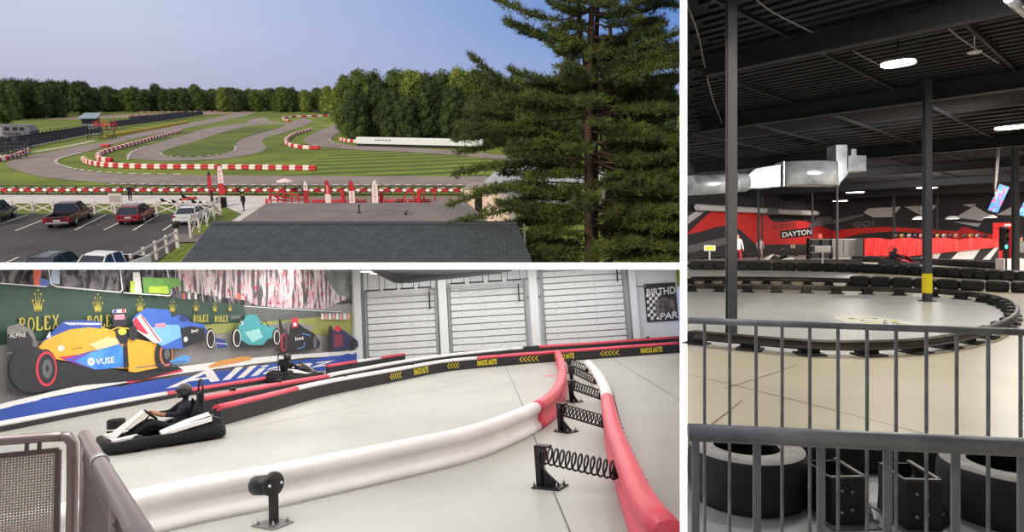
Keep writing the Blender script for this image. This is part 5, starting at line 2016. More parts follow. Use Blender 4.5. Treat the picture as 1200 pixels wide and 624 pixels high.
TX = [('C', 453, 469), ('T', 482, 500), ('C', 522, 541), ('T', 557, 581), ('C', 609, 632), ('T', 648, 673), ('C', 701, 726), ('T', 750, 776)]
panel_barrier([(254, 500), (317, 482), (355, 471), (394, 461.5), (460, 448), (520, 436), (568, 431), (620, 426.5), (703, 420.5), (797, 413.5)], [348, 560], [RBAR, WBAR, RBAR], 'long black faced barrier with yellow slow down print across the hall', texts=TX, knobs=(405, 484, 586))
panel_barrier([(236, 488), (330, 467), (382, 457), (400, 452), (500, 431.5), (600, 419.5), (700, 412.5), (796, 405.5)], [382, 600, 612, 634], [RBAR, WBAR, WBAR, BPAN, RBAR], 'red and white topped barrier just behind the one with the yellow print', knobs=(275, 327, 760), h=.48)
panel_barrier([(-30, 512), (0, 506.5), (100, 486.5), (194, 468.5), (240, 461), (320, 448)], [194], [WBAR, RBAR], 'black faced barrier along the foot of the race mural', h=.25)
panel_barrier([(384, 440), (430, 432), (470, 425), (530, 417), (600, 410), (700, 402), (796, 395.5)], [416, 445, 500, 560], [RBAR, WBAR, RBAR, RBAR, WBAR], 'third black barrier with faint yellow print towards the garage doors', h=.44, texts=[('C', 596, 610), ('C', 636, 651), ('T', 662, 678), ('C', 696, 710), ('T', 720, 732)], knobs=(640,))
panel_barrier([(362, 428), (373, 430), (400, 424.5), (460, 416), (520, 409), (585, 403.5)], [376, 412, 470], [WBAR, WBAR, WBAR, RBAR, BPAN], 'farthest thin barrier in front of the first two garage doors', h=.36)
panel_barrier([(425, 424), (470, 417.5), (520, 411), (560, 407)], [470, 505], [WBAR, RBAR, RBAR], 'short red barrier with a white nose between the farthest ones', h=.42)
panel_barrier([(735, 399), (765, 395), (797, 391.5)], [], [RBAR], 'red topped barrier below the birthday poster', h=.42)

# ---------------------------------------------------------------- spring brackets
def helix(a, b, r, turns, wire, mb):
    a, b = Vector(a), Vector(b)
    ax = (b - a).normalized()
    u = ax.orthogonal().normalized()
    v = ax.cross(u)
    n = int(turns * 12)
    mb.tube([a.lerp(b, i / n) + (u * math.cos(2 * PI * turns * i / n) + v * math.sin(2 * PI * turns * i / n)) * r for i in range(n + 1)], wire, 5)


def bracket(base, s0, s1, label, turns=12, plate=(.36, .26)):
    """floor plate, upright with gusset, and a coil spring out to the barrier"""
    p = g2(*base)
    m = P2.w(s0[0], s0[1], p, Vector((0, 1, 0)))
    hz = m.z
    # far end of the spring: on the barrier's near face, same height or a little lower
    q = resample(path_b, 160)
    e = min(q, key=lambda c_: abs(P2.px(c_ + Vector((0, 0, .25)))[0] - s1[0]) + 2 * abs(P2.px(c_ + Vector((0, 0, .25)))[1] - s1[1]))
    e = e + Vector((0, 0, .24)) - Vector((.06, 0, 0))
    d_ = e - p
    rz = math.atan2(d_.y, d_.x)
    t = thing('spring_bracket', label, 'spring bracket', P2, p, rz, 'sprung barrier brackets on the hall floor')
    MB().bbox((.05, 0, .01), (plate[0], plate[1], .02), .006).build('base_plate', STEEL, t)
    H_ = .47
    mb = MB()
    mb.box((-.07, 0, H_ / 2), (.07, .09, H_))
    mb.prism([(-.04, -.012, .02), (.17, -.012, .02), (.17, -.012, .05), (-.02, -.012, .2), (-.04, -.012, .2)], (0, .024, 0))
    mb.box((.0, 0, H_ - .01), (.17, .1, .02))
    mb.build('post', STEEL, t)
    for sx_ in (-.09, .19):
        for sy_ in (-.09, .09):
            MB().lathe([(0, 0), (.014, 0), (.014, .035), (.006, .04), (.006, .06), (0, .06)], (sx_ if sx_ > 0 else -.105, sy_, .02), 6).build('bolt', ZINC, t)
    Lh = Vector((d_.x, d_.y, 0)).length
    mb = MB()
    MB().lathe([(0, 0), (.1, 0), (.1, .02), (0, .02)], (-.03, 0, H_ - .11), 14, M=Matrix.Rotation(PI / 2, 3, 'Y')).build('spring_cap', STEEL, t)
    helix((-.01, 0, H_ - .11), (Lh - .03, 0, d_.z), .095, turns, .0125, mb)
    mb.build('spring', STEEL, t)
    MB().lathe([(0, 0), (.085, 0), (.085, .03), (0, .03)], (Lh - .06, 0, d_.z), 12, M=Matrix.Rotation(PI / 2, 3, 'Y')).build('end_cap', STEEL, t)
    return t


bracket((640, 571), (631, 529), (728, 552), 'spring bracket closest to the viewer, its coil reaching the red sleeve')
bracket((661, 506), (655, 481), (716, 494), 'second spring bracket in the row, behind the closest one')
bracket((672, 471), (666, 454), (713, 463), 'third spring bracket in the row, just before the white sleeve')
bracket((671, 448.5), (667, 438), (704, 446), 'fourth spring bracket in the row, beside the white sleeve', 12)
bracket((668, 437), (664, 428), (696, 433), 'farthest spring bracket in the row, against the black barrier', 10)
# the one on the near white barrier, seen from behind
p = g2(321, 616)
t = thing('spring_bracket', 'single black bracket with a round spring holder standing before the long white barrier', 'spring bracket', P2, p, 2.35, 'sprung barrier brackets on the hall floor')
MB().bbox((.02, 0, .01), (.34, .26, .02), .006).build('base_plate', ZINC, t)
MB().box((0, 0, .25), (.05, .085, .48)).build('post', STEEL, t)
MB().lathe([(0, -.03), (.115, -.03), (.125, -.015), (.125, .015), (.115, .03), (0, .03)], (.0, 0, .41), 18, M=Matrix.Rotation(PI / 2, 3, 'Y')).build('round_plate', STEEL, t)
MB().lathe([(0, 0), (.1, 0), (.1, .24), (.085, .26), (0, .26)], (.03, 0, .40), 18, M=Matrix.Rotation(PI / 2 + .1, 3, 'Y')).build('spring_sleeve', STEEL, t)
for s_ in (-1, 1):
    MB().lathe([(0, 0), (.016, 0), (.016, .012), (0, .016)], (-.03, s_ * .075, .41), 8, M=Matrix.Rotation(-PI / 2, 3, 'Y')).build('bolt', mat('bright_bolt', (220, 220, 220), .3), t)
    for q in (-.1, .13):
        MB().lathe([(0, 0), (.014, 0), (.014, .03), (.006, .035), (.006, .055), (0, .055)], (q, s_ * .09, .02), 6).build('bolt', ZINC, t)

# ---------------------------------------------------------------- karts with drivers
def rrect(hx, hy, r, n=5):
    pts = []
    for cx, cy, a0_ in ((hx - r, hy - r, 0), (-hx + r, hy - r, PI / 2), (-hx + r, -hy + r, PI), (hx - r, -hy + r, 1.5 * PI)):
        for i in range(n + 1):
            a = a0_ + PI / 2 * i / n
            pts.append(Vector((cx + r * math.cos(a), cy + r * math.sin(a), 0)))
    return pts


def kart(P, pos, rz, label, panel, bumper=None, number=None, accent=None):
    bumper = bumper or BLACK
    t = thing('go_kart', label, 'kart', P, pos, rz)
    # wrap-around bumper: a flattened ring, a little waisted at the sides
    ring = rrect(1.0, .68, .3)
    k = len(ring)
    mb = MB()
    rows = [(-.0, .045), (.03, .04), (.035, .12), (.02, .22), (-.05, .245), (-.1, .22), (-.1, .05)]
    vs = []
    for v in ring:
        d_ = Vector((v.x, v.y, 0)).normalized()
        wob = .025 * math.cos(v.x * 7) if abs(v.y) > .6 else 0
        for o_, z_ in rows:
            vs.append(v + d_ * (o_ + wob) + Vector((0, 0, z_ + (.03 * math.sin(v.x * 5) if abs(v.y) > .5 else 0) * (z_ > .1))))
    m = len(rows)
    mb.add(vs, [(i * m + j, i * m + (j + 1) % m, ((i + 1) % k) * m + (j + 1) % m, ((i + 1) % k) * m + j) for i in range(k) for j in range(m)], 0, True)
    mb.build('bumper', bumper, t)
    MB().bbox((0, 0, .07), (1.7, 1.1, .05), .02).build('floor_pan', DARK, t)
    # front fairing, sloping back to the wheel
    mb = MB()
    loft(mb, [[(.86, -.34, .2), (.86, .34, .2), (.82, .34, .25), (.82, -.34, .25)], [(.58, -.24, .42), (.58, .24, .42), (.56, .24, .46), (.56, -.24, .46)], [(.34, -.17, .6), (.34, .17, .6), (.32, .17, .64), (.32, -.17, .64)]])
    mb.build('front_fairing', panel, t)
    for s_ in (-1, 1):
        mb = MB()
        loft(mb, [[(.9, s_ * .34, .17), (.9, s_ * .55, .17), (.88, s_ * .55, .24), (.88, s_ * .34, .24)], [(.5, s_ * .3, .2), (.5, s_ * .6, .2), (.48, s_ * .6, .27), (.48, s_ * .3, .27)]])
        mb.build('nose_wing', panel, t)
    for s_ in (-1, 1):
        mb = MB()
        loft(mb, [[(.12, s_ * .44, .2), (.12, s_ * .64, .2), (.12, s_ * .62, .25), (.12, s_ * .46, .25)], [(-.3, s_ * .4, .22), (-.3, s_ * .65, .22), (-.3, s_ * .6, .36), (-.3, s_ * .42, .38)], [(-.7, s_ * .34, .22), (-.7, s_ * .65, .22), (-.7, s_ * .6, .44), (-.7, s_ * .36, .46)], [(-.92, s_ * .34, .22), (-.92, s_ * .6, .22), (-.9, s_ * .56, .36), (-.9, s_ * .36, .38)]])
        mb.build('side_pod', bumper, t)
        mb = MB()
        loft(mb, [[(.14, s_ * .45, .262), (.14, s_ * .66, .2), (.14, s_ * .66, .25), (.14, s_ * .46, .29)], [(-.3, s_ * .41, .39), (-.3, s_ * .67, .28), (-.3, s_ * .66, .34), (-.3, s_ * .42, .42)], [(-.72, s_ * .35, .47), (-.72, s_ * .66, .35), (-.72, s_ * .64, .42), (-.72, s_ * .37, .5)]])
        mb.build('pod_cover', panel, t)
        for x_, w_, r_ in ((.5, .13, .14), (-.62, .19, .15)):
            w2 = MB().lathe([(.06, -w_ / 2), (r_ * .8, -w_ / 2), (r_, -w_ / 2 + .03), (r_, w_ / 2 - .03), (r_ * .8, w_ / 2), (.06, w_ / 2)], (x_, s_ * .56, r_), 18, M=Matrix.Rotation(PI / 2, 3, 'X')).build('wheel', BLACK, t)
            MB().lathe([(0, -.02), (.065, -.02), (.07, .0), (.03, .03), (0, .03)], (x_, s_ * (.56 + w_ / 2), r_), 10, M=Matrix.Rotation(-s_ * PI / 2, 3, 'X')).build('hub', ZINC, w2)
    # seat shell
    mb = MB()
    secs = []
    for x_, z_, w_ in ((.05, .16, .19), (-.15, .12, .2), (-.36, .16, .21), (-.48, .32, .22), (-.56, .52, .21), (-.62, .68, .16)):
        nrm = Vector((.6, 0, .8)) if x_ < -.3 else Vector((0, 0, 1))
        secs.append([Vector((x_, -w_, z_)) + nrm * .1, Vector((x_, -w_ * .7, z_)), Vector((x_, w_ * .7, z_)), Vector((x_, w_, z_)) + nrm * .1, Vector((x_ - .03, w_ + .02, z_ - .02)) + nrm * .1, Vector((x_ - .03, w_ * .8, z_ - .04)), Vector((x_ - .03, -w_ * .8, z_ - .04)), Vector((x_ - .03, -w_ - .02, z_ - .02)) + nrm * .1])
    loft(mb, secs)
    mb.build('seat', BLACK, t)
    mb = MB()
    mb.tube([(.55, 0, .18), (.22, 0, .54)], .015, 6)
    sw = mb.build('steering_column', STEEL, t)
    M_ = Matrix.Rotation(-.75, 3, 'Y')
    MB().tube([Vector((.2, 0, .55)) + M_ @ Vector((.14 * math.cos(a * PI / 9), .15 * math.sin(a * PI / 9), 0)) for a in range(18)], .017, 6, closed=True).build('steering_wheel', BLACK, t)
    mb = MB()
    mb.bbox((-.82, 0, .26), (.26, .72, .24), .05)
    mb.bbox((-.6, .33, .28), (.3, .2, .26), .04)
    mb.build('engine_cover', DARK, t)
    # hoop and head pad behind the seat
    hoop = [(-.66, -.17, .2), (-.68, -.17, .75), (-.68, -.15, .98), (-.68, -.08, 1.08), (-.68, 0, 1.11), (-.68, .08, 1.08), (-.68, .15, .98), (-.68, .17, .75), (-.66, .17, .2)]
    MB().tube(spline(hoop, 3), .02, 7).build('roll_hoop', STEEL, t)
    MB().bbox((-.66, 0, .74), (.07, .26, .26), .03).build('head_pad', BLACK, t)
    if number:
        mb = MB()
        put_text(mb, number, [(.62, .1, .415), (.62, -.1, .415), (.46, -.1, .535), (.46, .1, .535)], bold=.02)
        mb.build('number', RED if accent is None else accent, t)
    return t


def driver(P, pos, rz, label, jacket, helmet_c, skin_c=(176, 124, 98)):
    t = thing('person', label, 'person', P, pos, rz)
    V = [(-.28, 0, .26), (-.36, 0, .45), (-.42, 0, .64), (-.42, 0, .76), (-.40, 0, .86),
         (-.40, .19, .68), (-.18, .29, .52), (.06, .2, .54), (.15, .14, .57),
         (-.40, -.19, .68), (-.18, -.29, .52), (.06, -.2, .54), (.15, -.14, .57),
         (-.18, .1, .22), (.22, .2, .42), (.6, .17, .2), (.7, .17, .26),
         (-.18, -.1, .22), (.22, -.2, .42), (.6, -.17, .2), (.7, -.17, .26)]
    E = [(0, 1), (1, 2), (2, 3), (3, 4), (2, 5), (5, 6), (6, 7), (7, 8), (2, 9), (9, 10), (10, 11), (11, 12), (0, 13), (13, 14), (14, 15), (15, 16), (0, 17), (17, 18), (18, 19), (19, 20)]
    R_ = [.15, .14, .15, .06, .07, .075, .055, .042, .036, .075, .055, .042, .036, .1, .075, .05, .045, .1, .075, .05, .045]
    n0 = len(V)
    for s_, h_ in ((1, 8), (-1, 12)):       # curled fingers and a thumb closed on the wheel rim
        for j in range(4):
            y_ = s_ * (.155 - .018 * j)
            V += [(.19, y_, .58 + .012 * j), (.215, y_ - s_ * .01, .56 + .012 * j)]
            E += [(h_, len(V) - 2), (len(V) - 2, len(V) - 1)]
            R_ += [.010, .009]
        V += [(.16, s_ * .10, .6)]
        E += [(h_, len(V) - 1)]
        R_ += [.011]
    ms = [mat('jacket_%d_%d_%d' % jacket, jacket, .9), mat('black_trousers', (26, 26, 30), .9), mat('driver_skin_%d' % skin_c[0], skin_c, .6), mat('shoe', (30, 28, 28), .7)]

    def pick(c):
        if c.x > .58 and c.z < .34:
            return 3
        if c.x > .0 and c.z > .5 and abs(c.y) < .26:
            return 2
        if c.z < .3 or (c.x > -.12 and c.z < .5 and abs(c.y) < .3 and not (c.z > .46 and abs(c.y) > .22)):
            return 1
        return 0
    skin('body', V, E, R_, ms, t, 1, pick)
    hm = mat('helmet_%d_%d' % helmet_c[:2], helmet_c, .35, coat=.4)
    h = MB()
    h.ball((-.385, 0, .93), (.145, .125, .14), 18, 12)
    h.bbox((-.29, 0, .85), (.1, .16, .1), .03)
    ho = h.build('helmet', hm, t)
    MB().bbox((-.262, 0, .935), (.05, .18, .075), .02).build('visor', mat('visor', (20, 24, 30), .1), ho)
    return t


def kart_at(near_nose, near_tail, off_side, half=.68):
    """pose from the pixels of the near bumper line: (position of the kart's middle, heading)"""
    a, b = g2(*near_nose), g2(*near_tail)
    h = (a - b).normalized()
    mid = (a + b) / 2
    side = Vector((-h.y, h.x, 0)) * off_side
    return mid + side * half, math.atan2(h.y, h.x), (a - b).length


pos, rz, ln = kart_at((118, 536), (263, 515), -1)
rz += .12
kart(P2, pos, rz, 'black and white go-kart being driven past the near railing', WPL, mat('bumper_black', (12, 12, 14), .8))
driver(P2, pos, rz, 'person in dark jacket and black helmet driving the near go-kart', (30, 32, 44), (40, 40, 42))
pos2, rz2, ln2 = kart_at((386, 441.5), (334, 450), 1)
kart(P2, pos2, rz2, 'white and red nosed go-kart rounding the barrier below the mural', WPL, BLACK)
driver(P2, pos2, rz2, 'person in black helmet driving the far go-kart below the mural', (34, 34, 44), (34, 30, 34))
# black banded drum beyond the near kart
p = g2(136, 516)
t = thing('drum', 'black drum with a white band standing beyond the near go-kart nose', 'drum', P2, p)
MB().lathe([(0, 0), (.15, 0), (.165, .03), (.165, .38), (.15, .41), (.13, .41), (.12, .36), (0, .36)], seg=24).build('body', BLACK, t)
MB().lathe([(.166, .2), (.169, .2), (.169, .23), (.166, .23)], seg=24).build('band', WPL, t)
# painted arrow tips on the floor
mb = MB()
for q in ([(104, 525), (116, 521.5), (116, 527)], [(634, 441), (651, 439.6), (651, 441.4)]):
    mb.poly([P2.g(x, y, .006) for x, y in q])
struct('floor_marking', mb, mat('pink_marking', (224, 96, 120), .6), P2)

# ---------------------------------------------------------------- railing at the lower corner
RAILM = mat('bronze_rail', (150, 132, 132), .32, metal=.55, var=.04)
RAILD = mat('bronze_rail_dark', (112, 92, 92), .4, metal=.4, var=.05)
MESHM = mat('perforated_sheet', (186, 168, 158), .5, metal=.3, var=.04)
n_ = MESHM.node_tree
bs = n_.nodes['Principled BSDF']
tcx = n_.nodes.new('ShaderNodeTexCoord')
vx = n_.nodes.new('ShaderNodeTexVoronoi')
vx.inputs['Scale'].default_value = 58
vx.inputs['Randomness'].default_value = 0.0
mrx = n_.nodes.new('ShaderNodeMapRange')
mrx.inputs['From Min'].default_value = .3
mrx.inputs['From Max'].default_value = .38
n_.links.new(tcx.outputs['Object'], vx.inputs['Vector'])
n_.links.new(vx.outputs['Distance'], mrx.inputs['Value'])
n_.links.new(mrx.outputs['Result'], bs.inputs['Alpha'])
Yr = 5.0
pc = P2.d(82, 511, Yr)
rz_top = pc.z
base = Vector((pc.x, pc.y, 0))
t = thing('railing', 'bronze metal railing with perforated panels at the hall corner nearest the viewer', 'railing', P2, base)


def rr(x, y, Y=Yr):
    return P2.d(x, y, Y) - base


c1 = rr(79, 512)
lft = rr(-60, 521)
q1 = Vector((c1.x, c1.y, c1.z))
dirn = (g2(155, 624, rz_top) - P2.d(88, 511, Yr))
near = P2.d(88, 511, Yr) + dirn * 1.5 - base
MB().tube([lft, rr(0, 517), rr(60, 512.5), c1], .032, 12).build('top_tube', RAILM, t)
MB().tube([rr(73, 512), c1, c1 + Vector((.03, 0, -.05)), c1 + Vector((.035, 0, -.3)), Vector((c1.x + .035, c1.y, 0))], .034, 12).build('corner_post', RAILM, t)
s0 = P2.d(90, 510.5, Yr) - base + Vector((.05, -.02, 0))
MB().tube([s0 + Vector((0, 0, -.0)), s0.lerp(near, .33), s0.lerp(near, .66), near], .036, 14).build('side_tube', RAILM, t)
for f_ in (.3,):
    c = s0.lerp(near, f_)
    d_ = (near - s0).normalized()
    MB().tube([c - d_ * .05, c + d_ * .05], .042, 14).build('tube_coupling', mat('coupling', (190, 184, 186), .3, metal=.6), t)
# frame and sheet of the front panel
ft, fb = .1, rz_top - .12
mb = MB()
x0, x1 = lft.x, c1.x - .05
z1 = c1.z - .08
mb.box(((x0 + x1) / 2, 0, z1), (x1 - x0, .03, .03))
mb.box(((x0 + x1) / 2, 0, .1), (x1 - x0, .03, .03))
for x_ in (x0, x1):
    mb.box((x_, 0, (z1 + .1) / 2), (.03, .03, z1 - .1))
for x_ in (x1 - .18, x0 + .5):
    mb.box((x_, 0, z1 + .035), (.02, .02, .07))
mb.build('panel_frame', RAILD, t)
MB().add([(x0, .005, .1), (x1, .005, .1), (x1, .005, z1), (x0, .005, z1)], [(0, 1, 2, 3)]).build('perforated_panel', MESHM, t)
# side run: inner post and its panel
sd = Vector((near.x - s0.x, near.y - s0.y, 0)).normalized()
SL = Vector((near.x - s0.x, near.y - s0.y, 0)).length
mb = MB()
for f_ in (0.02, .5, .98):
    c = s0.lerp(near, f_)
    mb.tube([Vector((c.x, c.y, 0)), Vector((c.x, c.y, c.z - .03))], .026, 10)
mb.build('side_post', RAILM, t)
M_ = Matrix.Rotation(math.atan2(sd.y, sd.x), 3, 'Z')
c = s0.lerp(near, .5)
mb = MB()
mb.box((c.x, c.y, c.z - .13), (SL, .03, .03), M=M_)
mb.box((c.x, c.y, .1), (SL, .03, .03), M=M_)
mb.build('side_frame', RAILD, t)
a_, b_ = s0.lerp(near, .02), s0.lerp(near, .98)
MB().add([(a_.x, a_.y, .1), (b_.x, b_.y, .1), (b_.x, b_.y, c.z - .13), (a_.x, a_.y, c.z - .13)], [(0, 1, 2, 3)]).build('side_panel', mat('bronze_sheet', (104, 84, 84), .5, metal=.3), t)

# ================================================================ PLACE 3: the dark indoor kart hall on the right
g3 = P3.g
CZ = 5.45
TAN = mat('sealed_concrete', (188, 179, 156), .32, c2=(176, 166, 144), scale=.5, detail=8)
tint(TAN, 'noise', (164, 152, 128), scale=(.6, .6, .6), lo=.55, hi=.75, amount=.6, Scale=1.0, Detail=8.0)
GREYF = mat('grey_track_floor', (192, 192, 187), .3, c2=(180, 180, 176), scale=.6, detail=8)
CEIL = mat('black_deck', (10, 10, 15), .85, var=.15)
BEAM = mat('black_beam', (20, 19, 26), .7, var=.12)
POSTM = mat('charcoal_post', (66, 66, 70), .55, var=.06)
RAILK = mat('worn_guard_rail', (74, 66, 58), .5, c2=(48, 44, 42), scale=2.5, metal=.2)
GALV = mat('galvanised_tube', (150, 152, 158), .45, metal=.3, c2=(108, 110, 116), scale=7, detail=8)
TYRE = mat('tyre_rubber', (32, 31, 33), .72, c2=(25, 24, 26), scale=3)

dL = Vector((750, 1403 - 600, 0)).normalized()         # along the hall, towards the far corner
dL = Vector((dL.y, dL.x, 0))
dR = Vector((-700, 750, 0)).normalized()               # along the roof beams
wA = Vector(((803 - 600) / 750 * 50, 50, 0))
# far corner: where the first wall reaches pixel column 975
k_ = (975 - 600) / 750
tt = (k_ * wA.y - wA.x) / (dL.x - k_ * dL.y)
wC = wA + dL * tt
wD = wC - dR * 42
nL = Vector((dL.y, -dL.x, 0))
nL = nL if nL.y < 0 else -nL
nR = Vector((dR.y, -dR.x, 0))
nR = nR if nR.y < 0 else -nR
WB = mat('black_wall', (52, 50, 54), .8, var=.08)
wA2 = wA - dL * 10
ends = []


def wallbox(a, b, n, th_=.3, h=CZ + .45):
    return MB().prism([a, b, b - n * th_, a - n * th_], (0, 0, h))


# start the long wall just clear of the upright partition
ta = 0
p = wA2.copy()
while p.x < p.y * dv.x / dv.y + .2:
    p += dL * .1
wS = p
struct('wall_north', wallbox(wS, wC + dL * .3, nL), WB, P3)
struct('wall_east', wallbox(wC, wD, nR), WB, P3)
wE = Vector((wD.x, -1.45, 0))
struct('wall_south', wallbox(wD, wE, Vector((-1, 0, 0))), WB, P3)
edge = [Vector((yy * dv.x / dv.y + (4.0 / FL * yy if yy <= DF else tk / dv.y), yy, 0)) for yy in (.02, DF, wS.y - .1)]
outline = [Vector((.01, -1.45, 0))] + edge + [wS, wC, wD, wE]
mb = MB().prism(outline, (0, 0, -.1))
struct('floor', mb, TAN, P3)
# ceiling: fluted deck running along the beams
mb = MB().prism([Vector((p.x, p.y, CZ + .32)) for p in outline], (0, 0, .1))
struct('ceiling', mb, CEIL, P3)
mb = MB()


def inside(p):
    return p.x > p.y * dv.x / dv.y + .15 and p.y > -1.3 and (p - wA).dot(nL) > .1 and (p - wC).dot(nR) > .1 and p.x < wD.x - .1


def seg_inside(o_, d_, ts):
    """first and last of the parameters ts whose point lies inside the hall"""
    q = [t for t in ts if inside(o_ + d_ * t)]
    return (q[0], q[-1]) if q else None


pd_ = Vector((dR.y, -dR.x, 0))
pd_ = pd_ if pd_.y > 0 else -pd_          # across the beams, away from the viewer
cen = Vector((9.3 * 452 / 750, 9.3, 0))
rng = [x_ * .5 for x_ in range(-160, 161)]
k = -18.0
while k < 75:
    r_ = seg_inside(cen + pd_ * k, dR, rng)
    if r_:
        a, b = cen + pd_ * k + dR * r_[0], cen + pd_ * k + dR * r_[1]
        near_ = k < 14
        mb.box((a + b) / 2 + Vector((0, 0, CZ + .29)), ((b - a).length, .16 if near_ else .3, .075), math.atan2(dR.y, dR.x))
    k += .34 if k < 14 else .8
struct('ceiling_ribs', mb, mat('deck_rib', (14, 13, 20), .8, var=.1), P3)
# beams: along dR, found from where they cross pixel column 806 / 1000
mb = MB()
kb = []
for x, y in [(1000, 38), (1000, 120), (1100, 172), (1100, 196), (1100, 213), (1100, 224)]:
    zb = CZ + .02
    p = P3.d(x, y, 1.0)
    v = P3.r(x, y)
    t_ = (zb - 1.6) / v.z
    p = v * t_
    kb.append((p - cen).dot(pd_))
for i, k in enumerate(kb + [kb[0] - 7.5]):
    o_ = cen + pd_ * k
    r_ = seg_inside(o_, dR, rng)
    if r_:
        a, b = o_ + dR * r_[0], o_ + dR * r_[1]
        an = math.atan2(dR.y, dR.x)
        c = (a + b) / 2
        L_ = (b - a).length
        mb.box(c + Vector((0, 0, CZ + .0)), (L_, .05, .44), an)
        mb.box(c + Vector((0, 0, CZ - .22)), (L_, .22, .04), an)
        mb.box(c + Vector((0, 0, CZ + .2)), (L_, .22, .04), an)
struct('ceiling_beam', mb, BEAM, P3)
mb = MB()
for j in range(-9, 22):
    o_ = cen + dR * (j * 2.6)
    r_ = seg_inside(o_, pd_, rng)
    if r_:
        a, b = o_ + pd_ * r_[0], o_ + pd_ * r_[1]
        mb.box((a + b) / 2 + Vector((0, 0, CZ + .22)), ((b - a).length, .06, .1), math.atan2(pd_.y, pd_.x))
struct('ceiling_joist', mb, BEAM, P3)

# grey painted track zones
flat('floor_track', [(806, 341), (900, 342), (1000, 343.5), (1086, 347.5), (1130, 351), (1165, 358), (1186, 367), (1190, 376), (1180, 388), (1160, 396), (1140, 403), (1112, 409), (1070, 414.5), (1011, 417), (948, 416), (890, 411), (834, 405.5), (806, 402)], .004, GREYF, P3, smooth=3)
flat('floor_track', [(806, 315.5), (1000, 320), (1000, 331), (900, 328), (806, 326.5)], .004, GREYF, P3)
flat('floor_track', [(806, 302.5), (950, 300.5), (1000, 304), (960, 312), (806, 311)], .004, GREYF, P3)
mb = MB()
JT = mat('floor_crack', (120, 100, 76), .8)
for pts in ([(800, 438.5), (860, 452), (940, 472), (1010, 490), (1075, 507)], [(850, 456), (900, 440), (935, 428)], [(806, 520), (870, 470)], [(1075, 507), (1130, 524), (1200, 548)]):
    q = spline([g3(x, y) for x, y in pts], 5)
    for a, b in zip(q, q[1:]):
        strip(mb, a, b, .014, .005)
q = spline([g3(x, y) for x, y in [(806, 406), (860, 411), (910, 416), (960, 419.5), (1020, 420), (1070, 417.5), (1112, 413), (1145, 407), (1170, 400), (1185, 392)]], 4)
for a, b in zip(q, q[1:]):
    strip(mb, a, b, .035, .006)
struct('floor_joint', mb, JT, P3)

# ---------------------------------------------------------------- printed walls
def WL(x, y, off=0.0):
    return P3.w(x, y, wA, nL) + nL * off


def WR(x, y, off=0.0):
    return P3.w(x, y, wC, nR) + nR * off


RW = mat('wall_red', (226, 50, 48), .7, var=.05)
DKW = mat('wall_charcoal', (58, 54, 58), .8, var=.06)
PALE = mat('wall_pale', (206, 200, 198), .8, var=.04)
MIDG = mat('wall_grey', (120, 114, 116), .8, var=.08)
TBLK = mat('tag_black', (30, 28, 30), .7)
TWHT = mat('tag_white', (240, 238, 236), .7)
TDR = mat('tag_dark_red', (90, 24, 28), .7)
A = Art(WL)
A.p([(806, 247), (975, 254), (975, 296.5), (806, 303)], DKW)
A.p([(806, 254), (815, 248), (826, 248), (806, 263)], PALE)
A.p([(806, 273), (833, 247.8), (897, 249.5), (905, 259.5), (917, 261.5), (933, 259.5), (940, 258), (975, 270), (975, 286), (886, 287), (868, 270), (856, 264), (840, 266), (820, 272), (806, 275)], RW)
A.p([(806, 276), (822, 272.5), (842, 266.5), (856, 264.5), (868, 270.5), (886, 287.2), (886, 290), (806, 298)], DKW)
A.p([(806, 288), (850, 278), (862, 284), (806, 297)], MIDG)
A.p([(897, 250), (942, 252), (942, 259.5), (930, 258), (905, 260)], TBLK)
A.p([(945, 267), (960, 255), (975, 253.8), (975, 262), (955, 266)], MIDG)
A.p([(886, 287), (975, 286), (975, 291), (886, 292)], DKW)
A.p([(904.5, 263), (932.5, 259.2), (933, 267.5), (904, 270.5)], RW)
A.p([(903.7, 262.4), (933.2, 258.6), (933.6, 268.2), (903.3, 271.2)], mat('tag_edge', (200, 36, 40), .7))
A.p([(904.5, 263), (932.5, 259.2), (933, 267.5), (904, 270.5)], RW)
A.t('SCENE75', [(906, 269), (931, 266.3), (931, 261.2), (906, 263.8)], TDR, .03)
A.p([(914, 271), (952, 266.8), (953, 276.4), (914.5, 280)], TBLK)
A.t('DAYTON', [(916.5, 278.4), (951, 274.6), (951, 268.6), (916.5, 272.6)], TWHT, .03)
o = A.mb.build('wall_mural', A.mats, fix=False)
o.matrix_basis = P3.M.copy()
tag(o, 'red and black painted wall mural with a white lettered name tag', 'mural')
A = Art(WR)
A.p([(976, 253.5), (1230, 238), (1230, 309), (976, 297)], DKW)
A.p([(976, 258), (1012, 251), (1012, 253), (976, 263)], MIDG)
A.p([(976, 271), (1010, 267), (1045, 266), (1090, 269), (1130, 272), (1180, 276), (1180, 284), (1130, 277), (1090, 274), (1045, 271.5), (1010, 274), (976, 282)], RW)
A.t('GO!', [(1000, 266.6), (1024, 264.8), (1024, 258.4), (1000, 260.4)], MIDG, .02)
A.p([(1012, 249.5), (1018, 244.5), (1056, 242.3), (1046, 254.5), (1024, 255)], PALE)
A.p([(1060, 242.4), (1098, 240.4), (1089, 252), (1080, 253)], PALE)
A.p([(1120, 255), (1142, 241.5), (1160, 252), (1150, 259)], PALE)
A.p([(1127, 240), (1145, 239), (1138, 243)], PALE)
A.p([(1168, 252), (1190, 240), (1200, 240), (1200, 253)], PALE)
A.p([(1118, 260), (1150, 262), (1146, 266), (1130, 263)], PALE)
A.p([(1110, 277), (1130, 266), (1160, 275), (1168, 281), (1112, 280)], RW)
A.p([(1128, 302), (1140, 292.5), (1152, 292.5), (1144, 303)], PALE)
A.p([(1090, 300), (1098, 295), (1110, 295), (1104, 302)], PALE)
A.p([(1162, 304), (1170, 293), (1180, 293), (1176, 305)], PALE)
o = A.mb.build('wall_mural', A.mats, fix=False)
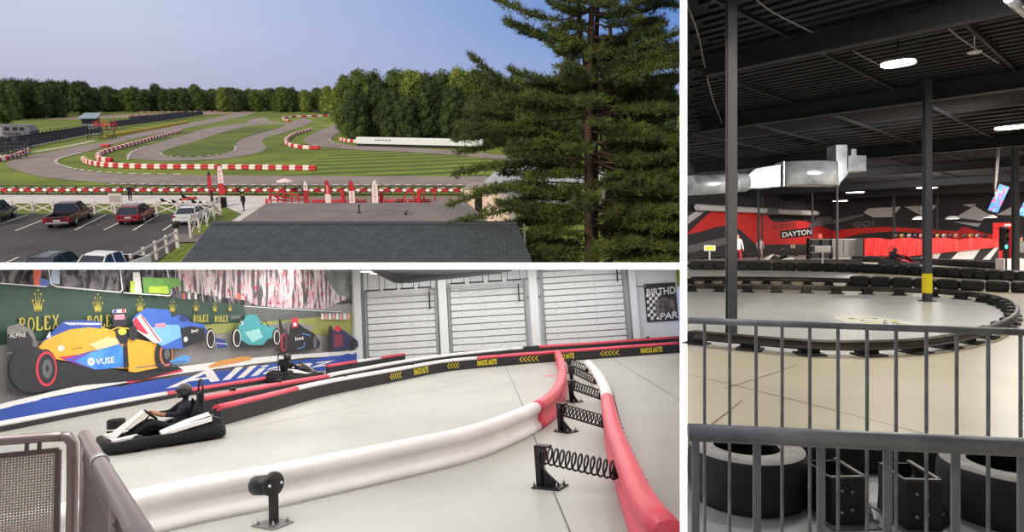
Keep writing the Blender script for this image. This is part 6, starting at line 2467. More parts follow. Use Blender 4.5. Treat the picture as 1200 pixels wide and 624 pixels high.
o.matrix_basis = P3.M.copy()
tag(o, 'black wall mural with pale angular shapes and a thin red band', 'mural')


# ---------------------------------------------------------------- posts
def post(x, yb, wpx, label, top=CZ + .2, ztop_px=None, P=P3, flange=True):
    p = g3(x, yb)
    w = wpx / FL * p.y
    t = thing('post', label, 'post', P3, p, .0)
    if flange:   # a wide-flange steel column
        mb = MB()
        mb.box((0, -w * .42, top / 2), (w, w * .14, top))
        mb.box((0, w * .42, top / 2), (w, w * .14, top))
        mb.box((0, 0, top / 2), (w * .5, w * .8, top))
        mb.build('shaft', POSTM, t)
    else:
        MB().lathe([(w / 2, 0), (w / 2, top)], seg=12).build('shaft', POSTM, t)
    MB().bbox((0, 0, .012), (w * 1.9, w * 1.9, .024), .005).build('base_plate', STEEL, t)
    return t, w


post(857, 394, 10.5, 'thick charcoal post closest to the viewer, beside the partition')
t, w = post(1086.5, 353.5, 7.4, 'charcoal post with a yellow painted foot inside the rail loop')
MB().box((0, 0, .46), (w * 1.03, w * 1.03, .5)).build('yellow_band', mat('yellow_paint', (232, 212, 30), .5), t)
post(1190, 327, 5.6, 'charcoal post beside the traffic light')
for x, yb, wp, lab in [(819, 301.5, 2.4, 'thin far post in front of the pale corner of the red mural'), (889, 316.5, 2.8, 'thin dark post by the far kart driver'), (893.5, 301, 1.8, 'thinner post just behind the one by the far kart driver'), (981, 305, 2.8, 'thin dark post near the corner of the two murals'), (952, 303, 1.8, 'thin post behind the speaker stack'), (1047.5, 301, 2.8, 'grey post in front of the red draped counter'), (1098.5, 300, 2.2, 'thin dark post behind the red draped counter')]:
    post(x, yb, wp, lab, flange=False)

# ---------------------------------------------------------------- guard rails
def guard_rail(pxs, n_posts, label, rail_z=(.06, .2), per=5, post_h=.16, closed=False, skip=()):
    path = spline([g3(x, y) for x, y in pxs], per)
    o0 = path[0].copy()
    t = thing('guard_rail', label, 'guard rail', P3, o0)
    p = resample([v - o0 for v in path], max(10, int(plen(path) / .3)))
    z0, z1 = rail_z
    h = z1 - z0
    prof = [(.03, z0), (.05, z0 + h * .15), (.02, z0 + h * .35), (.02, z0 + h * .65), (.05, z0 + h * .85), (.03, z1), (-.02, z1), (-.02, z0)]
    MB().sweep(p, prof, smooth=False).build('rail', RAILK, t)
    q = resample([v - o0 for v in path], n_posts)
    src = None
    bolts = MB()
    for i in range(n_posts + 1):
        j = min(i, n_posts - 1)
        d_ = (q[j + 1] - q[j]).normalized()
        M_ = Matrix.Translation(q[i]) @ Matrix.Rotation(math.atan2(d_.y, d_.x), 4, 'Z')
        if src is None:
            mb = MB()
            mb.bbox((0, .08, .09), (.26, .14, .2), .02)
            mb.box((0, .06, .012), (.36, .3, .024))
            mb.box((-.1, .17, .05), (.03, .06, .1))
            mb.box((.1, .17, .05), (.03, .06, .1))
            src = mb.build('rail_foot', BLACK, t)
            src.matrix_basis = M_
        else:
            copy_part(src, t, M_)
    return t


loop = [(814, 404.2), (834, 406.5), (890, 412), (948, 416.8), (1011, 418), (1071, 415.5), (1113, 409.5), (1142, 403), (1167, 394.5), (1186, 384), (1192, 374), (1186, 365), (1172, 358.5), (1150, 353.5), (1113, 349.5), (1083, 347.5), (1047, 346), (1011, 345), (941, 343.8), (875, 342.6), (810, 341.6)]
guard_rail(loop, 26, 'looping low guard rail around the grey part of the track', rail_z=(.08, .22))
guard_rail([(810, 333), (843, 332.8), (880, 333), (940, 334), (997, 335.5)], 8, 'straight low guard rail behind the loop', rail_z=(.1, .26))
guard_rail([(807, 313.5), (860, 313), (930, 312.5), (1010, 312)], 9, 'far low guard rail below the red mural', rail_z=(.1, .4))
guard_rail([(807, 305), (850, 302.5), (900, 301), (960, 300)], 7, 'farthest guard rail close to the red mural', rail_z=(.1, .5))

# rows of barrier blocks
_bb = None


def block_row(pxs, n, size, group, label, name='barrier_block'):
    global _bb
    q = resample(spline([g3(x, y) for x, y in pxs], 6), n)
    first = None
    for i, (a, b) in enumerate(zip(q, q[1:])):
        m_ = (a + b) / 2
        rz_ = math.atan2((b - a).y, (b - a).x)
        if first is None:
            L_ = (b - a).length
            first = thing(name, label, 'barrier block', P3, m_, rz_, group)
            mb = MB()
            mb.bbox((0, 0, size[1] * .5), (L_ * .97, size[0], size[1]), size[1] * .25)
            mb.build('body', TYRE, first)
            mb = MB()
            mb.bbox((L_ * .42, 0, size[1] * .5), (L_ * .1, size[0] * 1.05, size[1] * .8), .03)
            mb.build('strap', STEEL, first)
            MB().bbox((-L_ * .42, 0, size[1] * .62), (L_ * .08, size[0] * 1.05, size[1] * .55), .03).build('strap', STEEL, first)
        else:
            dup(first, P3, m_, rz_)


block_row([(996, 335), (1060, 337.5), (1130, 340.5), (1215, 344)], 8, (.5, .34), 'rubber barrier blocks behind the rail loop', 'dark rubber barrier block in the row just behind the rail loop')
block_row([(808, 316.3), (900, 317), (1000, 319.5), (1100, 324.5), (1215, 332)], 27, (.5, .42), 'rubber barrier blocks of the second row', 'dark rubber barrier block in the long second row across the hall')
block_row([(1000, 306.5), (1060, 309), (1130, 313), (1215, 319)], 12, (.5, .4), 'rubber barrier blocks of the far row', 'dark rubber barrier block in the far row below the red counter')

# ---------------------------------------------------------------- red draped counter with items behind
a, b = g3(1013, 303.5), g3(1170, 306.5)
t = thing('draped_counter', 'long counter wrapped in bright red sheeting at the far end of the hall', 'counter', P3, a, math.atan2((b - a).y, (b - a).x))
Lc = (b - a).length
mb = MB()
N = 40
ht = 1.6
for i in range(N):
    x0, x1 = Lc * i / N, Lc * (i + 1) / N
    w0, w1 = .05 * math.sin(i * 1.7), .05 * math.sin((i + 1) * 1.7)
    s0_, s1_ = .06 * math.sin(i * .6), .06 * math.sin((i + 1) * .6)
    zb_ = lambda q: .25 + .75 * max(0.0, (q / N - .35) / .65)
    mb.add([(x0, w0, zb_(i)), (x1, w1, zb_(i + 1)), (x1, -w1 * .6, ht + s1_), (x0, -w0 * .6, ht + s0_)], [(0, 1, 2, 3)])
    mb.add([(x0, -w0 * .6, ht + s0_), (x1, -w1 * .6, ht + s1_), (x1, 1.2, ht + s1_), (x0, 1.2, ht + s0_)], [(0, 1, 2, 3)])
mb.add([(0, 0, .35), (0, 1.2, .35), (0, 1.2, ht), (0, 0, ht)], [(0, 1, 2, 3)])
mb.build('red_sheet', mat('red_sheeting', (236, 44, 44), .45, var=.05), t)
MB().box((Lc / 2, .66, .75), (Lc - .1, .9, 1.5)).build('base', TBLK, t)
for f0, f1 in ((.5, .63), (.73, .885), (.95, 1.0)):
    MB().add([(Lc * f0 - .5, .2, .1), (Lc * f1 - .5, .2, .1), (Lc * f1, .2, .98), (Lc * f0 + .2, .2, .98)], [(0, 1, 2, 3)]).build('pale_stripe', PALE, t)
MB().box((-.35, .5, .9), (.5, 1.0, 1.5)).build('end_cabinet', mat('cabinet_grey', (70, 66, 68), .5), t)
rb = random.Random(4)
for i in range(14):
    x = 1052 + i * 8 + rb.uniform(-2, 2)
    p = g3(x, 305)
    c_ = [(60, 54, 50), (150, 126, 60), (140, 140, 140), (40, 38, 42), (160, 110, 86)][i % 5]
    q = a.lerp(b, (x - 1013) / 157.0)
    cn = ['black', 'yellow', 'grey', 'charcoal', 'orange'][i % 5]
    o = thing('helmet', '%s helmet standing on the red draped counter, %s from its near end' % (cn, ['first', 'second', 'third', 'fourth', 'fifth', 'sixth', 'seventh', 'eighth', 'ninth', 'tenth', 'eleventh', 'twelfth', 'thirteenth', 'fourteenth'][i]), 'helmet', P3, Vector((q.x, q.y, ht + .05)) + Vector((-(b - a).y, (b - a).x, 0)).normalized() * .6, 0, 'helmets on the red counter')
    MB().ball((0, 0, .16), (.16, .14, .16), 12, 8).build('shell', mat('helmet_far_%d' % (i % 5), c_, .4), o)
    MB().bbox((0, -.13, .16), (.18, .05, .08), .02).build('visor', GLASS, o)
# red booth by the traffic light
p = g3(1178, 306)
t = thing('booth', 'narrow red booth with a pale sign behind the traffic light', 'booth', P3, p)
for s_ in (-.55, .55):
    MB().box((s_, 0, 1.15), (.3, .5, 2.5)).build('side_panel', RW, t)
MB().box((0, 0, 2.55), (1.4, .5, .4)).build('top_panel', RW, t)
MB().box((0, .2, 1.2), (.9, .1, 2.2)).build('back_panel', TBLK, t)
MB().box((0, -.27, 2.58), (.5, .03, .14)).build('sign', TWHT, t)
p = g3(1187, 318)
t = thing('track_hut', 'pale grey low cabinet next to the traffic light pole', 'cabinet', P3, p)
MB().bbox((0, 0, .3), (1.3, .6, .62), .03).build('body', PALE, t)
MB().box((0, -.31, .3), (.03, .02, .5)).build('door_gap', TBLK, t)
p = g3(1196, 316)
person(0, 0, 'person in grey standing by the pale cabinet at the hall edge', (150, 150, 152), (60, 60, 66), pos=p, P=P3, rz=.3)
# traffic light
p = g3(1179, 325.5)
t = thing('traffic_light', 'black traffic light on a thin pole showing green', 'traffic light', P3, p)
zt = P3.d(1176, 266, p.y).z
zb = P3.d(1176, 294, p.y).z
MB().lathe([(.035, 0), (.035, zb)], seg=8).build('pole', STEEL, t)
MB().bbox((-.1, 0, (zt + zb) / 2), (.27, .18, zt - zb), .03).build('housing', TBLK, t)
LAMPS = [('red_lamp', (70, 22, 24), 0), ('amber_lamp', (84, 66, 24), 0), ('green_lamp', (70, 255, 200), 5)]
for i, (nm_, c_, em) in enumerate(LAMPS):
    z_ = zt - (zt - zb) * (i + .5) / 3
    MB().lathe([(0, 0), (.085, 0), (.09, .012), (.05, .03), (0, .035)], (-.1, -.09, z_), 14, M=Matrix.Rotation(PI / 2, 3, 'X')).build(nm_, mat('lamp_' + nm_, c_, .3, emit=em), t)
    MB().lathe([(.1, 0), (.1, .1), (.09, .1), (.09, 0)], (-.1, -.09, z_), 12, M=Matrix.Rotation(PI / 2, 3, 'X')).build('hood', TBLK, t)
MB().bbox((0, 0, .02), (.3, .3, .04), .01).build('base', STEEL, t)
# speaker / tyre rack stack and noticeboards by the far wall
p = g3(960, 306.5)
t = thing('equipment_rack', 'black equipment rack in front of the corner where the two murals meet', 'rack', P3, p, scale=.74)
for x_ in (-.5, .5):
    for j in range(3):
        MB().bbox((x_, 0, .55 + j * .62), (.8, .6, .56), .05).build('case', TBLK, t)
for z_ in (.2, .86, 1.48, 2.1):
    MB().box((0, 0, z_), (2.1, .7, .06)).build('shelf', mat('rack_grey', (140, 136, 134), .5), t)
for x_ in (-1.05, 1.05):
    MB().box((x_, 0, 1.1), (.06, .7, 2.2)).build('upright', STEEL, t)
MB().bbox((.0, -.1, 2.4), (.4, .3, .5), .08).build('red_beacon', mat('beacon_red', (220, 90, 80), .4), t)
for x, y, w_, h_, lab, c_ in [(831.5, 312, .68, .34, 'small sign with a yellow panel on a post below the red mural', (226, 220, 80)), (964, 315, .85, .32, 'pale pair of signs on a short post by the equipment rack', (220, 216, 210))]:
    p = g3(x, y)
    t = thing('track_sign', lab, 'sign', P3, p)
    zt = P3.d(x, 291 if x < 900 else 292, p.y).z
    MB().box((0, 0, zt / 2), (.07, .07, zt)).build('post', PALE, t)
    MB().bbox((0, -.04, zt), (w_, .05, h_), .02).build('panel', TWHT if x < 900 else PALE, t)
    MB().box((0, -.075, zt), (w_ * .78, .02, h_ * .66)).build('print', mat('sign_print_%d' % c_[2], c_, .6), t)
MBs = MB()
p = WL(928, 289)
t = thing('wall_label', 'small cream plate on the red mural below the name tag', 'sign', P3, p + nL * .1, math.atan2(dL.y, dL.x))
MB().bbox((0, 0, 0), (1.0, .04, .32), .02).build('plate', mat('cream', (226, 218, 170), .6), t)
MB().box((0, -.03, 0), (.8, .02, .12)).build('print', MIDG, t)
# folding tables
p = g3(1003, 303)
t = thing('folding_screen', 'grey folding barrier screen beneath the GO lettering', 'screen', P3, p)
for i in range(4):
    MB().box((-1.5 + i, 0, .85), (.95, .06, 1.3), rz=.12 * (-1) ** i).build('panel', mat('screen_grey', (124, 118, 118), .6), t)
MB().tube([(-2, 0, 1.55), (2, 0, 1.55)], .04, 6).build('top_rail', PALE, t)
for x_ in (-2, 0, 2):
    MB().box((x_, 0, .4), (.06, .4, .8)).build('foot', STEEL, t)

# karts and people far off
kart(P3, g3(911, 310.5), PI + .15, 'white and black kart standing in the pit lane below the name tag', mat('kart_white', (190, 186, 182), .5), BLACK)
driver(P3, g3(911, 310.5), PI + .15, 'person in black sitting in the white and black kart in the pit lane', (30, 28, 30), (26, 26, 28))
kart(P3, g3(1054, 312), .4, 'dark kart with a red nose beside the far barrier blocks', mat('kart_red', (206, 36, 48), .5), BLACK)
driver(P3, g3(1054, 312), .4, 'person in dark overalls driving the red nosed kart', (34, 30, 34), (40, 38, 40))
person(864.5, 311.5, 'person in white top and red trousers half behind the thick post', (222, 214, 206), (176, 34, 50), P=P3, h=1.9, rz=.2)
person(890.5, 303, 'person in pale clothes behind the thin dark post', (206, 190, 186), (196, 160, 150), P=P3, h=1.7, rz=.1)

# ---------------------------------------------------------------- ducts
DUCT = mat('galvanised_duct', (224, 226, 230), .3, metal=.5, c2=(150, 154, 158), scale=1.2, detail=8)
DUCT2 = mat('galvanised_panel', (200, 202, 206), .36, metal=.45, c2=(146, 150, 154), scale=1.5, detail=8)
Yd = 27.0
o0 = P3.d(880, 214, Yd)
t = thing('air_duct', 'shiny galvanised air duct with a big elbow under the black ceiling', 'duct', P3, o0)


def dd(x, y, Y=Yd):
    return P3.d(x, y, Y) - o0


r_ = 11.8 / 750 * Yd
MB().tube([dd(805, 217.6, Yd - .9) + Vector((.04, 0, 0)), dd(840, 216), dd(874, 213.8, Yd + .3)], [r_ * .97, r_ * .97, r_ * .92], 24, caps=True).build('round_run', DUCT, t)
for x_ in (826, 862):
    c = dd(x_, 216.6 if x_ < 840 else 214.6)
    MB().tube([c - Vector((.05, 0, 0)), c + Vector((.05, 0, 0))], r_ * 1.0, 24).build('joint_collar', DUCT2, t)
# square-to-round transition
mb = MB()
sq0 = [dd(886, 197.5), dd(886, 220.5), dd(886, 220.5) + Vector((0, .7, 0)), dd(886, 197.5) + Vector((0, .7, 0))]
sq1 = [dd(915, 193), dd(915, 218.5), dd(915, 218.5) + Vector((0, .8, 0)), dd(915, 193) + Vector((0, .8, 0))]
cc = dd(874, 213.8, Yd + .3)
ring = [cc + Vector((0, r_ * .92 * math.cos(a), r_ * .92 * math.sin(a))) for a in [PI * .75, -PI * .75, -PI * .25, PI * .25]]
loft(mb, [[ring[0] * 1, ring[1], ring[2], ring[3]], sq0])
for i in range(4):
    pa_, pb_, pc_, pd__ = sq0[i], sq0[(i + 1) % 4], sq1[(i + 1) % 4], sq1[i]
    m_ = (pa_ + pb_ + pc_ + pd__) / 4
    nrm_ = (m_ - (sum(sq0, Vector()) + sum(sq1, Vector())) / 8).normalized() * .05
    mb.add([pa_, pb_, pc_, pd__, m_ + nrm_], [(0, 1, 4), (1, 2, 4), (2, 3, 4), (3, 0, 4)])
mb.build('transition', DUCT2, t)
# elbow: a flat-sided bend seen from outside
mb = MB()
a_ = dd(917, 192.5)
zlo, zhi = dd(917, 217.5).z, dd(917, 190.5).z
xe0, xe1 = a_.x, dd(981, 200).x
arc = []
for i in range(17):
    f = i / 16
    an = PI * (1 - f)
    arc.append(Vector((xe0 + (xe1 - xe0) * (.5 - .5 * math.cos(f * PI)), -.62 * math.sin(f * PI), 0)))
outer = arc
inner = [Vector((v.x, .75, 0)) for v in arc]
for i in range(16):
    p0_, p1_ = outer[i], outer[i + 1]
    q0_, q1_ = inner[i], inner[i + 1]
    mb.add([(p0_.x, p0_.y, zlo), (p1_.x, p1_.y, zlo), (p1_.x, p1_.y, zhi), (p0_.x, p0_.y, zhi)], [(0, 1, 2, 3)], 0, True)
    mb.add([(p0_.x, p0_.y, zlo), (p1_.x, p1_.y, zlo), (q1_.x, q1_.y, zlo), (q0_.x, q0_.y, zlo)], [(3, 2, 1, 0)])
    mb.add([(p0_.x, p0_.y, zhi), (p1_.x, p1_.y, zhi), (q1_.x, q1_.y, zhi), (q0_.x, q0_.y, zhi)], [(0, 1, 2, 3)])
mb.build('elbow', DUCT, t)
for x_ in (xe0, xe1):
    MB().box((x_, .3, (zlo + zhi) / 2), (.05, .9, zhi - zlo + .06)).build('seam', DUCT2, t)
mb = MB()
x0_, x1_ = dd(978.5, 200).x, dd(991.5, 200).x
zt_ = CZ + .1 - o0.z
mb.prism([(x0_, -.1, dd(980, 216).z), (x0_ + .12, -.1, dd(980, 216).z - .02), (x1_ + .05, -.1, dd(980, 203).z), (x1_, -.1, dd(980, 198).z), (x1_, -.1, zt_), (x0_, -.1, zt_)], (0, .8, 0))
mb.build('riser', DUCT2, t)
mb = MB()
mb.box(((dd(992, 0).x + dd(1013, 0).x) / 2, .2, (dd(0, 183).z + dd(0, 201).z) / 2), (dd(1013, 0).x - dd(992, 0).x, .7, dd(0, 183).z - dd(0, 201).z))
mb.box(((dd(996, 0).x + dd(1004, 0).x) / 2, .2, dd(0, 179).z), (.22, .5, .3))
mb.build('branch_box', DUCT2, t)
# pale long duct along the far wall
pA_, pB_ = WL(806, 243.5) + nL * .8, WL(948, 250.5) + nL * .8
t = thing('air_duct', 'long pale round duct running along the top of the red mural', 'duct', P3, pA_)
rr_ = 3.6 / 750 * 52
dd_ = pB_ - pA_
MB().tube([Vector((0, 0, 0)), dd_ * .5, dd_], rr_, 16).build('round_run', mat('pale_duct', (196, 192, 190), .5), t)
for f_ in (.2, .5, .8):
    MB().tube([dd_ * f_, dd_ * f_ + dd_.normalized() * .2], rr_ * 1.05, 16).build('joint_collar', DUCT2, t)
MB().box(dd_ * .52 + Vector((0, -.4, -.1)), (1.6, .2, .5)).build('grille', STEEL, t)

# ---------------------------------------------------------------- lamps, screens, cables
GLOW = mat('hall_lamp_glow', (255, 250, 235), .5, emit=12)


def hall_lamp(x, y, size, label, z=CZ - .2, power=None, rz=None):
    v = P3.r(x, y)
    p = Vector((0, 0, 1.6)) + v * ((z - 1.6) / v.z)
    t = thing('hall_lamp', label, 'lamp', P3, p, math.atan2(dR.y, dR.x) if rz is None else rz)
    L_, W_ = size
    prof_ = [Vector((q.x, q.y, 0)) for q in rrect(L_ / 2, W_ / 2, W_ * .45, 4)]
    MB().prism([q * 1.02 + Vector((0, 0, .035)) for q in prof_], (0, 0, .03)).build('housing', mat('lamp_housing', (90, 90, 92), .5), t)
    MB().prism([q + Vector((0, 0, 0)) for q in prof_], (0, 0, .034)).build('lens', GLOW, t)
    MB().tube([(0, 0, .13), (0, 0, CZ + .3 - z)], .015, 5).build('hanger', STEEL, t)
    if power:
        light('hall_lamp_light', 'AREA', power, P3.M @ Matrix.Translation(p - Vector((0, 0, .02))) @ Matrix.Rotation(math.atan2(dR.y, dR.x) if rz is None else rz, 4, 'Z'), (1.0, .96, .9), shape='ELLIPSE', size=L_ * .96, size_y=W_ * .9)
    return p


PW = 185
hall_lamp(1052.5, 75.5, (.62, .5), 'large bright lamp nearest the viewer under the black ceiling', z=CZ - .3, power=PW)
hall_lamp(1187, 150, (.95, .6), 'second bright lamp, above the charcoal post at the hall edge', z=CZ - .3, power=PW)
hall_lamp(1002, 226, (1.3, .6), 'small far lamp beside the end of the galvanised duct', power=PW * 1.2)
hall_lamp(984.5, 236, (1.3, .6), 'smaller far lamp below the duct riser', power=PW * 1.2)
hall_lamp(1081.5, 220.6, (.8, .5), 'far lamp just on one side of the yellow footed post', power=PW)
hall_lamp(1091, 220.6, (.8, .5), 'far lamp peeping out behind the yellow footed post', power=PW)
for x, y, lab in [(1077, 257, 'oval lamp low over the counter, nearest the yellow footed post'), (1116, 256.5, 'oval lamp low over the middle of the red counter'), (1160, 255, 'oval lamp low beneath the tilted screen')]:
    p = P3.d(x, y, 50)
    t = thing('pendant_lamp', lab, 'lamp', P3, p)
    MB().lathe([(0, .02), (.44, .02), (.44, .0), (0, 0)], seg=20).build('lens', GLOW, t)
    MB().lathe([(.46, -.02), (.46, .05), (.2, .22), (0, .22)], seg=20).build('shade', PALE, t)
    MB().tube([(0, 0, .2), (0, 0, CZ + .2 - p.z)], .02, 5).build('cord', STEEL, t)
# lamps of the same ceiling that the picture does not reach
for x_, y_ in [(3.0, 6.0), (6.0, 8.5), (9.5, 5.0), (14.5, 12.5), (16.5, 18.5), (24, 26), (32, 36), (42, 46)]:
    light('hall_lamp_light', 'AREA', PW * (.75 if y_ < 7 else (1.2 if y_ < 22 else 9.0)), P3.M @ Matrix.Translation((x_, y_, CZ + .24)), (1.0, .96, .9), shape='RECTANGLE', size=.9, size_y=.4)


for p_, q_, w_ in [((14, 34, 4.9), (21, 58, 1.8), 750), ((24, 38, 4.9), (36, 66, 2.2), 520), ((36, 32, 4.9), (46, 58, 2.2), 450)]:
    light('wall_fill', 'AREA', w_, P3.M @ aim(p_, Vector(q_) - Vector(p_)), (1.0, .97, .92), shape='RECTANGLE', size=1.6, size_y=.5)  # unseen lights added without fixtures to brighten the far murals


light('duct_fill', 'AREA', 150, P3.M @ aim((15.5, 17, 4.6), Vector((10.5, 27, 4.0)) - Vector((15.5, 17, 4.6))), (1.0, .98, .94), shape='RECTANGLE', size=1.0, size_y=.4, spread=math.radians(60))  # out-of-view light added so that the duct looks brighter


def screen(pts, Y, label, cable):
    q = [P3.d(x, y, Y) for x, y in pts]
    c = sum(q, Vector()) / 4
    t = thing('hanging_screen', label, 'screen', P3, c)
    l_ = [v - c for v in q]
    MB().prism([v * 1.06 + Vector((0, .01, 0)) for v in l_], (0, .12, 0)).build('frame', TBLK, t)
    mb = MB()
    N = 6
    for i in range(N):
        for j in range(10):
            def at(u, v_):
                return l_[0].lerp(l_[1], u).lerp(l_[3].lerp(l_[2], u), v_)
            mb.add([at(i / N, j / 10), at((i + 1) / N, j / 10), at((i + 1) / N, (j + 1) / 10), at(i / N, (j + 1) / 10)], [(0, 1, 2, 3)], rb.choice([0, 0, 0, 1, 1, 2, 3]))
    mb.build('picture', [mat('screen_blue', (60, 120, 210), .4, emit=.7), mat('screen_violet', (110, 90, 190), .4, emit=.7), mat('screen_cyan', (90, 190, 220), .4, emit=.7), mat('screen_pink', (200, 90, 130), .4, emit=.7)], t)
    mb = MB()
    for a, b in cable:
        top_ = P3.d(*a, Y) - c
        mb.tube([Vector((top_.x + .1, top_.y, CZ + .42 - c.z)), top_, P3.d(*b, Y) - c], .025, 5)
    mb.build('hanger', PALE, t)


screen([(1171.3, 216), (1183, 219.8), (1169, 249.5), (1157.6, 246)], 28, 'tilted hanging screen with a blue picture', [((1167.6, 192), (1165.5, 222)), ((1169.5, 196), (1165, 235))])
screen([(1200.5, 236.5), (1212, 240), (1204, 254.5), (1192, 251.5)], 30, 'second hanging screen cut by the picture edge', [((1204, 200), (1203, 238))])
# smoke detector and cables
v = P3.r(1142, 62.5)
p = Vector((0, 0, 1.6)) + v * ((CZ - 1.6 - .1) / v.z)
t = thing('smoke_detector', 'small white disc hanging from a conduit near the brightest lamp', 'detector', P3, p)
MB().lathe([(0, 0), (.1, 0), (.13, .015), (.13, .03), (.05, .05), (0, .05)], seg=18).build('disc', PALE, t)
MB().lathe([(.012, .05), (.012, .4)], seg=6).build('stem', PALE, t)
mb = None
for pts, r_, lab in [([(1100, 21), (1120, 41), (1145, 58), (1170, 74)], .014, 'thin conduit that carries the white disc'), ([(886, 0), (905, 14), (930, 27), (952, 38)], .012, 'loose pale cable hanging under the nearest beam'), ([(804, 2), (818, 40), (826, 78), (836, 118), (849, 151)], .014, 'straight dark cable beside the thick charcoal post'), ([(1000, 60), (1014, 68), (1030, 76)], .012, 'short cable leading to the brightest lamp')]:
    q = []
    for x, y in pts:
        v = P3.r(x, y)
        q.append(Vector((0, 0, 1.6)) + v * ((CZ - .05 - 1.6) / v.z))
    one('ceiling_cable', MB().tube(spline(q, 4), r_, 6), mat('cable_grey', (120, 118, 118), .5), lab, 'cable', P3, q[0], rel=True)
v0, v1 = P3.r(1182, -2), P3.r(1203, 16)
q = [Vector((0, 0, 1.6)) + v * ((CZ - .3 - 1.6) / v.z) for v in (v0, v1)]
one('duct_edge', MB().tube([q[0], q[1]], .07, 10), DUCT2, 'corner of a pale duct at the top edge of the hall', 'duct', P3, q[0], rel=True)

# round floor decal
t = thing('floor_decal', 'round worn floor decal in white, yellow and red on the grey track', 'decal', P3, g3(1031, 379))
cx_ = g3(1031, 379)
rx_ = (g3(1071, 379) - g3(991, 379)).x / 2
ry_ = (g3(1031, 369) - g3(1031, 389)).y / 2
el = lambda k_: [(rx_ * k_ * math.cos(2 * PI * i / 32), ry_ * k_ * math.sin(2 * PI * i / 32)) for i in range(32)]
for k_, z_, m_, nm_ in [(1.0, .007, mat('decal_red', (206, 160, 150), .5), 'red_rim'), (.97, .009, mat('decal_white', (208, 206, 198), .5), 'white_field')]:
    MB().poly([(x, y, z_) for x, y in el(k_)]).build(nm_, m_, t, fix=False)
mb = MB()
for i in range(34):
    x, y = rb.uniform(-.7, .6) * rx_, rb.uniform(-.55, .6) * ry_
    w_ = rb.uniform(.12, .24) * rx_
    mb.add([(x, y, .011), (x + w_, y + .02, .011), (x + w_ * .8, y + w_ * .6, .011), (x - w_ * .2, y + w_ * .5, .011)], [(0, 1, 2, 3)])
mb.build('yellow_lettering', mat('decal_yellow', (222, 214, 60), .5), t, fix=False)
mb = MB()
for i in range(10):
    x, y = rb.uniform(-.5, .5) * rx_, rb.uniform(-.2, .5) * ry_
    mb.add([(x, y, .0125), (x + .12, y + .02, .0125), (x + .1, y + .14, .0125)], [(0, 1, 2)])
mb.build('black_marks', TBLK, t, fix=False)

# ---------------------------------------------------------------- crowd barricades and what stands between them
def barricade(tl, tr, z, tube_r, bar_r, bars, label):
    """tl, tr: pixels of the top tube's axis; bars: pixel columns of the uprights"""
    a, b = g3(tl[0], tl[1], z), g3(tr[0], tr[1], z)
    o0 = Vector((a.x, a.y, 0))
    t = thing('crowd_barricade', label, 'barricade', P3, o0)
    d_ = (b - a)
    MB().tube([a - o0, a.lerp(b, .5) - o0, b - o0], tube_r, 18).build('top_tube', GALV, t)
    MB().tube([Vector((a.x, a.y, .05)) - o0, Vector((b.x, b.y, .05)) - o0], tube_r * .85, 14).build('bottom_tube', GALV, t)
    src = None
    for xb in bars:
        # where the pixel column meets the barricade's plane
        n_ = Vector((d_.y, -d_.x, 0)).normalized()
        q = P3.w(xb, 400, a, n_)
        M_ = Matrix.Translation(Vector((q.x, q.y, 0)) - o0)
        if src is None:
            src = MB().tube([(0, 0, .05), (0, 0, z - tube_r * .4)], bar_r, 12, caps=False).build('upright_bar', GALV, t)
            src.matrix_basis = M_
        else:
            copy_part(src, t, M_)
    for f_ in (.12, .88):
        c = a.lerp(b, f_)
        n_ = Vector((d_.y, -d_.x, 0)).normalized()
        MB().tube([Vector((c.x, c.y, .05)) - o0, Vector((c.x, c.y, .02)) - o0 + n_ * .3], tube_r * .8, 10).build('foot', GALV, t)
    return t


barricade((806.2, 507), (1260, 527.5), 1.17, .0193, .0088, [815, 887, 962, 1040, 1119.6, 1197.6], 'galvanised crowd barricade closest to the viewer')
barricade((806.2, 376), (1245, 391), 1.17, .0168, .0083, [825.6, 855, 886, 916.5, 949, 982, 1016, 1050, 1085.6, 1121, 1158, 1196], 'galvanised crowd barricade one row behind the closest one')


TTOP = mat('tyre_dusty', (150, 147, 142), .8, c2=(128, 125, 121), scale=9, detail=8)


def tyre(pos, r, h, r_in, label, rz=0.0, tilt=0.0):
    t = thing('racing_tyre', label, 'tyre', P3, pos, rz, 'wide slick tyres behind the barricades')
    mb = MB()
    mb.lathe([(r * .93, .0), (r * .985, .03), (r, .07), (r * 1.01, h * .5), (r, h - .07), (r * .985, h - .04), (r * .96, h - .018)], seg=56)
    mb.build('tread', TYRE, t)
    mb = MB()
    mb.lathe([(r * .96, h - .018), (r * .9, h - .004), (r * .82, h), (r * .66, h - .008), (r_in + .03, h - .012), (r_in + .012, h - .004), (r_in, h - .016)], seg=56)
    mb.build('sidewall', TTOP, t)
    mb = MB()
    mb.lathe([(r_in, h - .016), (r_in + .004, h - .05), (r_in + .06, h - .09), (r_in + .08, h * .5), (r_in + .06, .09), (r_in, .03), (r_in, .0)], seg=48)
    mb.build('inner_liner', mat('tyre_inner', (24, 24, 25), .85), t)
    return t


tyre(g3(868, 580) * 1.0 + Vector((0, .02, 0)), .352, .325, .195, 'wide slick tyre lying flat beside the partition')
p1_ = Vector(((874.5 - 600) / 750 * 3.98, 3.98, 0))
bpy.data.objects['racing_tyre'].matrix_basis = P3.M @ Matrix.Translation(p1_)
tyre(Vector(((1181 - 600) / 750 * 3.72, 3.72, 0)), .35, .31, .2, 'wide slick tyre lying flat at the picture edge', .4)


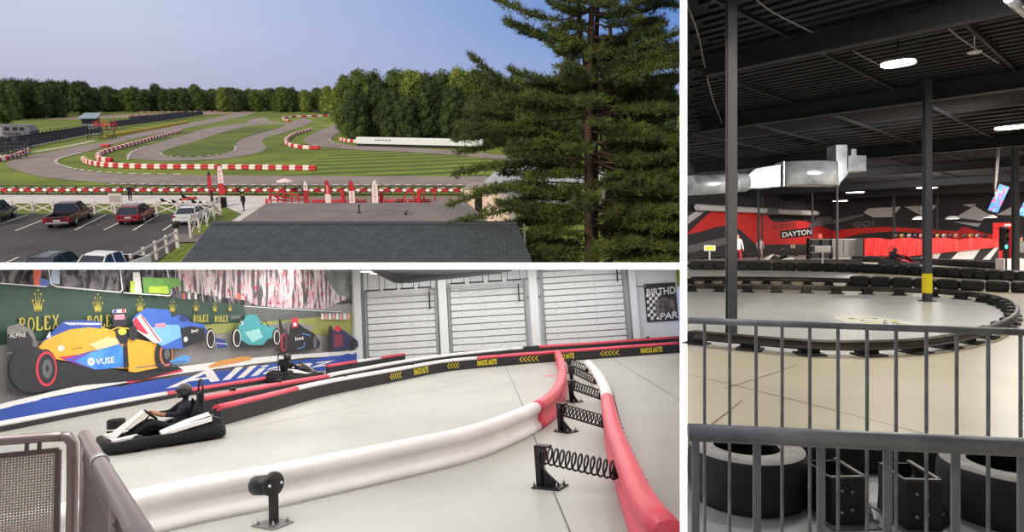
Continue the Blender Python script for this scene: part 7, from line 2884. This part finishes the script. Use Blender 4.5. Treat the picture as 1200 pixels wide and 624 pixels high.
# black bolted barrier stands between the tyres
def stand(x, y, w, d_, h, rz, label):
    p = g3(x, y)
    t = thing('barrier_stand', label, 'barrier stand', P3, p, rz)
    th_ = .014
    mb = MB()
    mb.box((0, -d_ / 2, h / 2), (w, th_, h))
    mb.prism([(-w / 2, -d_ / 2, 0), (-w / 2, d_ / 2, 0), (-w / 2, d_ / 2 - .03, h), (-w / 2, -d_ / 2, h)], (th_, 0, 0))
    mb.prism([(w / 2, -d_ / 2, 0), (w / 2 + .07, d_ / 2, 0), (w / 2 + .0, d_ / 2 - .03, h), (w / 2, -d_ / 2, h)], (th_, 0, 0))
    mb.box((0, d_ / 2 - .02, h * .5), (w, th_, h))
    mb.build('shell', mat('black_stand', (18, 17, 19), .5), t)
    mb = MB()
    mb.box((0, -d_ / 2, h + .005), (w + .01, .022, .012))
    mb.box((w / 2, 0, h + .005), (.022, d_, .012))
    mb.build('rim', mat('grey_rim', (74, 68, 62), .5), t)  # rim in a greyer colour than the black shell
    for x_, z_ in ((-w * .2, h * .75), (w * .1, h * .72), (w * .1, h * .35), (-w * .2, h * .3)):
        MB().lathe([(0, 0), (.011, 0), (.011, .008), (0, .012)], (x_, -d_ / 2 - .008, z_), 8, M=Matrix.Rotation(PI / 2, 3, 'X')).build('bolt', ZINC, t)
    MB().box((.02, 0, .006), (w * 1.5, d_ * 1.4, .012)).build('foot_plate', mat('foot_plate', (92, 92, 94), .5), t)
    return t


stand(976, 604, .19, .3, .27, .05, 'black bolted barrier stand beside the partition side tyre')
stand(1063, 610, .18, .3, .28, -.05, 'black bolted barrier stand nearer the edge tyre')
p = Vector(((1040 - 600) / 750 * 4.35, 4.4, 0))
t = thing('barrier_block', 'black rubber block lying behind the bolted stands', 'barrier block', P3, p, .02)
MB().bbox((0, 0, .1), (1.35, .15, .2), .03).build('body', mat('black_block', (14, 14, 15), .7), t)
MB().bbox((.1, -.08, .1), (.12, .03, .16), .01).build('strap', STEEL, t)
p = Vector(((1094 - 600) / 750 * 3.6, 3.55, 0))
t = thing('bracket_plate', 'black slanting bracket lying against the edge tyre', 'bracket', P3, p, .3)
MB().prism([(-.14, 0, .17), (-.05, 0, .2), (.1, 0, .04), (.1, 0, 0), (-.1, 0, 0)], (0, .05, 0)).build('plate', STEEL, t)
for x_, z_ in ((-.06, .12), (.02, .07)):
    MB().lathe([(0, 0), (.012, 0), (.012, .008), (0, .012)], (x_, -.0, z_), 8, M=Matrix.Rotation(PI / 2, 3, 'X')).build('bolt', ZINC, t)
p = Vector(((1020 - 600) / 750 * 3.62, 3.62, 0))
t = thing('anchor_bolt', 'bright threaded bolt standing between the two bolted stands', 'bolt', P3, p)
MB().lathe([(.05, 0), (.05, .006), (.016, .008), (.016, .03), (.007, .034), (.007, .085), (0, .088)], seg=8).build('stud', ZINC, t)
MB().lathe([(0, .034), (.014, .034), (.014, .05), (0, .052)], seg=6).build('nut', ZINC, t)
flat('floor_zone', [(806, 560), (870, 556), (960, 552), (1060, 550), (1205, 548), (1300, 560), (1300, 700), (806, 700)], .003, mat('grey_base', (150, 150, 150), .5, c2=(134, 134, 136), scale=2), P3)
